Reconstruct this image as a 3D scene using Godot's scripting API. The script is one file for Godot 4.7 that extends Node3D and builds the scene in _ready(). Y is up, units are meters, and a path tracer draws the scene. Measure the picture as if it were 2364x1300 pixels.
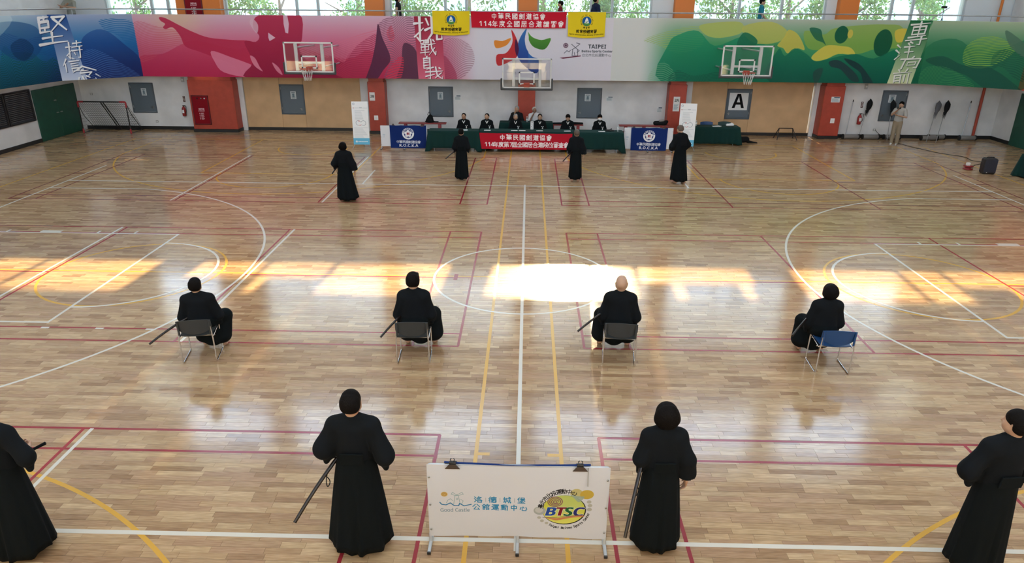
extends Node3D
# A sports hall seen from its gallery: helpers first, then the builders, then _ready().
const SUNK := 0.0
var M := {}
var used := {}
var rng := RandomNumberGenerator.new()
var SANS := SystemFont.new()
var SANSB := SystemFont.new()

# ---------------------------------------------------------------- naming
func numbered(n: String) -> String:
	if not used.has(n):
		used[n] = 0
		return n
	used[n] += 1
	return "%s_%03d" % [n, used[n]]

func tag(o: Node3D, label := "", category := "", group := "", kind := "") -> Node3D:
	if label: o.set_meta("label", label)
	if category: o.set_meta("category", category)
	if group: o.set_meta("group", group)
	if kind: o.set_meta("kind", kind)
	return o

func thing(n: String, label: String, category: String, at := Vector3.ZERO, turn := 0.0, group := "") -> Node3D:
	var o := Node3D.new()
	o.name = numbered(n)
	add_child(o)
	o.position = at
	o.rotation.y = turn
	return tag(o, label, category, group)

func put(n: String, mesh: Mesh, mat: Material, parent: Node3D = null) -> MeshInstance3D:
	var o := MeshInstance3D.new()
	o.mesh = mesh
	if mat and mesh.get_surface_count() > 0 and mesh.surface_get_material(0) == null:
		o.material_override = mat
	if parent == null:
		o.name = numbered(n)
		add_child(o)
	else:
		o.name = n
		parent.add_child(o, true)
	return o

func obj(n: String, s: SurfaceTool, mat: Material, parent: Node3D = null) -> MeshInstance3D:
	s.generate_normals()
	return put(n, s.commit(), mat, parent)

func struct(n: String, s: SurfaceTool, mat: Material, label := "") -> MeshInstance3D:
	var o := obj(n, s, mat)
	tag(o, label, "", "", "structure")
	return o

func dup(o: Node3D, n: String, at: Vector3, turn: float, label: String, group := "") -> Node3D:
	var c: Node3D = o.duplicate()
	c.name = numbered(n)
	add_child(c)
	c.position = at
	c.rotation.y = turn
	c.set_meta("label", label)
	if group: c.set_meta("group", group)
	return c

# ---------------------------------------------------------------- mesh helpers
func mb(smooth := false) -> SurfaceTool:
	var s := SurfaceTool.new()
	s.begin(Mesh.PRIMITIVE_TRIANGLES)
	s.set_smooth_group(0 if smooth else -1)
	return s

func tri(s: SurfaceTool, a: Vector3, b: Vector3, c: Vector3) -> void:
	s.add_vertex(a); s.add_vertex(b); s.add_vertex(c)

func quad(s: SurfaceTool, a: Vector3, b: Vector3, c: Vector3, d: Vector3) -> void:
	tri(s, a, b, c); tri(s, a, c, d)

func quv(s: SurfaceTool, a: Vector3, b: Vector3, c: Vector3, d: Vector3, u0: Vector2, u1: Vector2) -> void:
	# a = bottom left, b = top left, c = top right, d = bottom right as seen from the front
	var q := [[a, Vector2(u0.x, u1.y)], [b, u0], [c, Vector2(u1.x, u0.y)], [a, Vector2(u0.x, u1.y)], [c, Vector2(u1.x, u0.y)], [d, u1]]
	for k in q:
		s.set_uv(k[1])
		s.add_vertex(k[0])

func bx(s: SurfaceTool, c: Vector3, size: Vector3, bev := 0.0, b := Basis.IDENTITY) -> void:
	var h := size * 0.5
	bev = minf(bev, minf(h.x, minf(h.y, h.z)) * 0.9)
	for ax in 3:
		for sg in [-1.0, 1.0]:
			var u := (ax + 1) % 3
			var v := (ax + 2) % 3
			var n := Vector3.ZERO; n[ax] = sg * h[ax]
			var du := Vector3.ZERO; du[u] = h[u] - bev
			var dv := Vector3.ZERO; dv[v] = h[v] - bev
			if sg > 0:
				quad(s, c + b * (n - du - dv), c + b * (n - du + dv), c + b * (n + du + dv), c + b * (n + du - dv))
			else:
				quad(s, c + b * (n - du - dv), c + b * (n + du - dv), c + b * (n + du + dv), c + b * (n - du + dv))
	if bev <= 0.0: return
	for ax in 3:                       # the twelve edges
		var u := (ax + 1) % 3
		var v := (ax + 2) % 3
		for su in [-1.0, 1.0]:
			for sv in [-1.0, 1.0]:
				var e := Vector3.ZERO; e[ax] = h[ax] - bev
				var p := Vector3.ZERO; p[u] = su * h[u]; p[v] = sv * (h[v] - bev)
				var q := Vector3.ZERO; q[u] = su * (h[u] - bev); q[v] = sv * h[v]
				if su * sv > 0: quad(s, c + b * (p - e), c + b * (q - e), c + b * (q + e), c + b * (p + e))
				else: quad(s, c + b * (p - e), c + b * (p + e), c + b * (q + e), c + b * (q - e))
	for sx in [-1.0, 1.0]:
		for sy in [-1.0, 1.0]:
			for sz in [-1.0, 1.0]:
				var a := Vector3(sx * h.x, sy * (h.y - bev), sz * (h.z - bev))
				var d := Vector3(sx * (h.x - bev), sy * h.y, sz * (h.z - bev))
				var e := Vector3(sx * (h.x - bev), sy * (h.y - bev), sz * h.z)
				if sx * sy * sz > 0: tri(s, c + b * a, c + b * e, c + b * d)
				else: tri(s, c + b * a, c + b * d, c + b * e)

func box2(s: SurfaceTool, lo: Vector3, hi: Vector3, bev := 0.0) -> void:
	bx(s, (lo + hi) * 0.5, (hi - lo).abs(), bev)

func ringed(s: SurfaceTool, rings: Array, close_u := true, cap0 := true, cap1 := true) -> void:
	# rings of equal length, counter-clockwise about the direction of travel
	var n: int = rings[0].size()
	var last := n if close_u else n - 1
	for i in rings.size() - 1:
		var r0: PackedVector3Array = rings[i]
		var r1: PackedVector3Array = rings[i + 1]
		for j in last:
			var k := (j + 1) % n
			quad(s, r0[j], r1[j], r1[k], r0[k])
	for e in 2:
		if not (cap0 if e == 0 else cap1): continue
		s.set_smooth_group(7 + e)
		var r: PackedVector3Array = rings[0] if e == 0 else rings[rings.size() - 1]
		var m := Vector3.ZERO
		for v in r: m += v
		m /= n
		for j in n:
			if e == 0: tri(s, m, r[j], r[(j + 1) % n])
			else: tri(s, m, r[(j + 1) % n], r[j])
	s.set_smooth_group(0)

func tube(s: SurfaceTool, pts: Array, rad, seg := 8, caps := true) -> void:
	var rings := []
	var t0: Vector3 = (pts[1] - pts[0]).normalized()
	var side := t0.cross(Vector3.UP if absf(t0.y) < 0.9 else Vector3.RIGHT).normalized()
	for i in pts.size():
		var a: Vector3 = pts[maxi(i - 1, 0)]
		var c: Vector3 = pts[mini(i + 1, pts.size() - 1)]
		var t := (c - a).normalized()
		side = (side - t * side.dot(t)).normalized()
		var up := t.cross(side)
		var r: float = rad[i] if rad is Array else rad
		var ring := PackedVector3Array()
		for k in seg:
			var an := TAU * k / seg
			ring.append(pts[i] + (side * cos(an) + up * sin(an)) * r)
		rings.append(ring)
	ringed(s, rings, true, caps, caps)

func bent(pts: Array, r: float, n := 4) -> Array:
	# a polyline with its corners rounded
	var out := [pts[0]]
	for i in range(1, pts.size() - 1):
		var p: Vector3 = pts[i]
		var d0: Vector3 = pts[i - 1] - p
		var d1: Vector3 = pts[i + 1] - p
		var q := minf(r, minf(d0.length(), d1.length()) * 0.48)
		var a := p + d0.normalized() * q
		var b := p + d1.normalized() * q
		for k in n + 1:
			var t := float(k) / n
			out.append(a * (1 - t) * (1 - t) + p * 2 * t * (1 - t) + b * t * t)
	out.append(pts[pts.size() - 1])
	return out

func lathe(s: SurfaceTool, prof: Array, seg := 16, at := Vector3.ZERO, b := Basis.IDENTITY) -> void:
	# profile of Vector2(radius, height) from the bottom up
	var rings := []
	for p in prof:
		var ring := PackedVector3Array()
		for k in seg:
			var an := -TAU * k / seg
			ring.append(at + b * Vector3(cos(an) * p.x, p.y, sin(an) * p.x))
		rings.append(ring)
	ringed(s, rings, true, prof[0].x > 1e-5, prof[prof.size() - 1].x > 1e-5)

func prism(s: SurfaceTool, poly: PackedVector2Array, depth: float, b := Basis.IDENTITY, at := Vector3.ZERO) -> void:
	# poly in x, y; from z = 0 to z = depth
	if Geometry2D.is_polygon_clockwise(poly):
		poly.reverse()
	var ix := Geometry2D.triangulate_polygon(poly)
	for i in range(0, ix.size(), 3):
		var p := []
		for k in 3: p.append(poly[ix[i + k]])
		if (p[1] - p[0]).cross(p[2] - p[0]) > 0: p.reverse()
		tri(s, at + b * Vector3(p[0].x, p[0].y, depth), at + b * Vector3(p[1].x, p[1].y, depth), at + b * Vector3(p[2].x, p[2].y, depth))
		tri(s, at + b * Vector3(p[0].x, p[0].y, 0), at + b * Vector3(p[2].x, p[2].y, 0), at + b * Vector3(p[1].x, p[1].y, 0))
	var n := poly.size()
	for i in n:
		var a := poly[i]
		var c := poly[(i + 1) % n]
		quad(s, at + b * Vector3(a.x, a.y, 0), at + b * Vector3(a.x, a.y, depth), at + b * Vector3(c.x, c.y, depth), at + b * Vector3(c.x, c.y, 0))

func sheet(s: SurfaceTool, nu: int, nv: int, f: Callable, thick := 0.0, double := true) -> void:
	# a cloth of nu by nv cells; f(u, v) gives a point, v runs downwards, front faces seen with u to the right
	var g := []
	for j in nv + 1:
		for i in nu + 1:
			g.append(f.call(float(i) / nu, float(j) / nv))
	var nrm := []
	for j in nv + 1:
		for i in nu + 1:
			var du: Vector3 = g[j * (nu + 1) + mini(i + 1, nu)] - g[j * (nu + 1) + maxi(i - 1, 0)]
			var dv: Vector3 = g[mini(j + 1, nv) * (nu + 1) + i] - g[maxi(j - 1, 0) * (nu + 1) + i]
			nrm.append(dv.cross(du).normalized())
	for side in (2 if double else 1):
		if side == 1: s.set_smooth_group(1)
		for j in nv:
			for i in nu:
				var q := []
				for k in [[0, 1], [0, 0], [1, 0], [0, 1], [1, 0], [1, 1]]:
					q.append(Vector2i(i + k[0], j + k[1]))
				if side == 1: q.reverse()
				for k in q:
					s.set_uv(Vector2(float(k.x) / nu, float(k.y) / nv))
					var id: int = k.y * (nu + 1) + k.x
					s.add_vertex(g[id] - nrm[id] * thick * side)
	if double and thick > 0.0:
		var rim := []
		for i in nu + 1: rim.append(i)
		for j in range(1, nv + 1): rim.append(j * (nu + 1) + nu)
		for i in range(nu - 1, -1, -1): rim.append(nv * (nu + 1) + i)
		for j in range(nv - 1, 0, -1): rim.append(j * (nu + 1))
		s.set_uv(Vector2(0.01, 0.01))
		s.set_smooth_group(-1)
		for i in rim.size():
			var a: int = rim[i]
			var b: int = rim[(i + 1) % rim.size()]
			quad(s, g[a], g[a] - nrm[a] * thick, g[b] - nrm[b] * thick, g[b])
	s.set_smooth_group(0)

# ---------------------------------------------------------------- materials
func lin(r: float, g: float, b: float) -> Color:
	return Color(r, g, b).linear_to_srgb()

func mat(c: Color, rough := 0.6, metal := 0.0, spec := 0.5) -> StandardMaterial3D:
	var m := StandardMaterial3D.new()
	m.albedo_color = c
	m.roughness = rough
	m.metallic = metal
	m.metallic_specular = spec
	return m

func noise_tex(freq: float, lo: Color, hi: Color, w := 256, h := 256, sd := 1, octaves := 4) -> NoiseTexture2D:
	var n := FastNoiseLite.new()
	n.noise_type = FastNoiseLite.TYPE_SIMPLEX_SMOOTH
	n.seed = sd
	n.frequency = freq
	n.fractal_octaves = octaves
	var t := NoiseTexture2D.new()
	t.noise = n
	t.width = w
	t.height = h
	t.seamless = true
	var g := Gradient.new()
	g.set_color(0, lo)
	g.set_color(1, hi)
	t.color_ramp = g
	return t

func mottled(c: Color, amount: float, freq := 0.02, scale := 1.0, rough := 0.6, sd := 1) -> StandardMaterial3D:
	# a colour with a faint unevenness of its own
	var m := mat(c, rough)
	var k := 1.0 - amount
	m.albedo_texture = noise_tex(freq, Color(k, k, k), Color.WHITE, 256, 256, sd)
	m.uv1_triplanar = true
	m.uv1_world_triplanar = true
	m.uv1_scale = Vector3.ONE * scale
	return m

func cloth(c: Color, rough := 0.9, sheen := 0.2) -> StandardMaterial3D:
	var m := mat(c, rough, 0.0, 0.25)
	m.rim_enabled = sheen > 0.0
	m.rim = sheen
	m.rim_tint = 0.5
	return m

# ---------------------------------------------------------------- setting
func make_materials() -> void:
	M.wall = mottled(lin(0.78, 0.79, 0.79), 0.10, 0.012, 0.25, 0.55, 3)
	M.wall_up = mat(lin(0.70, 0.74, 0.76), 0.6)
	M.far_window = mat(lin(0.30, 0.40, 0.42), 0.2)
	M.concrete = mat(lin(0.5, 0.5, 0.5), 0.8)
	M.tan = mottled(lin(0.68, 0.44, 0.23), 0.10, 0.01, 0.4, 0.5, 5)
	M.red = mottled(lin(0.47, 0.066, 0.038), 0.10, 0.02, 0.5, 0.45, 7)
	M.orange = mat(lin(0.70, 0.20, 0.03), 0.5)
	M.base = mat(lin(0.012, 0.014, 0.016), 0.4)
	M.greendoor = mottled(lin(0.010, 0.085, 0.055), 0.12, 0.02, 0.5, 0.45, 9)
	M.hatch = mat(lin(0.105, 0.14, 0.17), 0.5)
	M.hatch_frame = mat(lin(0.085, 0.11, 0.135), 0.45)
	M.alu = mat(lin(0.55, 0.58, 0.60), 0.4, 0.6)
	M.frame = mat(lin(0.50, 0.56, 0.58), 0.45)
	M.chrome = mat(lin(0.72, 0.72, 0.72), 0.16, 1.0)
	M.steel = mat(lin(0.35, 0.37, 0.38), 0.32, 0.9)
	M.black = mat(lin(0.012, 0.012, 0.014), 0.45)
	M.rubber = mat(lin(0.010, 0.010, 0.011), 0.8)
	M.white = mat(lin(0.75, 0.75, 0.73), 0.5)
	M.paper = mat(lin(0.78, 0.79, 0.78), 0.7)
	M.glass = mat(Color(0.9, 0.97, 0.96, 0.10), 0.0)
	M.glass.transparency = BaseMaterial3D.TRANSPARENCY_ALPHA
	M.board_glass = mat(Color(0.45, 0.5, 0.5, 0.06), 0.0)
	M.board_glass.transparency = BaseMaterial3D.TRANSPARENCY_ALPHA
	M.blind = mat(lin(0.82, 0.86, 0.9), 0.8)
	M.blind.backlight_enabled = true
	M.blind.backlight = Color(0.9, 0.95, 1.0)
	M.lamp = mat(Color.WHITE, 0.5)
	M.lamp.emission_enabled = true
	M.lamp.emission = Color(1.0, 0.98, 0.94)
	M.lamp.emission_energy_multiplier = 3.0
	for k in [["paint_white", lin(0.62, 0.60, 0.53)], ["paint_red", lin(0.27, 0.022, 0.032)], ["paint_yellow", lin(0.60, 0.34, 0.05)]]:
		M[k[0]] = mat(k[1], 0.2)
	M.subfloor = mat(lin(0.05, 0.033, 0.02), 0.8)
	var w := mat(Color.WHITE, 0.13, 0.0, 0.5)
	w.vertex_color_use_as_albedo = true
	var g := noise_tex(0.035, Color(0.82, 0.79, 0.76), Color.WHITE, 512, 512, 11, 5)
	w.albedo_texture = g
	w.heightmap_enabled = false
	M.plank = w

func tones() -> Array:
	# raw colours of the beech strips, light to dark
	var out := []
	for k in [[0.60, 0.425, 0.245], [0.665, 0.485, 0.29], [0.54, 0.37, 0.21], [0.575, 0.395, 0.23], [0.49, 0.325, 0.185], [0.55, 0.37, 0.225], [0.62, 0.45, 0.265], [0.505, 0.33, 0.20], [0.415, 0.265, 0.15], [0.46, 0.305, 0.175]]:
		out.append(Color(k[0], k[1], k[2]))
	return out

func plank_into(a: Array, x0: float, x1: float, z0: float, z1: float, c: Color, tilt: float, uo: Vector2) -> void:
	# a board with eased edges; a = [positions, normals, colours, uvs]
	var e := 0.0013
	var d := 0.0028
	var y0 := -tilt
	var y1 := tilt
	var n := Vector3(0, 1, -2.0 * tilt / (z1 - z0)).normalized()
	var p := [Vector3(x0 + e, y0, z0 + e), Vector3(x1 - e, y0, z0 + e), Vector3(x1 - e, y1, z1 - e), Vector3(x0 + e, y1, z1 - e)]
	var q := [Vector3(x0, y0 - d, z0), Vector3(x1, y0 - d, z0), Vector3(x1, y1 - d, z1), Vector3(x0, y1 - d, z1)]
	for k in [0, 1, 2, 0, 2, 3]:
		a[0].append(p[k]); a[1].append(n); a[2].append(c)
		a[3].append(uo + Vector2(p[k].x * 0.22, p[k].z * 2.2))
	for k in 4:
		var l := (k + 1) % 4
		var m: Vector3 = [Vector3(0, 0.6, -0.8), Vector3(0.8, 0.6, 0), Vector3(0, 0.6, 0.8), Vector3(-0.8, 0.6, 0)][k]
		for v in [p[k], q[k], q[l], p[k], q[l], p[l]]:
			a[0].append(v); a[1].append(m); a[2].append(c * 0.75)
			a[3].append(uo + Vector2(v.x * 0.22, v.z * 2.2))

func flush(a: Array) -> ArrayMesh:
	var arr := []
	arr.resize(Mesh.ARRAY_MAX)
	arr[Mesh.ARRAY_VERTEX] = PackedVector3Array(a[0])
	arr[Mesh.ARRAY_NORMAL] = PackedVector3Array(a[1])
	arr[Mesh.ARRAY_COLOR] = PackedColorArray(a[2])
	arr[Mesh.ARRAY_TEX_UV] = PackedVector2Array(a[3])
	var m := ArrayMesh.new()
	m.add_surface_from_arrays(Mesh.PRIMITIVE_TRIANGLES, arr)
	return m

func build_floor() -> void:
	var s := mb()
	box2(s, Vector3(-19.2, -0.25, -17.2), Vector3(19.8, -0.0034, 16.4))
	var fl := struct("floor", s, M.subfloor, "glossy beech strip sports floor with court lines")
	var tn := tones()
	var r := RandomNumberGenerator.new()
	r.seed = 77
	var field := [PackedVector3Array(), PackedVector3Array(), PackedColorArray(), PackedVector2Array()]
	var rows := 0.0872
	var z := -17.0
	var single := 0
	var k := 0
	while z < 16.0:
		var gap := 0.0030 if k % 2 == 0 else 0.0006
		var x := -19.1 + r.randf() * 0.3
		var near := z > 6.94 and z < 7.93
		while x < 19.7:
			var w: float = 0.26 + 0.06 * r.randi_range(0, 6)
			if r.randf() < 0.12: w += 0.3
			var t: int = mini(r.randi_range(0, 8) + (1 if r.randf() < 0.12 else 0), 9)
			var c: Color = tn[t] * r.randf_range(0.86, 0.98)
			var uo := Vector2(r.randf(), r.randf())
			var tilt := r.randfn(0.0, 0.00010)
			if near and x > -5.4 and x + w < 5.5 and single < 300:
				var a := [PackedVector3Array(), PackedVector3Array(), PackedColorArray(), PackedVector2Array()]
				plank_into(a, 0, w - 0.0006, 0, rows - gap, c, tilt, uo)
				put("plank", flush(a), M.plank, fl).position = Vector3(x, 0, z)
				single += 1
			else:
				plank_into(field, x, x + w - 0.0006, z, z + rows - gap, c, tilt, uo)
			x += w
		z += rows
		k += 1
	tag(put("plank", flush(field), M.plank, fl), "", "", "", "stuff")
	court_lines(fl)

var line_y := 0.0
func line(parent: Node3D, a: Vector2, b: Vector2, m: Material, w := 0.05) -> void:
	var s := mb()
	var d := (b - a).normalized()
	var n := Vector2(-d.y, d.x) * w * 0.5
	line_y += 0.000006
	var h := 0.0009 + line_y
	var c := [a - n, b - n, b + n, a + n]
	var t := []
	var u := []
	for v in c:
		t.append(Vector3(v.x, h, v.y)); u.append(Vector3(v.x, -0.003, v.y))
	quad(s, t[0], t[1], t[2], t[3])
	for k in 4: quad(s, t[k], u[k], u[(k + 1) % 4], t[(k + 1) % 4])
	obj("court_line", s, m, parent)

func arc(parent: Node3D, c: Vector2, r: float, a0: float, a1: float, m: Material, w := 0.05) -> void:
	var s := mb()
	var n := maxi(8, int(absf(a1 - a0) * r * 5.0))
	line_y += 0.000006
	var h := 0.0009 + line_y
	for i in n:
		var q := []
		for an in [a0 + (a1 - a0) * i / n, a0 + (a1 - a0) * (i + 1) / n]:
			var d := Vector2(cos(an), sin(an))
			q.append(c + d * (r - w * 0.5)); q.append(c + d * (r + w * 0.5))
		var t := []
		var u := []
		for v in q:
			t.append(Vector3(v.x, h, v.y)); u.append(Vector3(v.x, -0.003, v.y))
		quad(s, t[0], t[1], t[3], t[2])
		quad(s, u[0], t[0], t[2], u[2])
		quad(s, u[1], u[3], t[3], t[1])
	obj("court_line", s, m, parent)

func court_lines(f: Node3D) -> void:
	var W: Material = M.paint_white
	var R: Material = M.paint_red
	var Y: Material = M.paint_yellow
	# yellow practice courts across the hall
	for sx in [-1.0, 1.0]:
		line(f, Vector2(0.53 * sx, -14.4), Vector2(0.53 * sx, 14.4), Y)
		line(f, Vector2(15.5 * sx, -14.4), Vector2(15.5 * sx, 14.4), Y)
		line(f, Vector2(0.53 * sx, 0), Vector2(15.5 * sx, 0), Y)
		line(f, Vector2(0.53 * sx, -14.4), Vector2(15.5 * sx, -14.4), Y)
		line(f, Vector2(0.53 * sx, 6.0), Vector2(0.36 * sx, 6.0), Y, 0.06)
		var c: float = 7.97 * sx
		arc(f, Vector2(c, 0), 1.75, 0, TAU, Y)
		for sz in [-1.0, 1.0]:
			arc(f, Vector2(c, 12.8 * sz), 6.62, 0.18 * sz, (PI - 0.18) * -sz if false else (-PI + 0.18 if sz > 0 else PI - 0.18), Y) if false else null
			var a0 := 0.2 if sz < 0 else -0.2
			var a1 := PI - 0.2 if sz < 0 else -PI + 0.2
			arc(f, Vector2(c, 12.8 * sz), 6.62, a0, a1, Y)
			for e in [-1.0, 1.0]:
				line(f, Vector2(c + e * 6.49, 14.4 * sz), Vector2(c + e * 6.49, 11.5 * sz), Y)
				line(f, Vector2(c + e * 2.45, 14.4 * sz), Vector2(c + e * 2.45, 8.7 * sz), Y)
			line(f, Vector2(c - 2.45, 8.7 * sz), Vector2(c + 2.45, 8.7 * sz), Y)
			arc(f, Vector2(c, 8.7 * sz), 1.8, 0 if sz < 0 else 0.0, PI if sz < 0 else -PI, Y)
			arc(f, Vector2(c, 12.9 * sz), 1.28, 0.0, PI if sz < 0 else -PI, Y)
	# six red badminton courts
	for sx in [-1.0, 1.0]:
		for z0 in [-11.45, -2.95, 5.61]:
			var z1: float = z0 + 6.05
			for z in [z0, z0 + 0.45, z1 - 0.46, z1]:
				line(f, Vector2(1.02 * sx, z), Vector2(14.41 * sx, z), R, 0.042)
			for x in [1.03, 1.78, 5.71, 9.72, 13.64, 14.39]:
				line(f, Vector2(x * sx, z0), Vector2(x * sx, z1), R, 0.042)
			var zm: float = (z0 + z1) * 0.5
			line(f, Vector2(1.02 * sx, zm), Vector2(5.71 * sx, zm), R, 0.042)
			line(f, Vector2(9.72 * sx, zm), Vector2(14.4 * sx, zm), R, 0.042)
			if sx < 0:
				for x in [-5.6, -9.84]:
					line(f, Vector2(x, z0), Vector2(x, z1), W, 0.05)
	for k in [[-2.15, -1.83], [-1.01, -0.90], [1.38, 1.70], [4.59, 4.88]]:
		line(f, Vector2(k[0], -6.33), Vector2(k[1], -6.33), R, 0.05)
	for x in [-8.14, -7.2, -6.33]: line(f, Vector2(x - 0.07, 2.66), Vector2(x + 0.07, 2.66), W, 0.05)
	line(f, Vector2(-1.36, -0.12), Vector2(-1.36, 0.2), R, 0.08)
	# the white basketball court
	for sz in [-1.0, 1.0]:
		line(f, Vector2(-14, 7.5 * sz), Vector2(14, 7.5 * sz), W, 0.06)
	line(f, Vector2(0, -7.65), Vector2(0, 7.65), W, 0.055)
	arc(f, Vector2(0, 0), 1.8, 0, TAU, W)
	for sx in [-1.0, 1.0]:
		line(f, Vector2(14.0 * sx, -9.6), Vector2(14.0 * sx, 7.5), W)
		line(f, Vector2(8.225 * sx, -2.45), Vector2(8.225 * sx, 2.45), W)
		line(f, Vector2(4.94 * sx, -9.4), Vector2(4.94 * sx, -7.5), W)
		var h := acos(6.6 / 6.725)
		arc(f, Vector2(12.425 * sx, 0), 6.725, (-PI / 2 - h) if sx > 0 else (-PI / 2 + h), (-3 * PI / 2 + h) if sx > 0 else (PI / 2 - h), W)
		arc(f, Vector2(8.2 * sx, 0), 1.8, PI / 2 if sx > 0 else -PI / 2, 3 * PI / 2 if sx > 0 else PI / 2, W)
		for sz in [-1.0, 1.0]:
			line(f, Vector2(14.0 * sx, 2.45 * sz), Vector2(8.2 * sx, 2.45 * sz), W)
			line(f, Vector2(14.0 * sx, 6.6 * sz), Vector2((12.425 - 1.29) * sx, 6.6 * sz), W)
			for k in [9.3, 10.2, 12.4]:
				line(f, Vector2(k * sx, 2.45 * sz), Vector2(k * sx, 2.62 * sz), W)
			line(f, Vector2(11.1 * sx, 2.54 * sz), Vector2(11.6 * sx, 2.54 * sz), W, 0.14)

func slab(s: SurfaceTool, x0: float, x1: float, y0: float, y1: float, z0: float, z1: float) -> void:
	box2(s, Vector3(x0, y0, z0), Vector3(x1, y1, z1))

const ZW := -17.15
const TOP := 17.6
func build_shell() -> void:
	# far wall under the gallery
	var s := mb()
	slab(s, -19.4, -13.5, 0, 3.6, -17.1, -16.45)
	slab(s, -5.9, 5.9, 0, 3.6, -17.1, -16.45)
	slab(s, 12.3, 20.0, 0, 3.6, -17.1, -16.3)
	slab(s, -12.2, -11.8, 0, 2.3, -17.05, -16.5)
	slab(s, -6.9, -6.4, 0, 2.3, -17.05, -16.5)
	slab(s, 6.4, 6.8, 0, 2.3, -17.05, -16.5)
	slab(s, 11.8, 12.3, 0, 2.3, -17.05, -16.5)
	slab(s, -12.5, 12.5, 2.0, 3.6, -17.1, -16.7)
	struct("wall_back", s, M.wall, "white painted lower wall under the gallery")
	s = mb()
	for k in [[-19.3, -14.0], [-5.76, -0.36], [0.36, 5.74], [12.8, 19.2]]:
		box2(s, Vector3(k[0], 0, -16.5), Vector3(k[1], 0.14, -16.42 if k[0] < 12 else -16.27), 0.004)
	for k in [[-11.9, -6.5], [6.5, 11.9]]:
		box2(s, Vector3(k[0], 0, -16.7), Vector3(k[1], 0.12, -16.57), 0.004)
	for k in [[-13.87, -11.98], [-6.49, -5.76], [-0.37, 0.37], [5.73, 6.48], [11.95, 12.8]]:
		box2(s, Vector3(k[0], 0, -16.5), Vector3(k[1], 0.12, -15.93), 0.004)
	struct("baseboard_back", s, M.base, "black skirting along the far wall")
	# side walls
	s = mb()
	slab(s, -19.4, -18.65, 0, 3.6, -17.1, 16.5)
	slab(s, -19.4, -18.8, 3.6, TOP, -17.1, 16.5)
	struct("wall_left", s, M.wall, "white side wall on the left")
	s = mb()
	slab(s, 19.2, 19.9, 0, 3.6, -16.35, 16.5)
	slab(s, 19.3, 19.9, 3.6, TOP, -17.1, 16.5)
	struct("wall_right", s, M.wall, "white side wall on the right")
	s = mb()
	slab(s, -19.4, 19.9, 0, 6.0, 16.4, 17.0)
	slab(s, -19.4, 19.9, 12.5, TOP, 16.4, 17.0)
	for k in 6: slab(s, -19.4 if k == 0 else -15.9 + (k - 1) * 6.5 + 5.4, 19.9 if k == 5 else -15.9 + k * 6.5, 6.0, 12.5, 16.4, 17.0)
	struct("wall_front", s, M.wall, "white wall behind the gallery on the near side")
	s = mb()
	box2(s, Vector3(-18.66, 0, -13.42), Vector3(-18.62, 0.14, 12), 0.004)
	struct("baseboard_left", s, M.base, "black skirting along the left wall")
	s = mb()
	box2(s, Vector3(19.17, 0, -16.3), Vector3(19.21, 0.14, -15.1), 0.004)
	struct("baseboard_right", s, M.base, "black skirting at the right corner")
	s = mb()
	slab(s, -19.4, 19.9, TOP, TOP + 0.4, -17.6, 17.0)
	struct("ceiling", s, M.wall, "pale ceiling high over the hall")
	# upper far wall: bands between the window tiers
	s = mb()
	slab(s, -19.4, 19.9, 3.3, 4.42, -17.6, ZW)
	slab(s, -19.4, 19.9, 6.05, 6.98, -17.6, ZW)
	slab(s, -19.4, 19.9, 10.3, 14.0, -17.6, ZW)
	slab(s, -19.4, 19.9, 16.9, TOP, -17.6, ZW)
	slab(s, -19.4, -17.3, 4.42, TOP, -17.6, ZW)
	slab(s, 17.45, 19.9, 4.42, TOP, -17.6, ZW)
	for k in [[-12.45, -12.35], [11.95, 12.6], [-6.2, -5.6], [5.0, 6.2]]:
		slab(s, k[0], k[1], 4.42, 6.05, -17.5, ZW)
	struct("wall_gallery", s, M.wall_up, "pale upper wall between the gallery windows")
	# unseen canopy outside, placed to keep the sun from the gallery windows
	s = mb()
	slab(s, -22, 22, 6.1, 6.95, -23.2, -17.6)
	struct("wall_unseen_canopy", s, M.concrete, "unseen concrete canopy outside, placed to keep the sun from the gallery windows")
	# pillars, lower and upper
	s = mb()
	for k in [[-13.85, -12.0], [-6.47, -5.78], [-0.35, 0.35], [5.75, 6.46], [11.97, 12.78]]:
		pass
	var i := 0
	for k in [[-13.85, -12.0, "broad red wall panel left of the tan boards, holding the fire hose cabinet"], [-6.47, -5.78, "red pillar marked 2B behind the left roll-up poster"], [-0.35, 0.35, "red pillar behind the middle basketball hoop"], [5.75, 6.46, "red pillar marked 2A behind the right roll-up poster"], [11.97, 12.78, "red pillar right of the tan boards with a notice and a switch plate"]]:
		s = mb()
		box2(s, Vector3(k[0], 0.12, -16.6), Vector3(k[1], 2.1, -15.95), 0.012)
		box2(s, Vector3(k[0] + 0.045, 2.05, -16.6), Vector3(k[1] - 0.045, 2.3, -15.97), 0.006)
		tag(obj("pillar", s, M.red), k[2], "pillar", "", "structure")
	for k in [[-14.2, -12.4, "wide orange upper pillar above the crimson mural"], [-6.55, -5.8, "orange upper pillar between windows above the crimson figure"], [-0.38, 0.38, "orange upper pillar above the red banner"], [5.85, 6.62, "orange upper pillar right of the right yellow flag"], [12.35, 13.1, "orange upper pillar above the green calligraphy strip"]]:
		s = mb()
		box2(s, Vector3(k[0], 3.6, -17.3), Vector3(k[1], 14.0, -16.8), 0.01)
		tag(obj("pillar", s, M.orange), k[2], "pillar", "", "structure")
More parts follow.
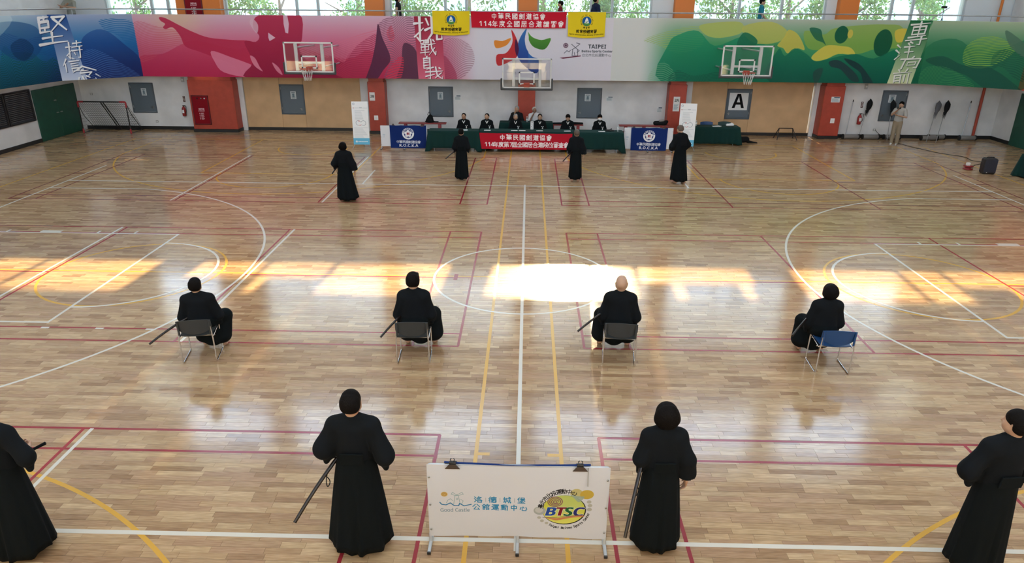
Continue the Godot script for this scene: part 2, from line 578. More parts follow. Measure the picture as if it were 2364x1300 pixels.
	# tan boards with the grey hatches
	for sx in [-1.0, 1.0]:
		var panel := Node3D.new()
		panel.name = numbered("wall_panelling")
		add_child(panel)
		tag(panel, "tan plywood wall panelling " + ("left of the pillar marked 2B" if sx < 0 else "behind the white A sign"), "panelling", "", "structure")
		var x0 := -11.8 if sx < 0 else 6.8
		var hx0 := -10.3 if sx < 0 else 8.25
		for k in [[x0, hx0, 0.1, 2.3], [hx0, hx0 + 1.0, 0.1, 0.66], [hx0, hx0 + 1.0, 1.88, 2.3], [hx0 + 1.0, x0 + 4.95, 0.1, 2.3]]:
			s = mb()
			box2(s, Vector3(k[0] + 0.004, k[2], -16.75), Vector3(k[1] - 0.004, k[3], -16.6), 0.004)
			obj("panel", s, M.tan, panel)
	# the gallery floor, its parapet and rail
	s = mb()
	slab(s, -18.7, 19.3, 3.3, 3.6, -17.2, -15.7)
	slab(s, -18.7, -18.2, 3.3, 3.6, -15.7, -11)
	slab(s, 18.65, 19.3, 3.3, 3.6, -15.7, -11)
	slab(s, -18.7, 19.3, 3.3, 3.6, 12.75, 16.4)
	slab(s, -18.7, 19.3, 2.26, 4.56, 12.66, 12.78)  # near gallery and parapet, out of view; they shade the front banner
	struct("trim_1", s, M.concrete, "gallery floor slab behind the murals, and the unseen near gallery")
	s = mb()
	for x in [-18.79, 19.27]:
		pass
	# windows of the gallery
	var wn := 0
	var bays := [[-17.3, -14.2, [-15.4, -14.72]], [-12.35, -6.55, [-9.42, -8.55]], [-5.6, -0.38, [-3.35, -2.5]], [0.38, 5.0, [2.55, 3.4]], [6.62, 11.95, [8.51, 10.2]], [13.1, 17.45, [14.57, 15.4]]]
	for b in bays:
		wn += 1
		window("window_%d" % wn, b[0], b[1], 4.42, 6.05, b[2], "", [], [])
	# unseen middle tier: clear strip below, translucent blinds above, set to shape sun patches
	for b in [[-17.3, -12.9, [-15.8, -14.4], [0, 0, 0], []], [-12.2, -6.55, [-10.2, -9.1], [1, 0, 0], []], [-5.8, -0.38, [-4.32, -2.88], [1, 1, 0], [-4.12]], [0.38, 5.85, [2.5, 3.45], [0, 0, 1], [4.22, 5.55]], [6.6, 12.2, [8.92, 9.82], [0, 0, 1], [10.85]], [12.9, 17.45, [14.4, 15.8], [1, 0, 0], []]]:
		wn += 1
		window("window_%d" % wn, b[0], b[1], 6.98, 10.3, b[2], "blind", b[3], b[4])
	s = mb()
	for k in [[-12.9, -12.2], [-6.55, -5.8], [-0.38, 0.38], [5.85, 6.6], [12.2, 12.9]]:
		slab(s, k[0], k[1], 6.9, 10.4, -17.5, ZW)
	struct("trim_2", s, M.wall_up, "piers between the unseen upper windows")
	for b in [[-17.3, -12.9], [-11.7, -6.8], [-5.6, -0.6], [0.6, 5.6], [6.8, 11.7], [12.9, 17.45]]:  # unseen clerestory, placed to give the pale reflections on the floor
		wn += 1
		window("window_%d" % wn, b[0], b[1], 14.0, 16.9, [b[0] + (b[1] - b[0]) * 0.33, b[0] + (b[1] - b[0]) * 0.67], "", [], [])
	s = mb()
	for k in [[-12.9, -11.7], [-6.8, -5.6], [-0.6, 0.6], [5.6, 6.8], [11.7, 12.9]]:
		slab(s, k[0], k[1], 13.9, 17.0, -17.5, ZW)
	struct("trim_3", s, M.wall_up, "piers between the unseen clerestory windows")

func window(n: String, x0: float, x1: float, y0: float, y1: float, mull: Array, kind: String, drawn: Array, slits: Array) -> void:
	var w := Node3D.new()
	w.name = n
	add_child(w)
	tag(w, "", "", "", "structure")
	var z := ZW - 0.1
	var s := mb()
	box2(s, Vector3(x0, y0, z - 0.08), Vector3(x0 + 0.07, y1, z + 0.06), 0.004)
	box2(s, Vector3(x1 - 0.07, y0, z - 0.08), Vector3(x1, y1, z + 0.06), 0.004)
	box2(s, Vector3(x0, y0, z - 0.08), Vector3(x1, y0 + 0.07, z + 0.06), 0.004)
	box2(s, Vector3(x0, y1 - 0.07, z - 0.08), Vector3(x1, y1, z + 0.06), 0.004)
	if kind == "blind": box2(s, Vector3(x0, y0 + 0.80, z - 0.06), Vector3(x1, y0 + 0.88, z + 0.04), 0.004)
	obj("window_frame", s, M.frame, w)
	for k in mull:
		s = mb()
		box2(s, Vector3(k - 0.05, y0, z - 0.07), Vector3(k + 0.05, y1, z + 0.05), 0.004)
		obj("mullion", s, M.frame, w)
	var xs := [x0] + mull + [x1]
	for i in xs.size() - 1:
		s = mb()
		box2(s, Vector3(xs[i] + 0.03, y0 + 0.04, z - 0.008), Vector3(xs[i + 1] - 0.03, y1 - 0.04, z - 0.002))
		obj("pane", s, M.glass, w)
		if kind == "blind":
			var cuts := [xs[i] + 0.06]
			for k in slits:
				if k > xs[i] and k < xs[i + 1]: cuts += [k - 0.1, k + 0.1]
			cuts.append(xs[i + 1] - 0.06)
			for k in range(0, cuts.size(), 2):
				s = mb()
				box2(s, Vector3(cuts[k], y0 + (0.42 if drawn[i] else 0.82), z + 0.075), Vector3(cuts[k + 1], y1 - 0.1, z + 0.085))
				obj("blind", s, M.blind, w)
			if drawn[i]:
				for k in slits:
					if k > xs[i] and k < xs[i + 1]:
						s = mb()
						box2(s, Vector3(k - 0.12, y0 + 0.84, z + 0.09), Vector3(k + 0.12, y1 - 0.1, z + 0.1))
						obj("blind", s, M.blind, w)

# ---------------------------------------------------------------- lettering and prints
# strokes of each character on a 36 by 36 grid, one letter or digit per coordinate; name*x0y0x1y1 sets a piece into a box
const G := {
	"er": "s23i ieiy", "chi": "s13c tb3m ikiy", "shui": "52t9 2dqk 2xuo", "shou": "2axa l1lxas 2ryh", "yan": "d1l4 29x9 7fsf 7lsl 7rsrsy7y7r",
	"zou": "52b7 2e9e9t 1y9tkyzy", "cao": "25x5 b0ba o0oa", "zhu": "a12k 6cic r1jk ocxc", "mian": "i0i8 3k38w8wi", "pu": "g13h aaxa sa3y alxy", "li": "2aw9uxnu gcgb2y", "kou": "11y1yy1y11",
	"shu": "a2ab3h a2p2pcxc 6ktk3z 9mxz", "si": "1gzg 9c9y", "gong": "h15euc q7xf",
	"中": "59u9un5n59 i1iz", "華": "cao*1090 24x4 b0ba o0oa 4evc 2iyi 6nun 2sys ibiz cdcn odon", "民": "52s2sb5b 525xfs 5ixi kbmnyy",
	"國": "22x2xx2x22 6aua 9fhfhl9l9f 6qjp k5nlus snku q5t8", "劍": "b11a b1la 7bgb 3e9e9k3k3e dejejkdkde 7m1x 7rax hmcx hrmx q4qr y1yyty",
	"道": "f1h5 r1p5 b7z7 m7kb fbwbwsfsfb fhwh fmwm 52a6 2d9d9s 1y9sjyzy", "協": "1dcd 717y li*e1wh li*dizz2 lia", "會": "i12c i1xc cbob 6fufun6n6f ifin dhel qhok 9qpqpz9z9q 9upu",
	"年": "b13d 98v8 9hth 9h9r 1ryr j8jz", "度": "i1i5 45x5 455o1z 9bxb e7ei q7qi eiqi 9msmaz emxz", "全": "i12g i1xg 9hrh 9qrq 3yxy ihiy",
	"居": "42u2ub4b 424k1z 8hxh kdkp bpupuybybp", "合": "i12g i1xg bgpg 7mtmty7y7m", "講": "71a4 18e8 3dcd 3icf 3ocococy3y3o f7z7 m2mg t2tg fczc ggzg hlxlxz hlhz pgpz hqxq hvxv",
	"習": "32g2gh 48aa 3cac j2x2xh k8q9 j9q6 ij gnij 9nrnrz9z9n 9trt", "第": "zhu*10za 6cvcvi6i6pxpxvsw iciz ip4y", "屆": "42v2v94942 424i1z 9h9yyyyh fjrj lcls dsts",
	"段": "f155 555y 5cfc 5kfk 1tgp shu*i1zz", "位": "er*01bz m1n6 cazA hers wess bxzx", "審": "mian*10z9 p9bc 5fvf iaip if5o ifvo 9prprz9z9p 9uru ipiz", "查": "28x8 i1ii i91k i9yk 9lrlrv9v9l 9qrq 2yxy",
	"教": "48h8 a2ad 1dld k42m 7jhj hjbnbz5y 1rjp pu*j1zz", "育": "i1k4 26x6 g56crc q8vd 9g9z 9grgrzoz 9lrl 9qrq", "部": "a1c4 16k6 698e h9ed 1fmf 4jijiy4y4j o2oz o2x2sdzlso",
	"體": "41e1eb 414b 4afa 1fhf 1f1j hfhj 4jejez 4j4z 4nen 4ses k3y3ydkdk3 k8y8 p1pd u1ud jgzg lkxkxqlqlk nsou vsuu iyzy",
	"署": "42w2wa4a42 d2da n2na 7ftf icil 1lyl ud2z aoqoqzazao atqt", "堅": "42g2 424j 4jhj 47f7fe4e a2a7 aeaj k3x3ij l5yj 6qtq ilix 2xyx",
	"持": "shou*01cz g5y5 o1oc dczc djzj tdtypx hnks", "信": "er*01bz yan*d1zz", "念": "i12d i1xd dbnb bgqgkn fakc 6q3y bpbyryru hoks umyt", "挑": "shou*01cz m2mpfz s2sxyxys f6ie v7qd ekmh",
	"戰": "229298282 22 c2j2j8c8c2 3bjbjn3n3b 3gjg bbbz 1sks lcyb o1qlyzzs wkky t3w7", "自": "j1f6 76t6tz7z76 7ctc 7isi 7rtr", "我": "g136 1dyd a5ax5u 1pil l1opyzzr wikv s4w8",
	"專": "34x4 88s8sj8j88 8dsd i1in 4nvm 1ryr pnpzky auew", "注": "shui*01az l1o5 f8y8 hjwj o8oy dyzy", "向": "h1d7 3z38w8wzqy bhqhqqbqbh", "前": "a1d6 r1o6 18z8 4dgdgzdy 4d4z 4jgj 4pgp nens vbvzpy",
	"台": "h15euc q7xf 7jtjty7y7j", "北": "c1cy 2dcd 1vcr l1lxzxzr w8lg", "市": "i1i7 28x8 6f6u 6fufutqs i8iz", "投": "shou*01cz shu*d1zz", "運": "52b7 2e9e9t 1y9tkyzy b6b2z2z6 e7w7 gbvbvlglgb ggvg cpyp n4nv",
	"動": "h134 17k7 4bhbhj4j4b 4fhf a3aw 3okn 1xlu l9x9vztx p1pglz", "心": "6e2s cdcxvxvq gali uczo", "洛": "shui*01az l1cf j6w6bo idzo gqxqxzgzgq", "德": "chi*01az d5z5 o1o9 d9x9xgdgd9 k9kg q9qg ckzk fndx jojyvyvs nmpr wnzv",
	"城": "1cbc 626u 1vcs e8y8 e8eqaz ehmhmrjq r1tnyzzs xgoy u2y5", "堡": "921c 686m g2v2v9g9g2 cdyd n9nm mdem odym 7rtr inix 2xyx", "公": "d31h l2yh hh6xsx qpxz",
	"館": "a11b a1ia 5dfdfn5n5d 5ifi 5n5xex goar q1q4 j9j5z5z9 mbmz mbwbwimi mpxpxxmx", "臺": "i1i8 65u5 88s8 aaqaqfafaa 2l2ixixl 8lsl hlap oosr 8ptp ipiy 3yxy",
	"消": "shui*01az n1n9 e3h9 y3t9 fbxbxztz fbfz fixi fpxp", "防": "21b1b76dbl7n 212z p1r6 e8z8 l8kldz lfwfvytx", "栓": "1aga 818y 8a1n 8afm n1eg n1yg hhuh mhmx hquq fyzy",
}

func strokes(ch: String) -> Array:
	var out := []
	if ch == "協": return strokes_of("1dcd 717y") + boxed("li", 14, 1, 33, 16) + boxed("li", 12, 18, 22, 35) + boxed("li", 24, 18, 35, 35)
	if ch == "戰": return strokes_of("2292982822 c2j2j8c8c2 3bjbjn3n3b 3gjg bbbz 1sks lcyb o1qlyzzs wkky t3w7")
	if ch == "習": return strokes_of("32g2gg 47a9 3cac j2x2xg k7q9 jcqc ihgm 9mrmrz9z9m 9trt")
	if ch == "位": return boxed("er", 0, 1, 11, 35) + strokes_of("m1n6 caza hers wess bxzx")
	if ch == "館": return strokes_of("a11b a1ia 5dfdfn5n5d 5ifi 5n5xex goar q1q4 j9j5z5z9 mbmz mbwbwimi mpxpxxmx")
	return strokes_of(G.get(ch, ""))

func strokes_of(t: String) -> Array:
	var out := []
	for w in t.split(" ", false):
		if "*" in w:
			var p := w.split("*")
			out += boxed(p[0], dig(p[1], 0), dig(p[1], 1), dig(p[1], 2), dig(p[1], 3))
			continue
		var l := PackedVector2Array()
		for i in range(0, w.length() - 1, 2):
			l.append(Vector2(dig(w, i), dig(w, i + 1)) / 35.0)
		if l.size() > 1: out.append(l)
	return out

func boxed(piece: String, x0: int, y0: int, x1: int, y1: int) -> Array:
	var out := []
	for l in strokes_of(G[piece]):
		var q := PackedVector2Array()
		for v in l: q.append(Vector2(lerpf(x0, x1, v.x), lerpf(y0, y1, v.y)) / 35.0)
		out.append(q)
	return out

func dig(t: String, i: int) -> int:
	var c := t.unicode_at(i)
	return c - 48 if c < 58 else c - 87

class Canvas:
	# a small painter: shapes gather in a coverage buffer, ink() lays them down in a colour
	var w: int
	var h: int
	var px := PackedFloat32Array()
	var cov := PackedFloat32Array()
	var lo := Vector2i(99999, 99999)
	var hi := Vector2i(-1, -1)
	var X := Transform2D.IDENTITY      # applied to all points
	func _init(ww: int, hh: int, c := Color.WHITE) -> void:
		w = ww
		h = hh
		px.resize(w * h * 3)
		cov.resize(w * h)
		for i in w * h:
			px[i * 3] = c.r; px[i * 3 + 1] = c.g; px[i * 3 + 2] = c.b
	func grow(x0: int, y0: int, x1: int, y1: int) -> void:
		lo = Vector2i(mini(lo.x, x0), mini(lo.y, y0))
		hi = Vector2i(maxi(hi.x, x1), maxi(hi.y, y1))
	func poly(pts: PackedVector2Array) -> void:
		var q := X * pts
		var y0 := 1e9
		var y1 := -1e9
		for v in q:
			y0 = minf(y0, v.y); y1 = maxf(y1, v.y)
		var r0 := clampi(int(floor(y0)), 0, h - 1)
		var r1 := clampi(int(floor(y1)), 0, h - 1)
		var n := q.size()
		for y in range(r0, r1 + 1):
			for sub in 3:
				var yy := y + (sub + 0.5) / 3.0
				var xs := []
				for i in n:
					var a := q[i]
					var b := q[(i + 1) % n]
					if (a.y <= yy) != (b.y <= yy):
						xs.append(a.x + (yy - a.y) / (b.y - a.y) * (b.x - a.x))
				xs.sort()
				for k in range(0, xs.size() - 1, 2):
					var xa: float = clampf(xs[k], 0, w)
					var xb: float = clampf(xs[k + 1], 0, w)
					if xb <= xa: continue
					var i0 := int(xa)
					var i1 := mini(int(xb), w - 1)
					grow(i0, y, i1, y)
					for x in range(i0, i1 + 1):
						cov[y * w + x] += (minf(xb, x + 1) - maxf(xa, x)) / 3.0
	func stroke(pts: PackedVector2Array, ra: float, rb := -1.0) -> void:
		var q := X * pts
		if rb < 0: rb = ra
		var n := q.size() - 1
		for s in n:
			var a := q[s]
			var b := q[s + 1]
			var r0 := lerpf(ra, rb, float(s) / n)
			var r1 := lerpf(ra, rb, float(s + 1) / n)
			var rm := maxf(r0, r1) + 1.0
			var x0 := maxi(int(minf(a.x, b.x) - rm), 0)
			var x1 := mini(int(maxf(a.x, b.x) + rm) + 1, w - 1)
			var y0 := maxi(int(minf(a.y, b.y) - rm), 0)
			var y1 := mini(int(maxf(a.y, b.y) + rm) + 1, h - 1)
			if x1 < x0 or y1 < y0: continue
			grow(x0, y0, x1, y1)
			var d := b - a
			var l2 := maxf(d.length_squared(), 1e-6)
			for y in range(y0, y1 + 1):
				for x in range(x0, x1 + 1):
					var p := Vector2(x + 0.5, y + 0.5) - a
					var t := clampf(p.dot(d) / l2, 0, 1)
					var c := clampf(lerpf(r0, r1, t) - (p - d * t).length() + 0.5, 0, 1)
					if c > cov[y * w + x]: cov[y * w + x] = c
	func disc(c: Vector2, r: float, ry := -1.0) -> void:
		var p := PackedVector2Array()
		for i in 40:
			p.append(c + Vector2(cos(TAU * i / 40) * r, sin(TAU * i / 40) * (ry if ry > 0 else r)))
		poly(p)
	func ring(c: Vector2, r: float, wd: float, a0 := 0.0, a1 := TAU, ry := -1.0) -> void:
		var p := PackedVector2Array()
		for i in 41:
			var an := a0 + (a1 - a0) * i / 40
			p.append(c + Vector2(cos(an) * r, sin(an) * (ry if ry > 0 else r)))
		stroke(p, wd)
	func rect(x: float, y: float, ww: float, hh: float) -> void:
		poly(PackedVector2Array([Vector2(x, y), Vector2(x + ww, y), Vector2(x + ww, y + hh), Vector2(x, y + hh)]))
	func ink(c: Color, c2 = null, stripes = null) -> void:
		# c2: colour at the lower end; stripes: callable giving a share for a pixel
		for y in range(maxi(lo.y, 0), mini(hi.y, h - 1) + 1):
			var k: Color = c if c2 == null else c.lerp(c2, float(y - lo.y) / maxf(1, hi.y - lo.y))
			for x in range(maxi(lo.x, 0), mini(hi.x, w - 1) + 1):
				var i := y * w + x
				var a := cov[i]
				if a <= 0.0: continue
				cov[i] = 0.0
				a = minf(a, 1.0) * k.a
				if stripes != null: a *= stripes.call(x, y)
				px[i * 3] += (k.r - px[i * 3]) * a
				px[i * 3 + 1] += (k.g - px[i * 3 + 1]) * a
				px[i * 3 + 2] += (k.b - px[i * 3 + 2]) * a
		lo = Vector2i(99999, 99999)
		hi = Vector2i(-1, -1)
	func texture() -> ImageTexture:
		var b := PackedByteArray()
		b.resize(w * h * 3)
		for i in w * h * 3: b[i] = int(clampf(px[i], 0, 1) * 255.0 + 0.5)
		return ImageTexture.create_from_image(Image.create_from_data(w, h, false, Image.FORMAT_RGB8, b))

func han(c: Canvas, t: String, x: float, y: float, size: float, adv: float, wt := 0.06, wide := 1.0) -> void:
	# a row of characters; x, y is the upper left corner of the first
	for ch in t:
		if ch == " ":
			x += adv * 0.5
			continue
		if ch.unicode_at(0) < 128:
			latin(c, ch, x + size * 0.1, y + size * 0.92, size * 1.18, true)
			x += adv * 0.62
			continue
		for l in strokes(ch):
			var q := PackedVector2Array()
			for v in l: q.append(Vector2(x + v.x * size * wide, y + v.y * size))
			c.stroke(q, wt * size)
		x += adv

func brush(c: Canvas, ch: String, x: float, y: float, sx: float, sy: float, wt: float, slant := 0.0) -> void:
	# the same strokes with the swelling and thinning of a brush
	var k := 0
	for l in strokes(ch):
		var q := PackedVector2Array()
		for v in l: q.append(Vector2(x + v.x * sx - (v.y - 0.5) * slant * sx, y + v.y * sy - v.x * sy * 0.10 + sy * 0.05))
		k += 1
		c.stroke(q, wt * (1.25 if k % 3 else 0.9), wt * (0.45 if k % 2 else 0.75))

func latin(c: Canvas, t: String, x: float, y: float, size: float, bold := false, anchor := 0.0, squeeze := 1.0) -> float:
	# letters from the font's outlines; y is the baseline, size the height of the em; returns the width
	var tm := TextMesh.new()
	tm.text = t
	tm.font = SANSB if bold else SANS
	tm.font_size = 64
	tm.pixel_size = 1.0 / 64.0
	tm.depth = 0.0
	tm.curve_step = 4.0
	tm.horizontal_alignment = HORIZONTAL_ALIGNMENT_LEFT
	tm.vertical_alignment = VERTICAL_ALIGNMENT_TOP
	var a := tm.get_mesh_arrays()
	var v: PackedVector3Array = a[Mesh.ARRAY_VERTEX]
	var ix: PackedInt32Array = a[Mesh.ARRAY_INDEX]
	var asc := SANS.get_ascent(64) / 64.0
	var x1 := 0.0
	for p in v: x1 = maxf(x1, p.x)
	x -= x1 * size * squeeze * anchor
	for i in range(0, ix.size(), 3):
		var q := PackedVector2Array()
		for k in 3:
			var p := v[ix[i + k]]
			q.append(Vector2(x + p.x * size * squeeze, y - (p.y + asc) * size))
		c.poly(q)
	return x1 * size * squeeze

func on_arc(c: Canvas, t: String, at: Vector2, r: float, a0: float, a1: float, size: float, outward := true, bold := true, wt := 0.06) -> void:
	# letters set round a circle from angle a0 to a1
	var keep := c.X
	for i in t.length():
		var an := a0 + (a1 - a0) * (i + 0.5) / t.length()
		var p := at + Vector2(cos(an), sin(an)) * r
		c.X = keep * Transform2D(an + (PI / 2 if outward else -PI / 2), p)
		if t[i] == " ": continue
		if t.unicode_at(i) < 128: latin(c, t[i], 0, size * 0.36, size, bold, 0.5)
		else: han(c, t[i], -size * 0.5, -size * 0.5, size, size, wt)
	c.X = keep

func printed(c: Canvas, rough := 0.7) -> StandardMaterial3D:
	var m := mat(Color.WHITE, rough, 0.0, 0.3)
	m.albedo_texture = c.texture()
	m.texture_repeat = false
	return m

# ---------------------------------------------------------------- murals on the gallery parapet
func zone(xp: float, yp: float) -> Color:
	# ground colours of the mural; xp, yp measured along it from its upper left corner
	var t := clampf(yp / 147.0, 0, 1)
	var g := func(a: Color, b: Color, c: Color, m: float) -> Color:
		return a.lerp(b, t / m) if t < m else b.lerp(c, (t - m) / (1 - m))
	var blue: Color = g.call(Color(0.62, 0.68, 0.80), Color(0.12, 0.42, 0.68), Color(0.10, 0.17, 0.42), 0.45)
	var teal: Color = g.call(Color(0.66, 0.76, 0.84), Color(0.10, 0.42, 0.60), Color(0.04, 0.28, 0.36), 0.5)
	var rose: Color = g.call(Color(0.86, 0.72, 0.80), Color(0.84, 0.46, 0.58), Color(0.76, 0.20, 0.35), 0.4)
	var pale := Color(0.87, 0.86, 0.90)
	var green: Color = g.call(Color(0.72, 0.76, 0.70), Color(0.30, 0.62, 0.40), Color(0.06, 0.46, 0.34), 0.38)
	var deep: Color = g.call(Color(0.66, 0.74, 0.62), Color(0.20, 0.52, 0.34), Color(0.04, 0.36, 0.29), 0.42)
	if xp < 328: return teal.lerp(blue, smoothstep(60, 170, xp))
	if xp < 1140:
		rose = rose.lerp(Color(0.88, 0.78, 0.62), 0.7 * exp(-pow((xp - 430) / 60.0, 2) - pow(yp / 50.0, 2)))
		return rose.lerp(pale, smoothstep(1000, 1110, xp))
	if xp < 1410: return pale
	if xp < 2096: return pale.lerp(Color(0.83, 0.85, 0.82), 0.7).lerp(green, smoothstep(1470, 1560, xp))
	if xp < 2348: return deep
	return Color(0.88, 0.46, 0.28).lerp(Color(0.86, 0.30, 0.22), t)

func P(t: String) -> PackedVector2Array:
	# "x,y x,y ..." into points
	var out := PackedVector2Array()
	for w in t.split(" ", false):
		var a := w.split(",")
		out.append(Vector2(float(a[0]), float(a[1])))
	return out

func blob(c: Canvas, t: String, col: Color, col2 = null, soft := true, stripes = null) -> void:
	var p := P(t)
	if soft:
		var q := PackedVector2Array()
		var n := p.size()
		for i in n:
			for k in 4:
				q.append(p[i].cubic_interpolate(p[(i + 1) % n], p[(i + n - 1) % n], p[(i + 2) % n], k / 4.0))
		p = q
	c.poly(p)
	c.ink(col, col2, stripes)

func mural(x0: float, x1: float, sc: float) -> Canvas:
	var c := Canvas.new(int((x1 - x0) * sc), int(147 * sc))
	for y in c.h:
		for x in c.w:
			var k := zone(x0 + x / sc, y / sc)
			var i := (y * c.w + x) * 3
			c.px[i] = k.r; c.px[i + 1] = k.g; c.px[i + 2] = k.b
	c.X = Transform2D(Vector2(sc, 0), Vector2(0, sc), Vector2(-x0 * sc, 0))
	var wave := func(per: float, amp: float, len_: float, ph: float, slope := 0.0) -> Callable:
		return func(x: int, y: int) -> float:
			var xx := x0 + x / sc
			var yy := y / sc + amp * sin(xx / len_ + ph) + slope * xx + 4.0 * sin(xx / len_ * 0.37 + y / sc * 0.05)
			return smoothstep(0.25, 0.75, absf(fposmod(yy / per, 1.0) * 2.0 - 1.0))
	if x0 < 330:
		blob(c, "-60,90 -20,70 10,95 30,60 55,85 80,70 110,100 140,95 143,150 -60,150", Color(0.05, 0.40, 0.35, 0.7), Color(0.04, 0.22, 0.30, 0.9), true, wave.call(5.0, 6.0, 5.0, 0.0, 0.8))
		blob(c, "20,20 60,12 110,25 120,60 90,90 50,92 15,60", Color(0.08, 0.28, 0.50, 0.55))
		blob(c, "45,60 75,48 95,70 70,94 48,84", Color(0.04, 0.20, 0.36, 0.7))
		blob(c, "0,45 40,35 85,50 130,40 140,60 140,90 60,75 0,80", Color(0.10, 0.30, 0.55, 0.5), null, true, wave.call(4.2, 7.0, 14.0, 0.4))
		blob(c, "-60,0 60,0 20,45 -60,80", Color(0.86, 0.93, 0.92, 0.35))
		blob(c, "200,70 225,40 262,36 300,70 330,105 330,150 200,150", Color(0.08, 0.28, 0.58, 0.55), Color(0.09, 0.13, 0.36, 0.85))
		blob(c, "255,12 330,20 330,95 290,50 262,36", Color(0.10, 0.40, 0.66, 0.7), null, true, wave.call(4.4, 9.0, 30.0, 1.0))
		blob(c, "200,90 230,78 280,110 320,150 200,150", Color(0.30, 0.52, 0.78, 0.5), null, true, wave.call(4.0, 9.0, 22.0, 2.2))
		c.poly(P("143,0 183,0 200,150 145,150")); c.ink(Color(0.10, 0.28, 0.55), Color(0.78, 0.83, 0.92))
		for sh in [[1.4, Color(0.05, 0.12, 0.28, 0.7)], [0.0, Color(0.95, 0.96, 0.97)]]:
			brush(c, "堅", 110 + sh[0], 1 + sh[0], 70, 64, 4.4, 0.1); brush(c, "持", 167 + sh[0], 58 + sh[0], 36, 40, 2.6, 0.1)
			brush(c, "信", 153 + sh[0], 95 + sh[0], 38, 32, 2.6); brush(c, "念", 170 + sh[0], 115 + sh[0], 58, 34, 3.0, -0.2)
			c.ink(sh[1])
	if x1 > 330 and x0 < 1140:
		blob(c, "330,100 385,92 430,70 470,60 560,80 640,60 800,100 860,80 905,147 330,147", Color(0.80, 0.22, 0.36, 0.55), Color(0.72, 0.16, 0.32, 0.8))
		blob(c, "330,20 390,30 430,40 445,66 400,80 330,112", Color(0.80, 0.36, 0.42, 0.5), null, true, wave.call(4.0, 6.0, 26.0, 0.0, 0.15))
		blob(c, "391,7 405,9 432,24 460,39 497,53 549,58 600,64 640,110 650,147 600,146 560,140 545,118 497,97 470,86 440,74 432,50 418,30 402,34 396,30 402,22 393,15", Color(0.74, 0.17, 0.31, 0.9))
		blob(c, "498,84 540,98 590,118 612,135 580,147 520,135 502,110", Color(0.90, 0.55, 0.66, 0.8))
		blob(c, "576,62 602,62 612,48 600,28 618,0 706,-4 709,50 700,80 730,120 790,150 575,150 590,110", Color(0.72, 0.17, 0.31, 0.92), Color(0.58, 0.10, 0.25, 0.95))
		c.poly(P("671,-2 680,-2 682,20 678,42 672,40 670,20")); c.poly(P("633,40 648,52 634,60 632,52")); c.ink(Color(0.88, 0.72, 0.80))
		blob(c, "585,95 592,118 610,132 604,120 596,100", Color(0.86, 0.50, 0.60)); blob(c, "634,110 642,130 655,140 648,122", Color(0.86, 0.50, 0.60))
		blob(c, "600,8 612,22 607,42 594,20", Color(0.88, 0.74, 0.80, 0.8))
		blob(c, "705,60 780,60 850,38 880,30 868,62 815,85 800,108 780,100 740,96 706,100", Color(0.86, 0.48, 0.58, 0.75), null, true, wave.call(4.4, 4.0, 40.0, 0.0, 0.35))
		blob(c, "766,92 800,108 830,70 880,40 872,80 852,150 790,150 780,120", Color(0.66, 0.18, 0.32, 0.75), null, true, wave.call(4.0, 8.0, 18.0, 0.7, 0.4))
		blob(c, "880,20 962,4 966,150 890,150 905,98", Color(0.55, 0.36, 0.46, 0.85), null, true, wave.call(4.6, 8.0, 11.0, 0.3, -0.35))
		blob(c, "882,18 890,50 906,98 888,126 868,152 846,152 862,108 874,62", Color(0.34, 0.16, 0.28, 0.92))
		blob(c, "938,62 966,82 966,152 918,152 930,110", Color(0.32, 0.18, 0.28, 0.85))
		blob(c, "900,38 912,22 918,50 908,58", Color(0.80, 0.24, 0.34, 0.8), null, true, wave.call(3.6, 2.0, 10.0, 0.0))
		blob(c, "893,147 905,118 928,92 936,104 926,147", Color(0.86, 0.22, 0.34, 0.95), null, true, wave.call(4.8, 3.0, 12.0, 0.0, 0.2))
		blob(c, "1026,60 1060,50 1090,70 1095,110 1060,150 1026,150", Color(0.55, 0.35, 0.42, 0.5), null, true, wave.call(4.4, 6.0, 14.0, 0.0, 0.3))
		blob(c, "1026,90 1050,120 1055,150 1026,150", Color(0.66, 0.22, 0.34, 0.6))
		c.poly(P("963,-2 1024,-2 1029,150 968,150")); c.ink(Color(0.62, 0.13, 0.24), Color(0.86, 0.42, 0.52))
		for sh in [[1.3, Color(0.35, 0.06, 0.14, 0.7)], [0.0, Color(0.96, 0.95, 0.96)]]:
			brush(c, "挑", 962 + sh[0], -6 + sh[0], 64, 64, 3.8); brush(c, "戰", 974 + sh[0], 52 + sh[0], 36, 38, 2.3)
			brush(c, "自", 977 + sh[0], 92 + sh[0], 22, 28, 2.4); brush(c, "我", 984 + sh[0], 117 + sh[0], 40, 30, 2.4)
			c.ink(sh[1])
	if x1 > 1100 and x0 < 1500:
		# the white middle: a ribbon figure in four colours and the name of the place
		blob(c, "1180,29 1191,48 1198,74 1192,92 1178,102 1150,113 1147,88 1166,84 1177,72 1183,54", Color(0.78, 0.20, 0.22))
		blob(c, "1214,26 1201,44 1193,70 1195,92 1209,112 1236,130 1246,121 1247,98 1230,91 1215,74 1210,50", Color(0.20, 0.45, 0.72), Color(0.12, 0.22, 0.55))
		blob(c, "1190,50 1197,72 1193,90 1188,72", Color(0.30, 0.08, 0.28))
		blob(c, "1218,34 1222,54 1234,69 1258,73 1271,48 1250,52 1230,46", Color(0.35, 0.62, 0.22), Color(0.22, 0.46, 0.16))
		blob(c, "1142,54 1160,55 1179,48 1172,62 1160,69 1145,71", Color(0.90, 0.55, 0.20))
		c.disc(Vector2(1305, 64), 5.6); c.ink(Color(0.42, 0.30, 0.38)); c.ring(Vector2(1305, 64), 3.2, 0.7); c.ink(Color(0.85, 0.80, 0.85))
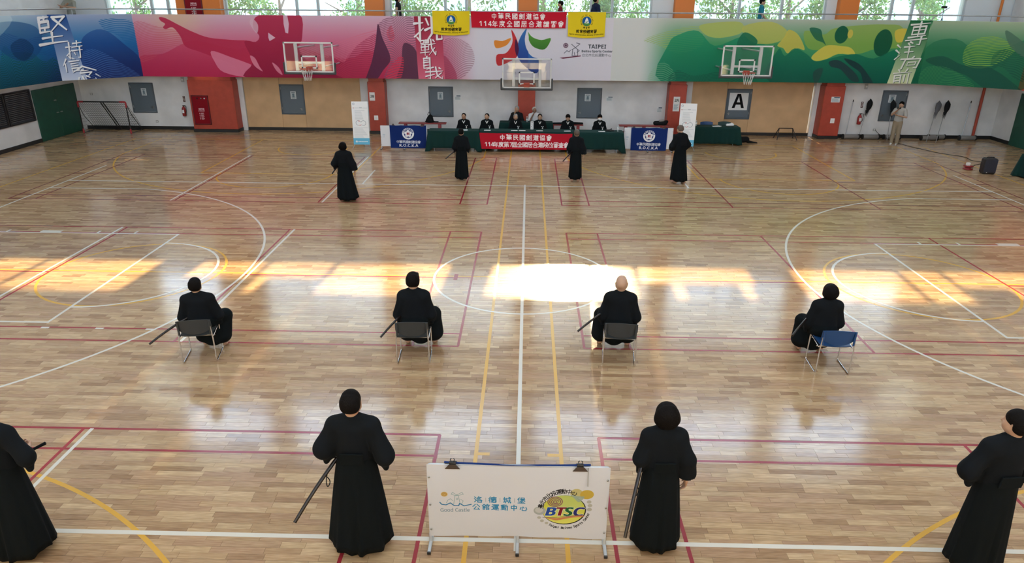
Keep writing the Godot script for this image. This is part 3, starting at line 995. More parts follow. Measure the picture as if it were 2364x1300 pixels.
		for l in ["1318,61 1327,69 1319,74", "1327,69 1337,60 1329,58", "1327,69 1318,61", "1327,69 1336,76 1331,80", "1321,74 1320,88 1333,88 1332,74", "1302,82 1308,76 1313,79 1316,75", "1325,80 1326,86"]:
			c.stroke(P(l), 0.9)
		c.ink(Color(0.28, 0.28, 0.33))
		c.poly(P("1292,93 1340,87 1340,89 1300,95")); c.ink(Color(0.40, 0.14, 0.24))
		latin(c, "TAIPEI", 1376, 70.5, 12.4, true, 0.5, 1.05); latin(c, "Beitou Sports Center", 1376, 79.5, 7.0, true, 0.5, 1.0)
		han(c, "台北市北投運動中心", 1342.5, 82.5, 6.9, 7.35, 0.045)
		c.ink(Color(0.22, 0.24, 0.28))
	if x1 > 1480 and x0 < 2112:
		blob(c, "1480,50 1530,30 1600,18 1612,60 1560,80 1510,60", Color(0.62, 0.74, 0.42, 0.65), null, true, wave.call(4.2, 8.0, 30.0, 1.0, 0.2))
		blob(c, "1536,60 1560,36 1600,28 1640,62 1700,40 1740,50 1780,90 1790,150 1530,150", Color(0.10, 0.58, 0.40, 0.75), Color(0.05, 0.45, 0.34, 0.9))
		blob(c, "1500,125 1530,100 1560,135 1545,150 1500,150", Color(0.55, 0.72, 0.55, 0.5), null, true, wave.call(4.0, 5.0, 12.0, 0.0))
		blob(c, "1605,14 1680,6 1700,16 1694,33 1657,43 1630,42 1611,32", Color(0.70, 0.76, 0.40, 0.9))
		blob(c, "1700,16 1760,6 1800,30 1780,52 1735,56 1706,40", Color(0.74, 0.76, 0.38, 0.85))
		blob(c, "1735,52 1720,36 1700,32 1690,60 1720,70", Color(0.10, 0.44, 0.32, 0.9))
		blob(c, "1780,60 1792,42 1800,24 1820,32 1835,52 1842,70 1825,66 1806,78 1794,66", Color(0.80, 0.76, 0.34, 0.9))
		blob(c, "1836,26 1880,34 1900,20 1960,12 2010,10 2050,16 2056,60 2000,66 1960,78 1900,70 1850,66", Color(0.56, 0.70, 0.30, 0.75))
		blob(c, "1860,86 1878,66 1895,58 1925,60 1945,64 1956,80 1920,78 1895,90 1872,95", Color(0.84, 0.80, 0.34, 0.95))
		blob(c, "1846,20 1862,44 1880,52 1888,58 1878,40 1870,22", Color(0.12, 0.40, 0.30, 0.85))
		c.disc(Vector2(1919, 34), 15, 20); c.ink(Color(0.06, 0.36, 0.26, 0.95)); c.disc(Vector2(1938, 32), 6, 10); c.ink(Color(0.80, 0.76, 0.34))
		c.disc(Vector2(2014, 52), 20, 31); c.ink(Color(0.05, 0.34, 0.24, 0.95)); blob(c, "2036,24 2062,20 2062,44 2044,50", Color(0.84, 0.78, 0.32))
		blob(c, "1784,68 1800,84 1820,66 1850,80 1872,96 1920,84 1958,78 2000,88 2050,70 2060,150 1780,150", Color(0.05, 0.46, 0.35, 0.75), Color(0.04, 0.36, 0.30, 0.9))
		blob(c, "1902,96 1926,94 1964,122 1976,142 1958,140 1930,114 1908,108", Color(0.14, 0.26, 0.27, 0.95))
		blob(c, "1934,88 1968,100 1996,128 2010,150 1990,150 1976,122 1950,104", Color(0.10, 0.24, 0.25, 0.95))
		blob(c, "1870,120 1890,112 1886,140 1876,146", Color(0.16, 0.30, 0.28, 0.8))
		blob(c, "1560,120 1600,132 1660,122 1700,132 1700,150 1550,150", Color(0.06, 0.34, 0.28, 0.7), null, true, wave.call(4.0, 6.0, 16.0, 0.0, 0.3))
	if x1 > 2040:
		blob(c, "2115,60 2180,40 2240,70 2290,60 2350,40 2350,150 2100,150", Color(0.10, 0.44, 0.30, 0.6))
		blob(c, "2205,64 2225,40 2270,32 2320,60 2270,100 2215,98", Color(0.56, 0.74, 0.30, 0.8), null, true, wave.call(4.0, 5.0, 20.0, 0.0, -0.1))
		blob(c, "2290,18 2350,56 2350,78 2318,62 2296,40", Color(0.30, 0.46, 0.38, 0.85))
		blob(c, "2274,70 2300,60 2350,80 2350,130 2300,98 2276,104", Color(0.06, 0.32, 0.26, 0.6), null, true, wave.call(4.2, 5.0, 16.0, 1.0))
		blob(c, "2118,90 2160,80 2210,98 2270,100 2330,130 2350,150 2280,150 2220,120 2150,104", Color(0.05, 0.30, 0.26, 0.6))
		blob(c, "2120,110 2170,104 2230,130 2240,150 2120,150", Color(0.30, 0.66, 0.38, 0.45), null, true, wave.call(4.0, 6.0, 18.0, 0.4, 0.2))
		c.poly(P("2065,-2 2117,-2 2094,150 2040,150")); c.ink(Color(0.12, 0.42, 0.26), Color(0.86, 0.90, 0.72))
		for sh in [[1.3, Color(0.08, 0.22, 0.16, 0.7)], [0.0, Color(0.93, 0.94, 0.92)]]:
			brush(c, "專", 2063 + sh[0], 2 + sh[0], 48, 54, 2.8, 0.1); brush(c, "注", 2046 + sh[0], 52 + sh[0], 42, 38, 2.6)
			brush(c, "向", 2066 + sh[0], 82 + sh[0], 40, 28, 2.4, 0.2); brush(c, "前", 2050 + sh[0], 112 + sh[0], 40, 38, 2.5)
			c.ink(sh[1])
	return c

func build_parapet() -> void:
	var par := Node3D.new()
	par.name = "wall_parapet"
	add_child(par)
	tag(par, "gallery parapet with painted murals in blue, crimson, white and green", "parapet", "", "structure")
	var pts := [Vector2(-19.6, 11.5), Vector2(-18.15, -10.2), Vector2(-17.55, -13.75), Vector2(-15.42, -15.62), Vector2(0.05, -15.62), Vector2(15.41, -15.62), Vector2(18.17, -13.86), Vector2(18.6, -9.0), Vector2(19.0, 11.5)]
	var span := [null, [-45.0, 145.0, 1.6], [145.0, 330.0, 1.8], [330.0, 1220.0, 1.55], [1220.0, 2112.0, 1.55], [2112.0, 2348.0, 1.6], [2348.0, 2480.0, 1.0], null]
	for i in span.size():
		var a: Vector2 = pts[i]
		var b: Vector2 = pts[i + 1]
		var d := (b - a).normalized()
		var n := Vector2(d.y, -d.x) * 0.14      # away from the hall
		var lo := [Vector3(a.x, 2.26, a.y), Vector3(b.x, 2.26, b.y)]
		var s := mb()
		var up := Vector3(0, 2.34, 0)
		var m: Material
		var nn := Vector3(n.x, 0, n.y)
		quv(s, lo[0], lo[0] + up, lo[1] + up, lo[1], Vector2(0.001, 0.001), Vector2(0.999, 0.999))
		if span[i] != null:
			m = printed(mural(span[i][0], span[i][1], span[i][2]), 0.45)
		else:
			m = mat(Color(0.20, 0.45, 0.62), 0.5) if i == 0 else mat(Color(0.85, 0.40, 0.25), 0.5)
		obj("mural_panel", s, m, par)
		s = mb()
		quad(s, lo[1] + nn, lo[1] + nn + up, lo[0] + nn + up, lo[0] + nn)
		quad(s, lo[0] + up, lo[0] + nn + up, lo[1] + nn + up, lo[1] + up)
		quad(s, lo[0], lo[1], lo[1] + nn, lo[0] + nn)
		obj("parapet_core", s, M.wall_up, par)
	# handrail
	var rail := Node3D.new()
	rail.name = "trim_4"
	add_child(rail)
	tag(rail, "thin steel handrail on short posts along the gallery parapet", "railing", "", "structure")
	var line3 := []
	for k in [Vector2(-19.7, 11.5), Vector2(-18.25, -10.2), Vector2(-17.64, -13.8), Vector2(-15.46, -15.7), Vector2(15.45, -15.7), Vector2(18.25, -13.9), Vector2(18.7, -9.0)]:
		line3.append(Vector3(k.x, 4.79, k.y))
	var s := mb(true)
	tube(s, bent(line3, 0.3), 0.025, 8)
	obj("top_rail", s, M.steel, rail)
	for x in range(-15, 17, 2):
		s = mb(true)
		tube(s, [Vector3(x, 4.59, -15.7), Vector3(x, 4.78, -15.7)], 0.015, 6)
		obj("rail_post", s, M.steel, rail)
	for k in [Vector2(-17.0, -14.36), Vector2(-18.1, -11.4), Vector2(17.1, -14.75), Vector2(18.4, -12.5)]:
		s = mb(true)
		tube(s, [Vector3(k.x, 4.59, k.y), Vector3(k.x, 4.78, k.y)], 0.015, 6)
		obj("rail_post", s, M.steel, rail)

# ---------------------------------------------------------------- hanging banners
func hang(n: String, label: String, cat: String, x0: float, x1: float, y0: float, y1: float, z: float, m: Material, sag := 0.05, group := "") -> Node3D:
	var t := thing(n, label, cat, Vector3((x0 + x1) / 2, y1, z), 0.0, group)
	var w := x1 - x0
	var h := y0 - y1
	var s := mb(true)
	sheet(s, 16, 10, func(u: float, v: float) -> Vector3:
		var wob := 0.012 * sin(u * 19.0 + v * 3.0) * v + 0.010 * sin(u * 7.0 - v * 5.0)
		return Vector3((u - 0.5) * w * (1.0 - 0.02 * v), h * (1.0 - v) - sag * sin(u * PI) * v - 0.012 * absf(sin(u * PI * 3.0)) * (1 - v), wob), 0.003)
	obj("cloth", s, m, t)
	return t

func yellow_flag() -> StandardMaterial3D:
	var c := Canvas.new(340, 220, Color(0.93, 0.82, 0.14))
	c.disc(Vector2(170, 78), 44); c.ink(Color(0.10, 0.36, 0.62))
	c.ring(Vector2(170, 78), 43, 1.5); c.ink(Color(0.86, 0.76, 0.10))
	c.disc(Vector2(170, 78), 38); c.ink(Color(0.10, 0.36, 0.62))
	c.poly(P("170,44 182,62 188,84 196,104 144,104 152,84 158,62")); c.ink(Color(0.95, 0.96, 0.92))
	blob(c, "138,98 156,92 170,98 184,92 202,98 190,112 170,116 150,112", Color(0.35, 0.60, 0.25))
	c.stroke(P("170,100 170,82"), 1.6); c.disc(Vector2(163, 84), 6, 3.4); c.disc(Vector2(177, 82), 6, 3.4); c.ink(Color(0.25, 0.52, 0.22))
	on_arc(c, "MINISTRY OF EDUCATION", Vector2(170, 78), 53, PI * 0.80, PI * 2.20, 13)
	on_arc(c, "教育部", Vector2(170, 78), 56, PI * 0.68, PI * 0.32, 17, false)
	c.ink(Color(0.20, 0.18, 0.10))
	han(c, "教育部體育署", 76, 150, 30, 32, 0.065)
	latin(c, "Sports Administration, Ministry of Education", 170, 200, 15, true, 0.5, 0.98)
	c.ink(Color(0.22, 0.19, 0.06))
	return printed(c, 0.75)

func build_banners() -> void:
	var yf := yellow_flag()
	hang("hanging_flag", "yellow flag with a round emblem hung left of the red banner on the gallery rail", "flag", -3.68, -2.24, 4.81, 3.97, -15.56, yf, 0.06, "yellow flags on the gallery rail")
	hang("hanging_flag", "yellow flag with a round emblem hung right of the red banner on the gallery rail", "flag", 1.55, 3.0, 4.81, 3.92, -15.56, yf, 0.06, "yellow flags on the gallery rail")
	var c := Canvas.new(888, 142, Color(0.78, 0.05, 0.17))
	han(c, "中華民國劍道協會", 190, 14, 50, 64.5, 0.062)
	han(c, "114年度全國居合道講習會", 66, 78, 52, 69, 0.062)
	c.ink(Color(0.97, 0.94, 0.93))
	hang("hanging_banner", "long red banner with white characters hung over the middle of the gallery parapet", "banner", -2.2, 1.5, 4.80, 4.21, -15.57, printed(c, 0.6), 0.015)

# ---------------------------------------------------------------- doors, hatches and what hangs on the walls
func hatch(n: int, at: Vector3, hinge_left: bool, paper := true) -> void:
	var d := Node3D.new()
	d.name = "door_%d" % n
	add_child(d)
	d.position = at
	tag(d, "", "", "", "structure")
	var w := 1.02
	var h := 1.23
	var s := mb()
	for k in [[0.0, 0.05, 0.0, h], [w - 0.05, w, 0.0, h], [0.05, w - 0.05, 0.0, 0.05], [0.05, w - 0.05, h - 0.05, h]]:
		box2(s, Vector3(k[0], k[2], -0.12), Vector3(k[1], k[3], 0.03), 0.006)
	obj("door_frame", s, M.hatch_frame, d)
	s = mb()
	box2(s, Vector3(0.055, 0.055, -0.10), Vector3(w - 0.055, h - 0.055, 0.012), 0.004)
	var lf := obj("leaf", s, M.hatch, d)
	for y in [0.2, 1.02]:
		s = mb(true)
		var x := 0.05 if hinge_left else w - 0.05
		tube(s, [Vector3(x, y, 0.02), Vector3(x, y + 0.1, 0.02)], 0.012, 6)
		obj("hinge", s, M.steel, lf)
	s = mb()
	var hx := w - 0.15 if hinge_left else 0.15
	bx(s, Vector3(hx, 0.22, 0.01), Vector3(0.04, 0.1, 0.03), 0.006)
	bx(s, Vector3(hx - 0.03, 0.24, 0.04), Vector3(0.1, 0.02, 0.02), 0.004)
	obj("handle", s, M.steel, lf)

func paper(n: String, label: String, x0: float, x1: float, y0: float, y1: float, z: float, c: Canvas, cat := "notice", group := "") -> void:
	var s := mb()
	var cx := (x0 + x1) / 2
	var cy := (y0 + y1) / 2
	var w := absf(x1 - x0)
	var h := absf(y1 - y0)
	quv(s, Vector3(-w / 2, -h / 2, 0.004), Vector3(-w / 2, h / 2, 0.004), Vector3(w / 2, h / 2, 0.004), Vector3(w / 2, -h / 2, 0.004), Vector2.ZERO, Vector2.ONE)
	s.set_uv(Vector2(0.01, 0.01))
	for k in [[Vector3(-w / 2, -h / 2, 0), Vector3(-w / 2, h / 2, 0), Vector3(-w / 2, h / 2, 0.004), Vector3(-w / 2, -h / 2, 0.004)], [Vector3(w / 2, -h / 2, 0.004), Vector3(w / 2, h / 2, 0.004), Vector3(w / 2, h / 2, 0), Vector3(w / 2, -h / 2, 0)], [Vector3(-w / 2, h / 2, 0.004), Vector3(-w / 2, h / 2, 0), Vector3(w / 2, h / 2, 0), Vector3(w / 2, h / 2, 0.004)]]:
		quad(s, k[0], k[1], k[2], k[3])
	var o := obj(n, s, printed(c, 0.7))
	o.position = Vector3(cx, cy, z)
	tag(o, label, cat, group)

func notice_print(w: int, h: int, kind: int) -> Canvas:
	var c := Canvas.new(w, h, Color(0.86, 0.88, 0.88))
	if kind == 0:       # a door notice with a pictogram
		c.rect(w * 0.08, h * 0.05, w * 0.84, h * 0.9); c.ink(Color(0.74, 0.79, 0.80))
		c.disc(Vector2(w * 0.5, h * 0.42), w * 0.2); c.rect(w * 0.3, h * 0.55, w * 0.4, h * 0.22); c.ink(Color(0.42, 0.50, 0.54))
		c.rect(w * 0.2, h * 0.12, w * 0.6, h * 0.08); c.rect(w * 0.2, h * 0.84, w * 0.6, h * 0.05); c.ink(Color(0.45, 0.50, 0.53))
	else:               # rows of text under a dark heading
		c.rect(w * 0.3, h * 0.08, w * 0.64, h * 0.16); c.ink(Color(0.25, 0.32, 0.40))
		for i in 5:
			c.rect(w * 0.08, h * (0.34 + i * 0.12), w * (0.84 if i % 2 == 0 else 0.7), h * 0.05)
		c.ink(Color(0.50, 0.58, 0.62))
	return c

func plate(n: String, label: String, at: Vector3, size: Vector3, m: Material, cat: String, marks := true, group := "") -> void:
	var t := thing(n, label, cat, at, 0.0, group)
	var s := mb()
	bx(s, Vector3(0, 0, size.z / 2), size, 0.006)
	obj("plate", s, m, t)
	if marks:
		s = mb()
		bx(s, Vector3(0, 0, size.z + 0.003), Vector3(size.x * 0.5, size.y * 0.5, 0.008), 0.002)
		obj("rocker", s, M.paper, t)

func extinguisher(at: Vector3, label: String) -> void:
	var t := thing("fire_extinguisher", label, "fire extinguisher", at, 0.0)
	var s := mb(true)
	lathe(s, [Vector2(0.0, 0.0), Vector2(0.07, 0.005), Vector2(0.078, 0.03), Vector2(0.078, 0.30), Vector2(0.06, 0.35), Vector2(0.03, 0.38), Vector2(0.026, 0.40), Vector2(0, 0.40)], 14, Vector3(0, 0, 0.09))
	obj("cylinder", s, mat(lin(0.30, 0.02, 0.02), 0.3), t)
	s = mb()
	bx(s, Vector3(0, 0.2, 0.168), Vector3(0.08, 0.13, 0.006), 0.002)
	obj("label_plate", s, M.paper, t)
	s = mb()
	bx(s, Vector3(0.02, 0.43, 0.09), Vector3(0.1, 0.03, 0.03), 0.006)
	bx(s, Vector3(0.0, 0.40, 0.09), Vector3(0.04, 0.05, 0.04), 0.006)
	obj("valve", s, M.black, t)
	s = mb(true)
	tube(s, bent([Vector3(0.03, 0.42, 0.1), Vector3(0.13, 0.44, 0.12), Vector3(0.12, 0.2, 0.13), Vector3(0.08, 0.1, 0.13)], 0.1), 0.011, 6)
	obj("hose", s, M.black, t)

func build_wall_things() -> void:
	hatch(1, Vector3(-16.55, 0.69, -16.45), true)
	hatch(2, Vector3(-10.31, 0.66, -16.6), true)
	hatch(3, Vector3(-4.06, 0.65, -16.45), true)
	hatch(4, Vector3(2.08, 0.65, -16.45), false)
	hatch(5, Vector3(8.26, 0.66, -16.6), false)
	hatch(6, Vector3(14.45, 0.69, -16.3), false)
	var np := notice_print(60, 90, 0)
	var k := 0
	for q in [[-16.06, -15.85, 1.69, 1.40, -16.45, "small white notice on the grey hatch behind the goal"], [-9.86, -9.63, 1.61, 1.30, -16.6, "small white notice on the grey hatch in the left tan boards"], [-3.68, -3.46, 1.66, 1.36, -16.45, "small white notice on the grey hatch behind the left judges"], [2.40, 2.64, 1.64, 1.35, -16.45, "small white notice on the grey hatch behind the masked judge"], [14.72, 15.0, 1.75, 1.44, -16.3, "small white notice on the grey hatch behind the man filming"]]:
		paper("door_notice", q[5], q[0], q[1], q[2], q[3], q[4] + 0.014, np, "notice", "white notices on the grey hatches")
	var rows := notice_print(80, 60, 1)
	paper("wall_notice", "small notice with a dark heading right of the hatch behind the left judges", -2.98, -2.72, 1.54, 1.34, -16.45, rows)
	paper("wall_notice", "small notice with a dark heading right of the hatch behind the masked judge", 3.28, 3.56, 1.55, 1.36, -16.45, rows)
	paper("wall_notice", "torn small notice low on the white wall left of the pillar marked 2A", 5.40, 5.62, 1.15, 0.92, -16.45, notice_print(70, 70, 1))
	paper("wall_notice", "white notice on the red pillar right of the A sign", 12.27, 12.62, 1.69, 1.47, -15.95, rows)
	var c := Canvas.new(76, 120, Color(0.88, 0.88, 0.87))
	latin(c, "2B", 38, 76, 52, true, 0.5); c.ink(Color(0.22, 0.24, 0.24))
	paper("number_sign", "white sheet reading 2B on the left red pillar", -6.41, -6.19, 1.68, 1.35, -15.95, c, "sign")
	c = Canvas.new(80, 180, Color(0.88, 0.88, 0.87))
	latin(c, "2A", 40, 62, 46, true, 0.5); c.ink(Color(0.22, 0.24, 0.24))
	for i in 6: c.rect(10, 96 + i * 11, 56 - (i % 3) * 8, 5)
	c.ink(Color(0.45, 0.62, 0.68))
	paper("number_sign", "tall white sheet reading 2A on the right red pillar", 5.95, 6.21, 1.63, 1.05, -15.95, c, "sign")
	c = Canvas.new(200, 190, Color(0.90, 0.91, 0.91))
	latin(c, "A", 100, 166, 210, true, 0.5, 0.95); c.ink(Color(0.03, 0.04, 0.06))
	paper("letter_sign", "large white sheet with a bold black A on the grey hatch", 8.37, 9.14, 1.73, 1.03, -16.586, c, "sign")
	for q in [[-6.19, 0.66, "white switch plate on the left red pillar"], [12.46, 0.735, "white switch plate on the red pillar right of the tan boards"]]:
		plate("switch_plate", q[2], Vector3(q[0], q[1], -15.95), Vector3(0.17, 0.19, 0.02), mat(lin(0.9, 0.9, 0.9), 0.25), "switch")
	for q in [[-15.62, 0.335, -16.45, "grey socket low on the wall right of the goal"], [14.39, 0.335, -16.3, "grey socket low on the wall left of the man filming"], [-18.2, 1.44, -16.45, "small grey plate beside the left green door"]]:
		plate("wall_socket", q[3], Vector3(q[0], q[1], q[2]), Vector3(0.11, 0.09, 0.015), mat(lin(0.35, 0.36, 0.36), 0.4), "socket")
	for q in [[-14.24, -16.45, "grey emergency lamp high on the wall left of the broad red panel"], [13.72, -16.3, "grey emergency lamp high on the wall left of the right hatch"]]:
		var t := thing("emergency_lamp", q[2], "lamp", Vector3(q[0], 2.06, q[1]))
		var s := mb()
		bx(s, Vector3(0, 0, 0.03), Vector3(0.12, 0.2, 0.05), 0.01)
		obj("housing", s, mat(lin(0.45, 0.46, 0.46), 0.5), t)
		s = mb(true)
		lathe(s, [Vector2(0.0, 0.0), Vector2(0.035, 0.0), Vector2(0.035, 0.02), Vector2(0.0, 0.03)], 10, Vector3(0, 0.0, 0.055), Basis(Vector3.RIGHT, PI / 2))
		obj("lens", s, M.paper, t)
	var c2 := Canvas.new(24, 80, Color(0.20, 0.05, 0.06))
	for i in 4:
		c2.rect(6, 6 + i * 18, 12, 10)
	c2.ink(Color(0.85, 0.80, 0.78))
	for q in [[-14.32, 1.27, -16.45, "narrow dark sign above the left fire extinguisher"], [13.70, 1.34, -16.3, "narrow dark sign above the right fire extinguisher"]]:
		paper("extinguisher_sign", q[3], q[0] - 0.045, q[0] + 0.045, q[1] + 0.12, q[1] - 0.12, q[2], c2, "sign")
	extinguisher(Vector3(-14.36, 0.58, -16.45), "red fire extinguisher hung left of the broad red panel")
	extinguisher(Vector3(13.66, 0.56, -16.3), "red fire extinguisher hung on the right wall between two dust mops")
	# fire hose cabinets
	for q in [[-13.42, 0.90, -15.95, 0.70, 1.18, "maroon fire hose cabinet set in the broad red panel", 0], [-13.47, 4.95, -16.8, 0.72, 1.1, "maroon fire hose cabinet on the wide orange upper pillar", 1]]:
		var t := thing("hose_cabinet", q[5], "fire cabinet", Vector3(q[0], q[1], q[2]))
		var s := mb()
		var w: float = q[3]
		var h: float = q[4]
		for e in [[-1, 0], [1, 0], [0, -1], [0, 1]]:
			bx(s, Vector3(e[0] * (w / 2 - 0.02), e[1] * (h / 2 - 0.02), 0.02), Vector3(0.04 if e[0] else w, 0.04 if e[1] else h, 0.05), 0.006)
		obj("cabinet_frame", s, mat(lin(0.12, 0.004, 0.012), 0.4), t)
		var pc := Canvas.new(140, 236, Color(0.50, 0.03, 0.10))
		han(pc, "消防栓", 46, 100, 17, 19, 0.07)
		latin(pc, "HYDRANT", 72, 130, 13, true, 0.5)
		for i in 4:
			pc.disc(Vector2(52, 146 + i * 16), 4); pc.rect(62, 142 + i * 16, 30, 3); pc.rect(62, 148 + i * 16, 24, 3)
		pc.ink(Color(0.90, 0.80, 0.80))
		s = mb()
		quv(s, Vector3(-w / 2 + 0.04, -h / 2 + 0.04, 0.035), Vector3(-w / 2 + 0.04, h / 2 - 0.04, 0.035), Vector3(w / 2 - 0.04, h / 2 - 0.04, 0.035), Vector3(w / 2 - 0.04, -h / 2 + 0.04, 0.035), Vector2.ZERO, Vector2.ONE)
		var cdoor := obj("cabinet_door", s, printed(pc, 0.4), t)
		for e in [[-0.1, M.black], [0.06, M.steel], [0.2, M.white]]:
			s = mb(true)
			lathe(s, [Vector2(0.03, 0.0), Vector2(0.03, 0.012), Vector2(0.0, 0.02)], 10, Vector3(e[0], h / 2 - 0.12, 0.035), Basis(Vector3.RIGHT, PI / 2))
			obj("indicator", s, e[1], cdoor)
	# the two green doors and the louvre on the left
	for q in [[-18.65, -16.05, -13.42, 1.93, "green double door at the left corner of the hall", 1.0, 7], [19.2, -15.05, -10.2, 2.0, "green double door at the right edge of the hall", -1.0, 8]]:
		var d := Node3D.new()
		d.name = "door_%d" % q[6]
		add_child(d)
		tag(d, q[4], "door", "", "structure")
		var mid: float = (q[1] + q[2]) / 2
		var x: float = q[0]
		var o: float = q[5]
		for e in [[q[1], mid], [mid, q[2]]]:
			var s := mb()
			box2(s, Vector3(x, 0.01, e[0] + 0.006), Vector3(x + o * 0.05, q[3], e[1] - 0.006), 0.006)
			if q[6] == 8:
				box2(s, Vector3(x, 0.72, e[0] + 0.2), Vector3(x + o * 0.07, 0.76, e[1] - 0.2), 0.006)
			obj("door_leaf", s, M.greendoor, d)
		var s2 := mb()
		for e in [[-0.12, 0.95], [0.12, 0.95], [0.12, 1.42]]:
			bx(s2, Vector3(x + o * 0.07, e[1], mid + e[0]), Vector3(0.04, 0.035, 0.12), 0.006)
		obj("door_handle", s2, M.steel, d)
	var vn := Node3D.new()
	vn.name = "window_30"
	add_child(vn)
	tag(vn, "dark louvred vent in the left wall", "vent", "", "structure")
	for e in [[-13.3, -11.9], [-11.85, -10.4]]:
		var s := mb()
		for k2 in [[0.84, 0.89], [1.95, 2.0]]:
			box2(s, Vector3(-18.66, k2[0], e[0]), Vector3(-18.58, k2[1], e[1]), 0.006)
		for k2 in [e[0], e[1] - 0.05]:
			box2(s, Vector3(-18.66, 0.84, k2), Vector3(-18.58, 2.0, k2 + 0.05), 0.006)
		obj("vent_frame", s, M.black, vn)
		for i in 17:
			s = mb()
			bx(s, Vector3(-18.62, 0.92 + i * 0.064, (e[0] + e[1]) / 2), Vector3(0.06, 0.008, e[1] - e[0] - 0.1), 0.0, Basis(Vector3.BACK, -0.7))
			obj("louvre_slat", s, mat(lin(0.03, 0.035, 0.045), 0.5) if i == 0 and e[0] < -12 else M.base, vn)
	var s3 := mb(true)
	tube(s3, [Vector3(18.42, 0.02, -16.22), Vector3(18.42, 2.9, -16.22)], 0.055, 10)
	for y in [0.5, 1.5]: bx(s3, Vector3(18.42, y, -16.27), Vector3(0.05, 0.03, 0.08))
	struct("trim_5", s3, M.red, "red vertical fire pipe near the right corner")
	s3 = mb(true)
	tube(s3, [Vector3(18.75, 3.6, -17.0), Vector3(18.75, 9.0, -17.0)], 0.05, 10)
	struct("trim_6", s3, M.orange, "orange pipe on the upper wall at the right")

# ---------------------------------------------------------------- basketball hoops
func hoop(at: Vector3, label: String, dark: bool) -> void:
	var t := thing("basketball_hoop", label, "basketball hoop", at, 0.0, "basketball hoops along the far wall")
	var W := 1.8
	var H := 1.06
	var s := mb()
	box2(s, Vector3(-W / 2 + 0.02, 0.02, -0.01), Vector3(W / 2 - 0.02, H - 0.02, 0.006))
	var gm: StandardMaterial3D = M.board_glass
	var board := obj("backboard_glass", s, gm, t)
	s = mb()
	for k in [[-W / 2, W / 2, 0, 0.05], [-W / 2, W / 2, H - 0.05, H], [-W / 2, -W / 2 + 0.05, 0, H], [W / 2 - 0.05, W / 2, 0, H]]:
		box2(s, Vector3(k[0], k[2], -0.03), Vector3(k[1], k[3], 0.02), 0.005)
	obj("backboard_frame", s, M.alu if dark else M.white, t)
	s = mb()
	var q := 0.008
	for k in [[-0.29, 0.29, 0.14, 0.19], [-0.29, 0.29, 0.54, 0.59], [-0.29, -0.24, 0.14, 0.59], [0.24, 0.29, 0.14, 0.59]]:
		box2(s, Vector3(k[0], k[2], 0.006), Vector3(k[1], k[3], q + 0.002))
	obj("target_square", s, M.white if not dark else M.alu, board)
	s = mb()
	box2(s, Vector3(-W / 2 - 0.03, -0.07, -0.04), Vector3(W / 2 + 0.03, 0.01, 0.045), 0.02)
	for e in [-1, 1]:
		box2(s, Vector3(e * (W / 2 + 0.03) - 0.03, -0.07, -0.04), Vector3(e * (W / 2 + 0.03) + 0.03, 0.36, 0.045), 0.02)
	obj("edge_padding", s, mat(lin(0.06, 0.065, 0.07), 0.7), t)
	# carrier behind the glass, held out from the parapet
	s = mb()
	for e in [-1, 1]:
		box2(s, Vector3(e * 0.48 - 0.05, 0.06, -0.14), Vector3(e * 0.48 + 0.05, H - 0.06, -0.03), 0.006)
	box2(s, Vector3(-0.5, 0.30, -0.13), Vector3(0.5, 0.37, -0.06), 0.006)
	obj("carrier", s, M.white, t)
	var wall := -15.6 - at.z
	for e in [-1, 1]:
		s = mb(true)
		tube(s, [Vector3(e * 0.48, H - 0.2, -0.14), Vector3(e * 0.48, H - 0.25, wall)], 0.03, 8)
		tube(s, [Vector3(e * 0.48, 0.2, -0.14), Vector3(e * 0.48, (0.15 if at.y > 2.4 else 0.35), wall)], 0.03, 8)
		obj("wall_arm", s, M.alu, t)
	s = mb()
	bx(s, Vector3(0, 0.13, 0.06), Vector3(0.22, 0.16, 0.1), 0.01)
	obj("rim_bracket", s, mat(lin(0.42, 0.06, 0.03), 0.4), t)
	s = mb(true)
	var ring := []
	for i in 25: ring.append(Vector3(sin(TAU * i / 24) * 0.23, 0.16, 0.36 - cos(TAU * i / 24) * 0.23))
	tube(s, ring, 0.012, 6, false)
	var rim := obj("rim", s, mat(lin(0.42, 0.06, 0.03), 0.4), t)
	if not dark:
		s = mb()
		for i in 12:
			for dir in [-1, 1]:
				var pts := []
				for j in 6:
					var f := j / 5.0
					var r := lerpf(0.225, 0.12, pow(f, 0.7))
					var an: float = TAU * (i + dir * f * 1.0) / 12
					pts.append(Vector3(sin(an) * r, 0.15 - 0.40 * f, 0.36 - cos(an) * r))
				tube(s, pts, 0.005, 4, false)
		obj("net", s, M.paper, rim)

# ---------------------------------------------------------------- tables, stands and other things on the floor
func rrect(w: float, d: float, n: int) -> PackedVector2Array:
	# points round a rectangle, clockwise seen from above with x right and z towards the viewer
	var out := PackedVector2Array()
	for k in 4:
		var a: Vector2 = [Vector2(-w, -d), Vector2(-w, d), Vector2(w, d), Vector2(w, -d)][k] * 0.5
		var b: Vector2 = [Vector2(-w, d), Vector2(w, d), Vector2(w, -d), Vector2(-w, -d)][k] * 0.5
		var m := maxi(3, int(n * a.distance_to(b) / (w + d)))
		for i in m: out.append(a.lerp(b, (i + 0.5 * (1.0 if i == 0 else 1.0)) / m))
	return out

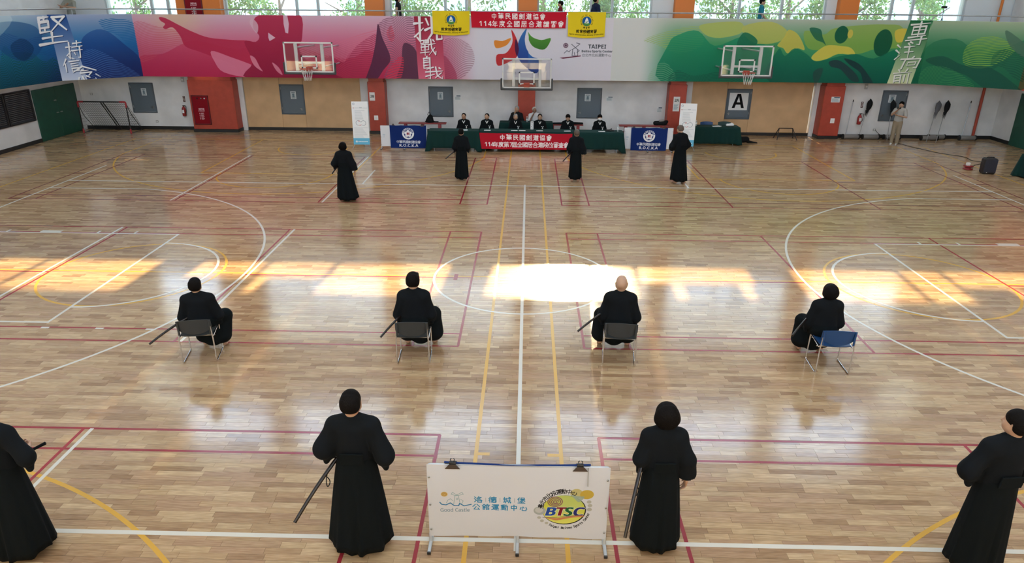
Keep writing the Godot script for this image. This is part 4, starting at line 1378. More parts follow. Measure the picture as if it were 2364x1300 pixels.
func table_with_cloth(at: Vector3, w: float, d: float, h: float, label: String, clabel: String, hem: float, tails := 0.0) -> void:
	var t := thing("folding_table", label, "table", at)
	var s := mb()
	bx(s, Vector3(0, h - 0.03, 0), Vector3(w - 0.02, 0.03, d - 0.02), 0.006)
	obj("table_top", s, M.white, t)
	for x in [-1, 1]:
		for z in [-1, 1]:
			s = mb(true)
			tube(s, [Vector3(x * (w / 2 - 0.2), 0.0, z * (d / 2 - 0.08)), Vector3(x * (w / 2 - 0.2), h - 0.045, z * (d / 2 - 0.08))], 0.014, 8)
			obj("leg", s, M.steel, t)
	var o := thing("tablecloth", clabel, "tablecloth", at)
	s = mb(true)
	var base := rrect(w, d, 90)
	var rings := []
	for j in 9:
		var f := j / 8.0
		var ring := PackedVector3Array()
		for i in base.size():
			var v := base[i]
			var cx := smoothstep(0.80, 1.0, absf(v.x) / (w / 2)) * smoothstep(0.6, 1.0, absf(v.y) / (d / 2))
			var y := lerpf(h, hem - tails * cx, f)
			var k := 0.010 * sin(i * 0.9) + 0.012 * sin(i * 0.37 + 1.0)
			var dir := Vector2(v.x / (w / 2), v.y / (d / 2))
			dir = Vector2(dir.x * (1.0 if absf(dir.x) > 0.97 else 0.0), dir.y * (1.0 if absf(dir.y) > 0.97 else 0.0))
			var o2 := (0.008 + f * (0.02 + k + cx * 0.10))
			ring.append(Vector3(v.x + dir.x * o2, y, v.y + dir.y * o2))
		rings.append(ring)
	var top := PackedVector3Array()
	for v in base: top.append(Vector3(v.x * 0.985, h + 0.006, v.y * 0.96))
	rings.push_front(top)
	ringed(s, rings, true, true, false)
	var inner := []
	for j in range(rings.size() - 1, -1, -1):
		var r := PackedVector3Array()
		for v in rings[j]: r.append(Vector3(v.x * 0.996, v.y - 0.002, v.z * 0.985))
		inner.append(r)
	ringed(s, inner, true, false, true)
	ringed(s, [rings[rings.size() - 1], inner[0]], true, false, false)
	obj("cloth", s, M.tablecloth, o)

func banner_stand(at: Vector3, turn: float, w: float, h: float, label: String, c: Canvas) -> Node3D:
	# a printed sheet laced into a tube frame on short feet
	var t := thing("banner_stand", label, "banner stand", at, turn)
	var s := mb(true)
	var p := [Vector3(-w / 2, 0.03, 0), Vector3(-w / 2, h, 0), Vector3(w / 2, h, 0), Vector3(w / 2, 0.03, 0)]
	tube(s, bent(p, 0.03), 0.013, 8)
	tube(s, [Vector3(-w / 2, 0.13, 0), Vector3(w / 2, 0.13, 0)], 0.011, 8)
	obj("frame", s, M.alu, t)
	for x in [-w / 2, 0.0, w / 2]:
		s = mb()
		bx(s, Vector3(x, 0.02, 0.0), Vector3(0.035, 0.03, 0.34), 0.006)
		bx(s, Vector3(x, 0.08, 0.0), Vector3(0.03, 0.1, 0.03), 0.004)
		var ft := obj("foot", s, M.alu, t)
		s = mb()
		for z in [-1, 1]: bx(s, Vector3(x, 0.02, z * 0.175), Vector3(0.037, 0.032, 0.02), 0.004)
		obj("foot_cap", s, M.black, ft)
	s = mb(true)
	sheet(s, 24, 14, func(u: float, v: float) -> Vector3:
		var e := absf(u - 0.5) * 2.0
		return Vector3((u - 0.5) * (w + 0.02), lerpf(h + 0.012 - 0.012 * sin(u * PI), 0.12 - 0.015 * e, v), 0.018 + 0.006 * sin(u * 9.0 + v * 4.0) * sin(v * PI) + 0.004 * sin(u * 23.0) * v * v), 0.002)
	var bsh := obj("banner_sheet", s, printed(c, 0.55), t)
	s = mb(true)
	for e in [-1, 1]:
		for f in [0.2, 0.52, 0.86]:
			lathe(s, [Vector2(0.011, 0), Vector2(0.011, 0.006), Vector2(0.005, 0.008)], 8, Vector3(e * (w / 2 - 0.012), h * f, 0.024), Basis(Vector3.RIGHT, PI / 2))
	obj("eyelet", s, M.steel, bsh)
	return t

func clip(at: Vector3, label: String, group := "") -> void:
	var t := thing("bulldog_clip", label, "clip", at, 0.0, group)
	var s := mb()
	prism(s, PackedVector2Array([Vector2(-0.075, -0.02), Vector2(0.075, -0.02), Vector2(0.035, 0.03), Vector2(-0.035, 0.03)]), 0.006, Basis.IDENTITY, Vector3(0, 0, 0.03))
	prism(s, PackedVector2Array([Vector2(-0.075, -0.02), Vector2(0.075, -0.02), Vector2(0.035, 0.03), Vector2(-0.035, 0.03)]), 0.006, Basis.IDENTITY, Vector3(0, 0, -0.03))
	obj("jaws", s, mat(lin(0.10, 0.08, 0.07), 0.35, 0.6), t)
	s = mb(true)
	tube(s, [Vector3(-0.032, 0.03, 0.002), Vector3(0.032, 0.03, 0.002)], 0.02, 8)
	for e in [-1, 1]: tube(s, bent([Vector3(e * 0.012, 0.04, 0.01), Vector3(e * 0.022, 0.085, 0.014), Vector3(e * 0.006, 0.09, 0.014)], 0.02), 0.004, 5)
	obj("spring", s, M.black, t)

func blue_flag(x0: float, x1: float, at: Vector3, label: String) -> void:
	var c := Canvas.new(400, 260, Color(0.04, 0.16, 0.42))
	var o := Vector2(200, 92)
	c.disc(o, 66); c.ink(Color(0.93, 0.94, 0.95))
	on_arc(c, "中華民國劍道協會", o, 56, -PI * 0.95, -PI * 0.05, 16)
	for i in 5: c.disc(o + Vector2(sin(TAU * (i - 1) / 8.0), cos(TAU * (i - 1) / 8.0)) * 56 if false else o + Vector2((i - 2) * 14, 52 - absf(i - 2) * 5), 2.2)
	c.ink(Color(0.12, 0.20, 0.45))
	c.disc(o, 46); c.ink(Color(0.08, 0.16, 0.42))
	for i in 5:
		var an := -PI / 2 + TAU * i / 5
		c.disc(o + Vector2(cos(an), sin(an)) * 26, 17)
	c.disc(o, 22)
	c.ink(Color(0.95, 0.95, 0.96))
	han(c, "劍", o.x - 15, o.y - 15, 30, 30, 0.07); c.ink(Color(0.55, 0.12, 0.22))
	han(c, "中華民國劍道協會", 65, 170, 33, 34, 0.055); latin(c, "R.O.C.K.A", 200, 243, 42, true, 0.5, 1.15); c.ink(Color(0.93, 0.94, 0.96))
	hang("club_flag", label, "flag", x0, x1, at.y, 0.055, at.z, printed(c, 0.65), 0.01, "blue flags beside the judges' table")

func poster_stand(at: Vector3, turn: float, label: String) -> void:
	var t := thing("poster_stand", label, "poster stand", at, turn, "white upright posters beside the judges' table")
	var c := Canvas.new(180, 470, Color(0.95, 0.96, 0.97))
	c.disc(Vector2(22, 26), 12); c.ink(Color(0.70, 0.74, 0.80)); c.disc(Vector2(22, 26), 7); c.ink(Color(0.95, 0.96, 0.97))
	c.rect(12, 66, 14, 6); c.ink(Color(0.75, 0.35, 0.35))
	c.rect(30, 66, 50, 5); c.rect(84, 60, 30, 12); c.rect(120, 66, 52, 6)
	for i in 9: c.rect(32, 96 + i * 12, 110 - (i * 37) % 40, 4)
	for i in 12: c.rect(16, 282 + i * 10, 150 - (i * 53) % 60, 3)
	c.ink(Color(0.80, 0.83, 0.85))
	c.ring(Vector2(66, 230), 26, 2.2, PI * 0.4, PI * 1.9); c.ring(Vector2(122, 232), 26, 2.2, PI * 1.1, PI * 2.7); c.ink(Color(0.62, 0.66, 0.70))
	c.ring(Vector2(84, 246), 12, 3.4, 0.3, 2.4); c.ring(Vector2(74, 212), 8, 2.0); c.ink(Color(0.85, 0.62, 0.62))
	c.rect(0, 398, 180, 72); c.ink(Color(0.42, 0.74, 0.88))
	c.disc(Vector2(36, 436), 11); for_bar(c); c.ink(Color(0.92, 0.96, 0.98))
	var s := mb(true)
	sheet(s, 6, 14, func(u: float, v: float) -> Vector3: return Vector3((u - 0.5) * 0.60, lerpf(1.72, 0.16, v), 0.10 * v + 0.010 * sin(v * PI)), 0.003)
	obj("poster_sheet", s, printed(c, 0.5), t)
	s = mb(true)
	tube(s, [Vector3(-0.29, 1.71, -0.012), Vector3(0.0, 0.62, 0.0), Vector3(0.27, 0.17, 0.07)], 0.007, 6)
	tube(s, [Vector3(0.29, 1.71, -0.012), Vector3(0.0, 0.62, -0.015), Vector3(-0.27, 0.17, 0.07)], 0.007, 6)
	obj("cross_frame", s, M.steel, t)
	for e in [-1, 1]:
		s = mb(true)
		tube(s, [Vector3(e * 0.26, 0.17, 0.07), Vector3(e * 0.34, 0.0, 0.18)], 0.009, 6)
		obj("leg", s, M.steel, t)
	s = mb(true)
	tube(s, [Vector3(0, 0.62, -0.01), Vector3(0, 0.0, -0.38)], 0.009, 6)
	obj("leg", s, M.steel, t)

func for_bar(c: Canvas) -> void:
	for i in 9: c.rect(54 + i * 12, 431, 9, 10)

func bench(at: Vector3, w: float, label: String) -> void:
	var t := thing("bench", label, "bench", at, 0.0, "long red benches along the far wall")
	var s := mb()
	bx(s, Vector3(0, 0.50, 0), Vector3(w, 0.05, 0.30), 0.015)
	obj("seat", s, mat(lin(0.30, 0.05, 0.05), 0.4), t)
	for e in [-0.36, 0.0, 0.36]:
		s = mb()
		for z in [-1, 1]:
			var a := Vector3(e * w, 0.48, z * 0.09)
			var b := Vector3(e * w, 0.0, z * 0.17)
			bx(s, (a + b) / 2, Vector3(0.11, (a - b).length(), 0.035), 0.006, Basis(Vector3.RIGHT, atan2(-z * 0.08, 0.48)))
		bx(s, Vector3(e * w, 0.2, 0), Vector3(0.05, 0.035, 0.24), 0.006)
		obj("leg", s, mat(lin(0.32, 0.025, 0.03), 0.4), t)

func lump(n: String, label: String, cat: String, at: Vector3, prims: Array, m: Material, cell := 0.02, turn := 0.0, strap := false) -> void:
	var t := thing(n, label, cat, at, turn)
	put("body", join([[nets(prims, cell), Transform3D.IDENTITY]]), m, t)
	if strap:
		var s := mb(true)
		tube(s, bent([Vector3(-0.08, 0.30, 0.02), Vector3(-0.02, 0.46, 0.03), Vector3(0.06, 0.30, 0.03)], 0.08), 0.012, 6)
		obj("strap", s, m, t)

func bottle(at: Vector3, label: String) -> void:
	var t := thing("water_bottle", label, "bottle", at)
	var s := mb(true)
	lathe(s, [Vector2(0, 0), Vector2(0.03, 0.002), Vector2(0.032, 0.02), Vector2(0.030, 0.08), Vector2(0.032, 0.14), Vector2(0.014, 0.185), Vector2(0.013, 0.2)], 12)
	var m := mat(Color(0.85, 0.92, 0.95, 0.35), 0.05)
	m.transparency = BaseMaterial3D.TRANSPARENCY_ALPHA
	obj("bottle_body", s, m, t)
	s = mb(true)
	lathe(s, [Vector2(0.032, 0.07), Vector2(0.033, 0.075), Vector2(0.033, 0.12), Vector2(0.032, 0.125)], 12)
	obj("bottle_label", s, M.paper, t)
	s = mb(true)
	lathe(s, [Vector2(0.015, 0.195), Vector2(0.015, 0.215), Vector2(0, 0.217)], 10)
	obj("cap", s, M.white, t)

func chair(at: Vector3, turn: float, shell: Material, label: String, group := "") -> Node3D:
	# a stacking chair on a chromed sled frame; faces -z
	var t := thing("stacking_chair", label, "chair", at, turn, group)
	var s: SurfaceTool
	for e in [-1.0, 1.0]:
		s = mb(true)
		var x: float = e * 0.245
		tube(s, bent([Vector3(e * 0.225, 0.70, 0.27), Vector3(x, 0.42, 0.255), Vector3(x, 0.011, 0.245), Vector3(x, 0.011, -0.23), Vector3(x, 0.46, -0.20), Vector3(x, 0.435, 0.20)], 0.035), 0.0105, 8)
		obj("side_frame", s, M.chrome, t)
	s = mb(true)
	tube(s, [Vector3(-0.245, 0.40, 0.10), Vector3(0.245, 0.40, 0.10)], 0.009, 6)
	tube(s, [Vector3(-0.245, 0.425, -0.14), Vector3(0.245, 0.425, -0.14)], 0.009, 6)
	obj("cross_bar", s, M.chrome, t)
	s = mb(true)
	sheet(s, 14, 12, func(u: float, v: float) -> Vector3:
		var e := (u - 0.5) * 2.0
		return Vector3(e * 0.225, 0.455 - 0.018 * (1 - e * e) - 0.03 * smoothstep(0.86, 1.0, 1.0 - v) + 0.012 * v, lerpf(-0.23, 0.20, v)), 0.012)
	obj("seat", s, shell, t)
	s = mb(true)
	sheet(s, 18, 10, func(u: float, v: float) -> Vector3:
		var e := (u - 0.5) * 2.0
		var y0 := 0.755 - 0.03 * e * e
		var y1 := 0.50 + 0.085 * pow(absf(e), 2.2)
		return Vector3(-e * 0.248, lerpf(y0, y1, v), 0.285 - 0.045 * e * e * 1.0 + 0.03 * (1 - v) - 0.02), 0.010)
	obj("backrest", s, shell, t)
	s = mb(true)
	for e in [-1.0, 1.0]:
		tube(s, [Vector3(e * 0.225, 0.50, 0.26), Vector3(e * 0.225, 0.72, 0.27)], 0.016, 8)
	obj("back_socket", s, shell, t)
	return t

func roller(at: Vector3, label: String, pole: bool) -> void:
	var t := thing("floor_roller", label, "roller", at, 0.0, "grey floor rollers along the right wall")
	var s := mb(true)
	lathe(s, [Vector2(0.085, -0.30), Vector2(0.092, -0.29), Vector2(0.092, 0.29), Vector2(0.085, 0.30)], 18, Vector3(0, 0.105, 0), Basis(Vector3.BACK, PI / 2))
	obj("drum", s, mat(lin(0.20, 0.19, 0.18), 0.5), t)
	s = mb(true)
	for e in [-1, 1]:
		lathe(s, [Vector2(0.02, -0.025), Vector2(0.105, -0.02), Vector2(0.105, 0.02), Vector2(0.02, 0.025)], 18, Vector3(e * 0.325, 0.106, 0), Basis(Vector3.BACK, PI / 2))
	obj("wheel", s, M.rubber, t)
	if pole:
		s = mb(true)
		tube(s, [Vector3(-0.2, 0.15, -0.06), Vector3(-0.06, 1.48, -0.22)], 0.016, 8)
		var hnd := obj("handle", s, M.steel, t)
		s = mb(true)
		tube(s, [Vector3(-0.062, 1.46, -0.218), Vector3(-0.053, 1.55, -0.228)], 0.021, 8)
		obj("grip", s, M.black, hnd)

func dust_mop(foot: Vector3, top: Vector3, m: Material, label: String) -> void:
	var t := thing("dust_mop", label, "mop", foot, 0.0, "dust mops leaning head up on the right wall")
	var d := top - foot
	var s := mb(true)
	tube(s, [Vector3(0, 0, 0), d * 0.86], 0.013, 8)
	obj("pole", s, M.steel, t)
	s = mb(true)
	var rings := []
	for j in 12:
		var f := j / 11.0
		var w := 0.10 * sin(pow(f, 0.75) * PI) + 0.012
		if f < 0.1: w *= 0.7
		var ring := PackedVector3Array()
		for i in 16:
			var an := TAU * i / 16
			var k := 1.0 + 0.12 * sin(i * 2.6 + j * 1.7)
			ring.append(d * lerpf(1.0, 0.66, f) + Vector3(cos(an) * w * k + 0.03 * sin(f * 3.0), -0.04 * absf(sin(i * 1.3)) * f, sin(an) * w * 0.42 * k + 0.04))
		rings.append(ring)
	ringed(s, rings)
	obj("mop_head", s, m, t)
	s = mb(true)
	for i in 5:
		tube(s, [d * 0.72 + Vector3(0.03 * (i - 2), 0, 0.05), d * 0.60 + Vector3(0.022 * (i - 2.6), -0.02 * i, 0.05)], [0.014, 0.004], 5)
	obj("fringe", s, m, t)

func build_props() -> void:
	M.tablecloth = cloth(lin(0.008, 0.036, 0.033), 0.85, 0.15)
	var V := func(x: float, y: float, z: float) -> Vector3: return Vector3(x, y, z)
	# the judges' tables
	table_with_cloth(V.call(-2.66, 0, -12.82), 1.86, 0.60, 0.745, "left folding table of the judges' row", "dark green cloth over the left judges' table, corner touching the floor", 0.13, 0.11)
	table_with_cloth(V.call(0.02, 0, -12.90), 3.44, 0.60, 0.742, "middle folding table of the judges' row", "dark green cloth over the middle judges' table behind the red banner", 0.10, 0.04)
	table_with_cloth(V.call(2.66, 0, -12.82), 1.80, 0.60, 0.748, "right folding table of the judges' row", "dark green cloth over the right judges' table, corner touching the floor", 0.14, 0.12)
	var c := Canvas.new(860, 150, Color(0.72, 0.08, 0.17))
	han(c, "中華民國劍道協會", 186, 14, 50, 62, 0.066)
	han(c, "114年度第7屆全國居合道段位審查會", 36, 82, 47, 48.5, 0.068)
	c.ink(Color(0.97, 0.94, 0.94))
	hang("table_banner", "red banner with two rows of white characters on the judges' table", "banner", -1.70, 1.70, 0.705, 0.12, -12.50, printed(c, 0.65), 0.01)
	var card := 0
	for q in [[-2.27, "left of the middle, before the far left judge"], [-1.42, "before the second judge from the left"], [-0.43, "before the grey-haired judge"], [-0.14, "at the middle of the table"], [0.50, "before the judge right of the middle"], [1.52, "before the second judge from the right"], [2.78, "before the masked judge"]]:
		var t := thing("score_sheet", "white score sheet lying " + q[1], "paper", V.call(q[0], 0.757, -12.72), 0.06 * sin(q[0] * 5.0))
		var s := mb()
		bx(s, V.call(0, 0.004, 0), V.call(0.24, 0.006, 0.16), 0.002)
		obj("sheet", s, M.paper, t)
		s = mb()
		bx(s, V.call(-0.085, 0.0095, 0.0), V.call(0.03, 0.005, 0.08), 0.002)
		obj("clip", s, M.steel, t)
	bottle(V.call(3.37, 0.757, -12.75), "clear water bottle at the right end of the judges' table")
	bottle(V.call(0.03, 0.815, -14.3), "clear water bottle on the small green table behind the judges")
	lump("cloth_bag", "small black cloth bag near the right end of the judges' table", "bag", V.call(3.08, 0.755, -12.80), [cap(V.call(-0.12, 0.035, 0), V.call(0.14, 0.03, 0), 0.04, 0.03, Vector3.ONE, 0.03), cap(V.call(0.02, 0.03, 0), V.call(0.06, 0.10, 0.0), 0.05, 0.02, Vector3.ONE, 0.03)], M.black, 0.012)
	var np := thing("name_card", "tall white name card standing behind the middle of the judges' table", "card", V.call(0.22, 0.75, -13.06), 0.1)
	var s := mb()
	prism(s, PackedVector2Array([Vector2(-0.055, 0), Vector2(0.055, 0), Vector2(0.055, 0.30), Vector2(-0.055, 0.30)]), 0.012)
	obj("card", s, M.paper, np)
	s = mb()
	for k in [[0.0, 0.25, 0.05, 0.012, 0.5], [0.0, 0.24, 0.012, 0.06, 0.2], [0.01, 0.17, 0.05, 0.014, -0.5], [-0.01, 0.11, 0.045, 0.012, 0.4], [0.01, 0.05, 0.05, 0.012, 0.1]]:
		bx(s, V.call(k[0], k[1], 0.0125), V.call(k[2], k[3], 0.002), 0.0, Basis(Vector3.BACK, k[4]))
	obj("brush_marks", s, M.black, np)
	table_with_cloth(V.call(0.0, 0, -14.45), 2.05, 0.55, 0.80, "small folding table behind the judges", "dark green cloth over the small table behind the judges", 0.08, 0.02)
	# flags and posters either side
	var blank := Canvas.new(200, 100, Color(0.88, 0.89, 0.91))
	blank.ring(Vector2(12, 44), 2.4, 0.8); blank.ring(Vector2(16, 44), 2.4, 0.8); blank.ring(Vector2(13, 52), 3.4, 0.8, 0.4, 2.7); blank.ink(Color(0.68, 0.76, 0.82))
	banner_stand(V.call(-4.53, 0, -12.85), 0.0, 1.72, 0.86, "white banner on a frame left of the judges' table, mostly behind a blue flag", blank)
	banner_stand(V.call(4.53, 0, -12.90), 0.0, 1.78, 0.87, "white banner on a frame right of the judges' table, mostly behind a blue flag", blank)
	blue_flag(-5.05, -3.69, V.call(0, 0.895, -12.80), "blue flag with a round white emblem left of the judges' table")
	blue_flag(3.88, 5.22, V.call(0, 0.895, -12.85), "blue flag with a round white emblem right of the judges' table")
	for q in [[-4.92, -12.835, "left clip on the blue flag left of the table"], [-3.84, -12.835, "right clip on the blue flag left of the table"], [3.98, -12.885, "left clip on the blue flag right of the table"], [5.10, -12.885, "right clip on the blue flag right of the table"]]:
		clip(V.call(q[0], 0.875, q[1]), q[2], "clips on the blue flags")
	poster_stand(V.call(-6.13, 0, -12.92), 0.03, "white upright poster with a blue foot left of the left blue flag")
	poster_stand(V.call(6.0, 0, -13.3), -0.12, "white upright poster with a blue foot behind the shaven-headed person")
	bench(V.call(-4.25, 0, -15.75), 1.95, "red bench by the wall left of the judges with a backpack on it")
	bench(V.call(1.60, 0, -15.75), 1.45, "red bench by the wall behind the right judges with dark clothes on it")
	bench(V.call(4.80, 0, -15.7), 2.05, "red bench by the wall right of the judges with bags at its end")
	var dark := cloth(lin(0.012, 0.014, 0.016), 0.9, 0.1)
	lump("backpack", "black backpack standing on the left red bench", "bag", V.call(-3.95, 0.527, -15.75), [cap(V.call(0, 0.09, 0), V.call(0.02, 0.22, -0.02), 0.15, 0.10, Vector3(1.1, 0.9, 0.8), 0.05), cap(V.call(-0.17, 0.03, 0.0), V.call(0.34, 0.03, 0), 0.03, 0.025, Vector3.ONE, 0.04)], dark, 0.018, 0.0, true)
	bottle(V.call(-3.62, 0.001, -15.45), "clear water bottle on the floor beside the left red bench")
	lump("folded_clothes", "dark clothes spread along the red bench behind the right judges", "clothes", V.call(1.55, 0.527, -15.72), [cap(V.call(-0.72, 0.02, 0), V.call(0.2, 0.03, 0), 0.035, 0.05, Vector3(1, 0.8, 3.0), 0.04), cap(V.call(0.2, 0.04, 0), V.call(0.74, 0.04, 0.02), 0.05, 0.035, Vector3(1, 0.9, 3.0), 0.04)], dark, 0.02)
	lump("duffel_bag", "dark duffel bag with a pale cloth at the end of the right red bench", "bag", V.call(5.45, 0.527, -15.7), [cap(V.call(-0.2, 0.08, 0), V.call(0.18, 0.09, 0), 0.09, 0.10, Vector3(1, 1, 1.2), 0.05), cap(V.call(0.2, 0.1, 0), V.call(0.26, 0.14, 0), 0.08, 0.06, Vector3.ONE, 0.04)], dark, 0.018)
	lump("towel", "pale crumpled cloth on the duffel bag on the right red bench", "cloth", V.call(5.48, 0.70, -15.66), [cap(V.call(-0.06, 0.0, 0.0), V.call(0.08, 0.03, 0.02), 0.05, 0.04, Vector3.ONE, 0.03)], cloth(lin(0.35, 0.32, 0.31), 0.9, 0.1), 0.014)
	# the second table on the right
	table_with_cloth(V.call(7.30, 0, -14.55), 1.95, 0.62, 0.70, "folding table under the A sign", "dark green cloth over the table under the A sign", 0.075, 0.03)
	lump("plastic_bag", "crumpled white plastic bag on the table under the A sign", "bag", V.call(7.95, 0.71, -14.6), [cap(V.call(-0.1, 0.03, 0), V.call(0.12, 0.04, 0), 0.05, 0.05, Vector3(1, 1, 1.2), 0.03), cap(V.call(0.02, 0.06, 0), V.call(0.08, 0.09, 0), 0.035, 0.03, Vector3.ONE, 0.02)], M.paper, 0.014)
	var pp := thing("paper_stack", "loose white papers on the table under the A sign", "paper", V.call(7.38, 0.708, -14.42), 0.2)
	for k in 3:
		s = mb()
		bx(s, V.call(0.03 * k, 0.004 + 0.004 * k, -0.01 * k), V.call(0.28, 0.003, 0.2), 0.0, Basis(Vector3.UP, 0.25 * k - 0.2))
		obj("sheet", s, M.paper, pp)
	bottle(V.call(6.62, 0.708, -14.5), "clear water bottle at the left end of the table under the A sign")
	lump("gym_bag", "black gym bag slumped on the floor beside the table under the A sign", "bag", V.call(8.62, 0.0, -14.85), [cap(V.call(-0.2, 0.12, 0), V.call(0.12, 0.14, 0), 0.12, 0.12, Vector3(1, 1, 1.1), 0.06), cap(V.call(-0.22, 0.2, 0), V.call(-0.2, 0.30, 0), 0.08, 0.04, Vector3.ONE, 0.05), cap(V.call(0.2, 0.05, 0), V.call(0.55, 0.025, 0.02), 0.05, 0.022, Vector3.ONE, 0.05)], dark, 0.02)
	# chairs: four used by the seated row, others behind the tables
	var grey := mat(lin(0.030, 0.035, 0.037), 0.5)
	var blue := mat(lin(0.010, 0.055, 0.17), 0.42)
	var green := mat(lin(0.012, 0.05, 0.05), 0.5)
	var c0 := chair(V.call(-5.01, 0, 3.56), 0.20, grey, "leftmost grey chair with chromed legs in the seated row")
	dup(c0, "stacking_chair", V.call(-1.67, 0, 3.50), 0.05, "second grey chair from the left in the seated row")
	dup(c0, "stacking_chair", V.call(1.54, 0, 3.43), -0.10, "grey chair of the bald person in the seated row")
	chair(V.call(4.75, 0, 3.57), -0.06, blue, "blue chair with chromed legs at the right of the seated row")
	for q in [[-2.37, "far left judge"], [-1.49, "second judge from the left"], [-0.40, "grey-haired judge"], [0.52, "judge right of the middle"], [1.58, "second judge from the right"], [2.79, "masked judge"]]:
		dup(c0, "stacking_chair", V.call(q[0], 0, -13.74), PI, "grey chair under the " + q[1], "judges' chairs")
	dup(c0, "stacking_chair", V.call(-0.38, 0, -15.37), PI - 0.2, "grey chair under the grey-haired person in the dark jacket")
	dup(c0, "stacking_chair", V.call(0.32, 0, -15.37), PI + 0.15, "grey chair under the white-haired person in the polo shirt")
	chair(V.call(7.22, 0, -15.05), PI, blue, "blue chair behind the table under the A sign")
	var c1 := chair(V.call(6.55, 0, -15.05), PI + 0.1, green, "dark green chair behind the table, left of the blue one")
	dup(c1, "stacking_chair", V.call(7.92, 0, -15.1), PI - 0.1, "dark green chair behind the table, right of the blue one")
	# the near banner
	c = Canvas.new(1000, 500, Color(0.79, 0.80, 0.83))
	near_print(c)
	banner_stand(V.call(0.01, 0, 7.55), 0.0, 1.80, 0.985, "white banner with a round sports centre emblem standing at the front", c)
	var bf := thing("blue_cloth", "blue cloth folded over the top of the front white banner", "cloth", V.call(0.0, 0.985, 7.55))
	s = mb(true)
	sheet(s, 20, 6, func(u: float, v: float) -> Vector3: return V.call((u - 0.5) * 1.45, 0.03 - 0.012 * sin(u * PI) - 0.5 * maxf(0.0, v - 0.2) - 0.03 * sin(u * 3.1) * 0.3, 0.016 - 0.045 * smoothstep(0.0, 0.3, v) + 0.006 * sin(u * 18.0) * v), 0.003)
	obj("cloth", s, cloth(lin(0.008, 0.03, 0.14), 0.8, 0.1), bf)
	clip(V.call(-0.64, 0.985, 7.56), "left black clip on top of the front white banner", "clips on the front banner")
	clip(V.call(0.62, 0.985, 7.56), "right black clip on top of the front white banner", "clips on the front banner")
	var cd := thing("cord", "thin grey cord hanging from the right clip of the front banner", "cord", V.call(0.70, 0.98, 7.585))
	s = mb(true)
	tube(s, bent([V.call(0, 0.01, -0.01), V.call(0.0, -0.1, 0.003), V.call(0.004, -0.20, 0.002)], 0.05), 0.004, 6)
	obj("cord_line", s, mat(lin(0.3, 0.3, 0.28), 0.8), cd)
	# goal
	var g := thing("football_goal", "small folding football goal with a black net in the left corner", "goal", V.call(-17.16, 0, -15.3))
	for e in [-1.0, 1.0]:
		s = mb(true)
		tube(s, [V.call(e * 0.98, 0.0, 0), V.call(e * 0.98, 1.26, 0)], 0.025, 8)
		obj("post", s, M.black, g)
		s = mb(true)
		tube(s, [V.call(e * 0.98, 0.02, 0.0), V.call(e * 0.98, 0.20, 0)], 0.036, 8)
		tube(s, bent([V.call(e * 0.98, 1.06, 0.0), V.call(e * 0.98, 1.28, 0), V.call(e * 0.74, 1.28, 0)], 0.05), 0.036, 8)
		obj("corner_joint", s, mat(lin(0.38, 0.03, 0.04), 0.4), g)
		s = mb(true)
		tube(s, bent([V.call(e * 0.98, 1.26, 0), V.call(e * 1.0, 0.7, -0.25), V.call(e * 1.0, 0.03, -0.9), V.call(e * 0.98, 0.03, -0.02)], 0.2), 0.012, 6)
		obj("side_stay", s, M.black, g)
	s = mb(true)
	tube(s, [V.call(-0.98, 1.28, 0), V.call(0.98, 1.28, 0)], 0.025, 8)
	obj("crossbar", s, M.black, g)
	s = mb(true)
	for e in [-0.05, 0.05]: tube(s, [V.call(e, 1.28, 0), V.call(e * 1.0 + 0.05, 0.04, -0.9)], 0.02, 6)
	tube(s, [V.call(-1.0, 0.035, -0.9), V.call(1.0, 0.035, -0.9)], 0.02, 6)
	obj("back_frame", s, M.black, g)
	s = mb()
	var nf := func(u: float, v: float) -> Vector3:
		return V.call((u - 0.5) * 1.94, lerpf(1.26, 0.05, v), -0.9 * pow(v, 1.1) - 0.10 * sin(v * PI) + 0.03 * sin(u * 8.0 + v * 3.0) * v)
	for i in 25:
		var pts := []
		for j in 9: pts.append(nf.call(i / 24.0, j / 8.0))
		tube(s, pts, 0.0055, 4, false)
	for j in 15:
		var pts := []
		for i in 11: pts.append(nf.call(i / 10.0, j / 14.0))
		tube(s, pts, 0.0055, 4, false)
	for e in [-1.0, 1.0]:
		for j in range(1, 9):
			var a: Vector3 = nf.call(0.5 + e * 0.5, j / 9.0)
			tube(s, [a, V.call(e * 0.97, a.y, 0)], 0.0035, 4, false)
	obj("net", s, M.black, g)
	# a low frame, floor rollers and mops
	var fr := thing("floor_frame", "low black tubular frame standing by the right tan boards", "frame", V.call(10.6, 0, -15.75))
	for e in [-1.0, 1.0]:
		s = mb(true)
		tube(s, bent([V.call(e * 0.40, 0.0, 0.20), V.call(e * 0.27, 0.44, -0.10), V.call(e * 0.40, 0.0, -0.28)], 0.03), 0.016, 8)
		obj("side_leg", s, M.black, fr)
	s = mb(true)
	tube(s, [V.call(-0.27, 0.43, -0.10), V.call(0.27, 0.43, -0.10)], 0.016, 8)
	tube(s, [V.call(-0.36, 0.14, 0.10), V.call(0.36, 0.14, 0.10)], 0.016, 8)
	obj("cross_bar", s, M.black, fr)
	s = mb(true)
	tube(s, [V.call(-0.30, 0.24, -0.2), V.call(0.30, 0.24, -0.2)], 0.012, 8)
	obj("back_bar", s, mat(lin(0.4, 0.25, 0.08), 0.5), fr)
	roller(V.call(13.32, 0, -15.95), "grey floor roller right beside the last red pillar, tall handle up", true)
	roller(V.call(14.12, 0, -15.95), "grey floor roller under the black mop nearest the red pillar", false)
	roller(V.call(15.0, 0, -15.98), "grey floor roller behind the person filming", false)
	roller(V.call(16.45, 0, -15.85), "front grey floor roller of the two lying together", false)
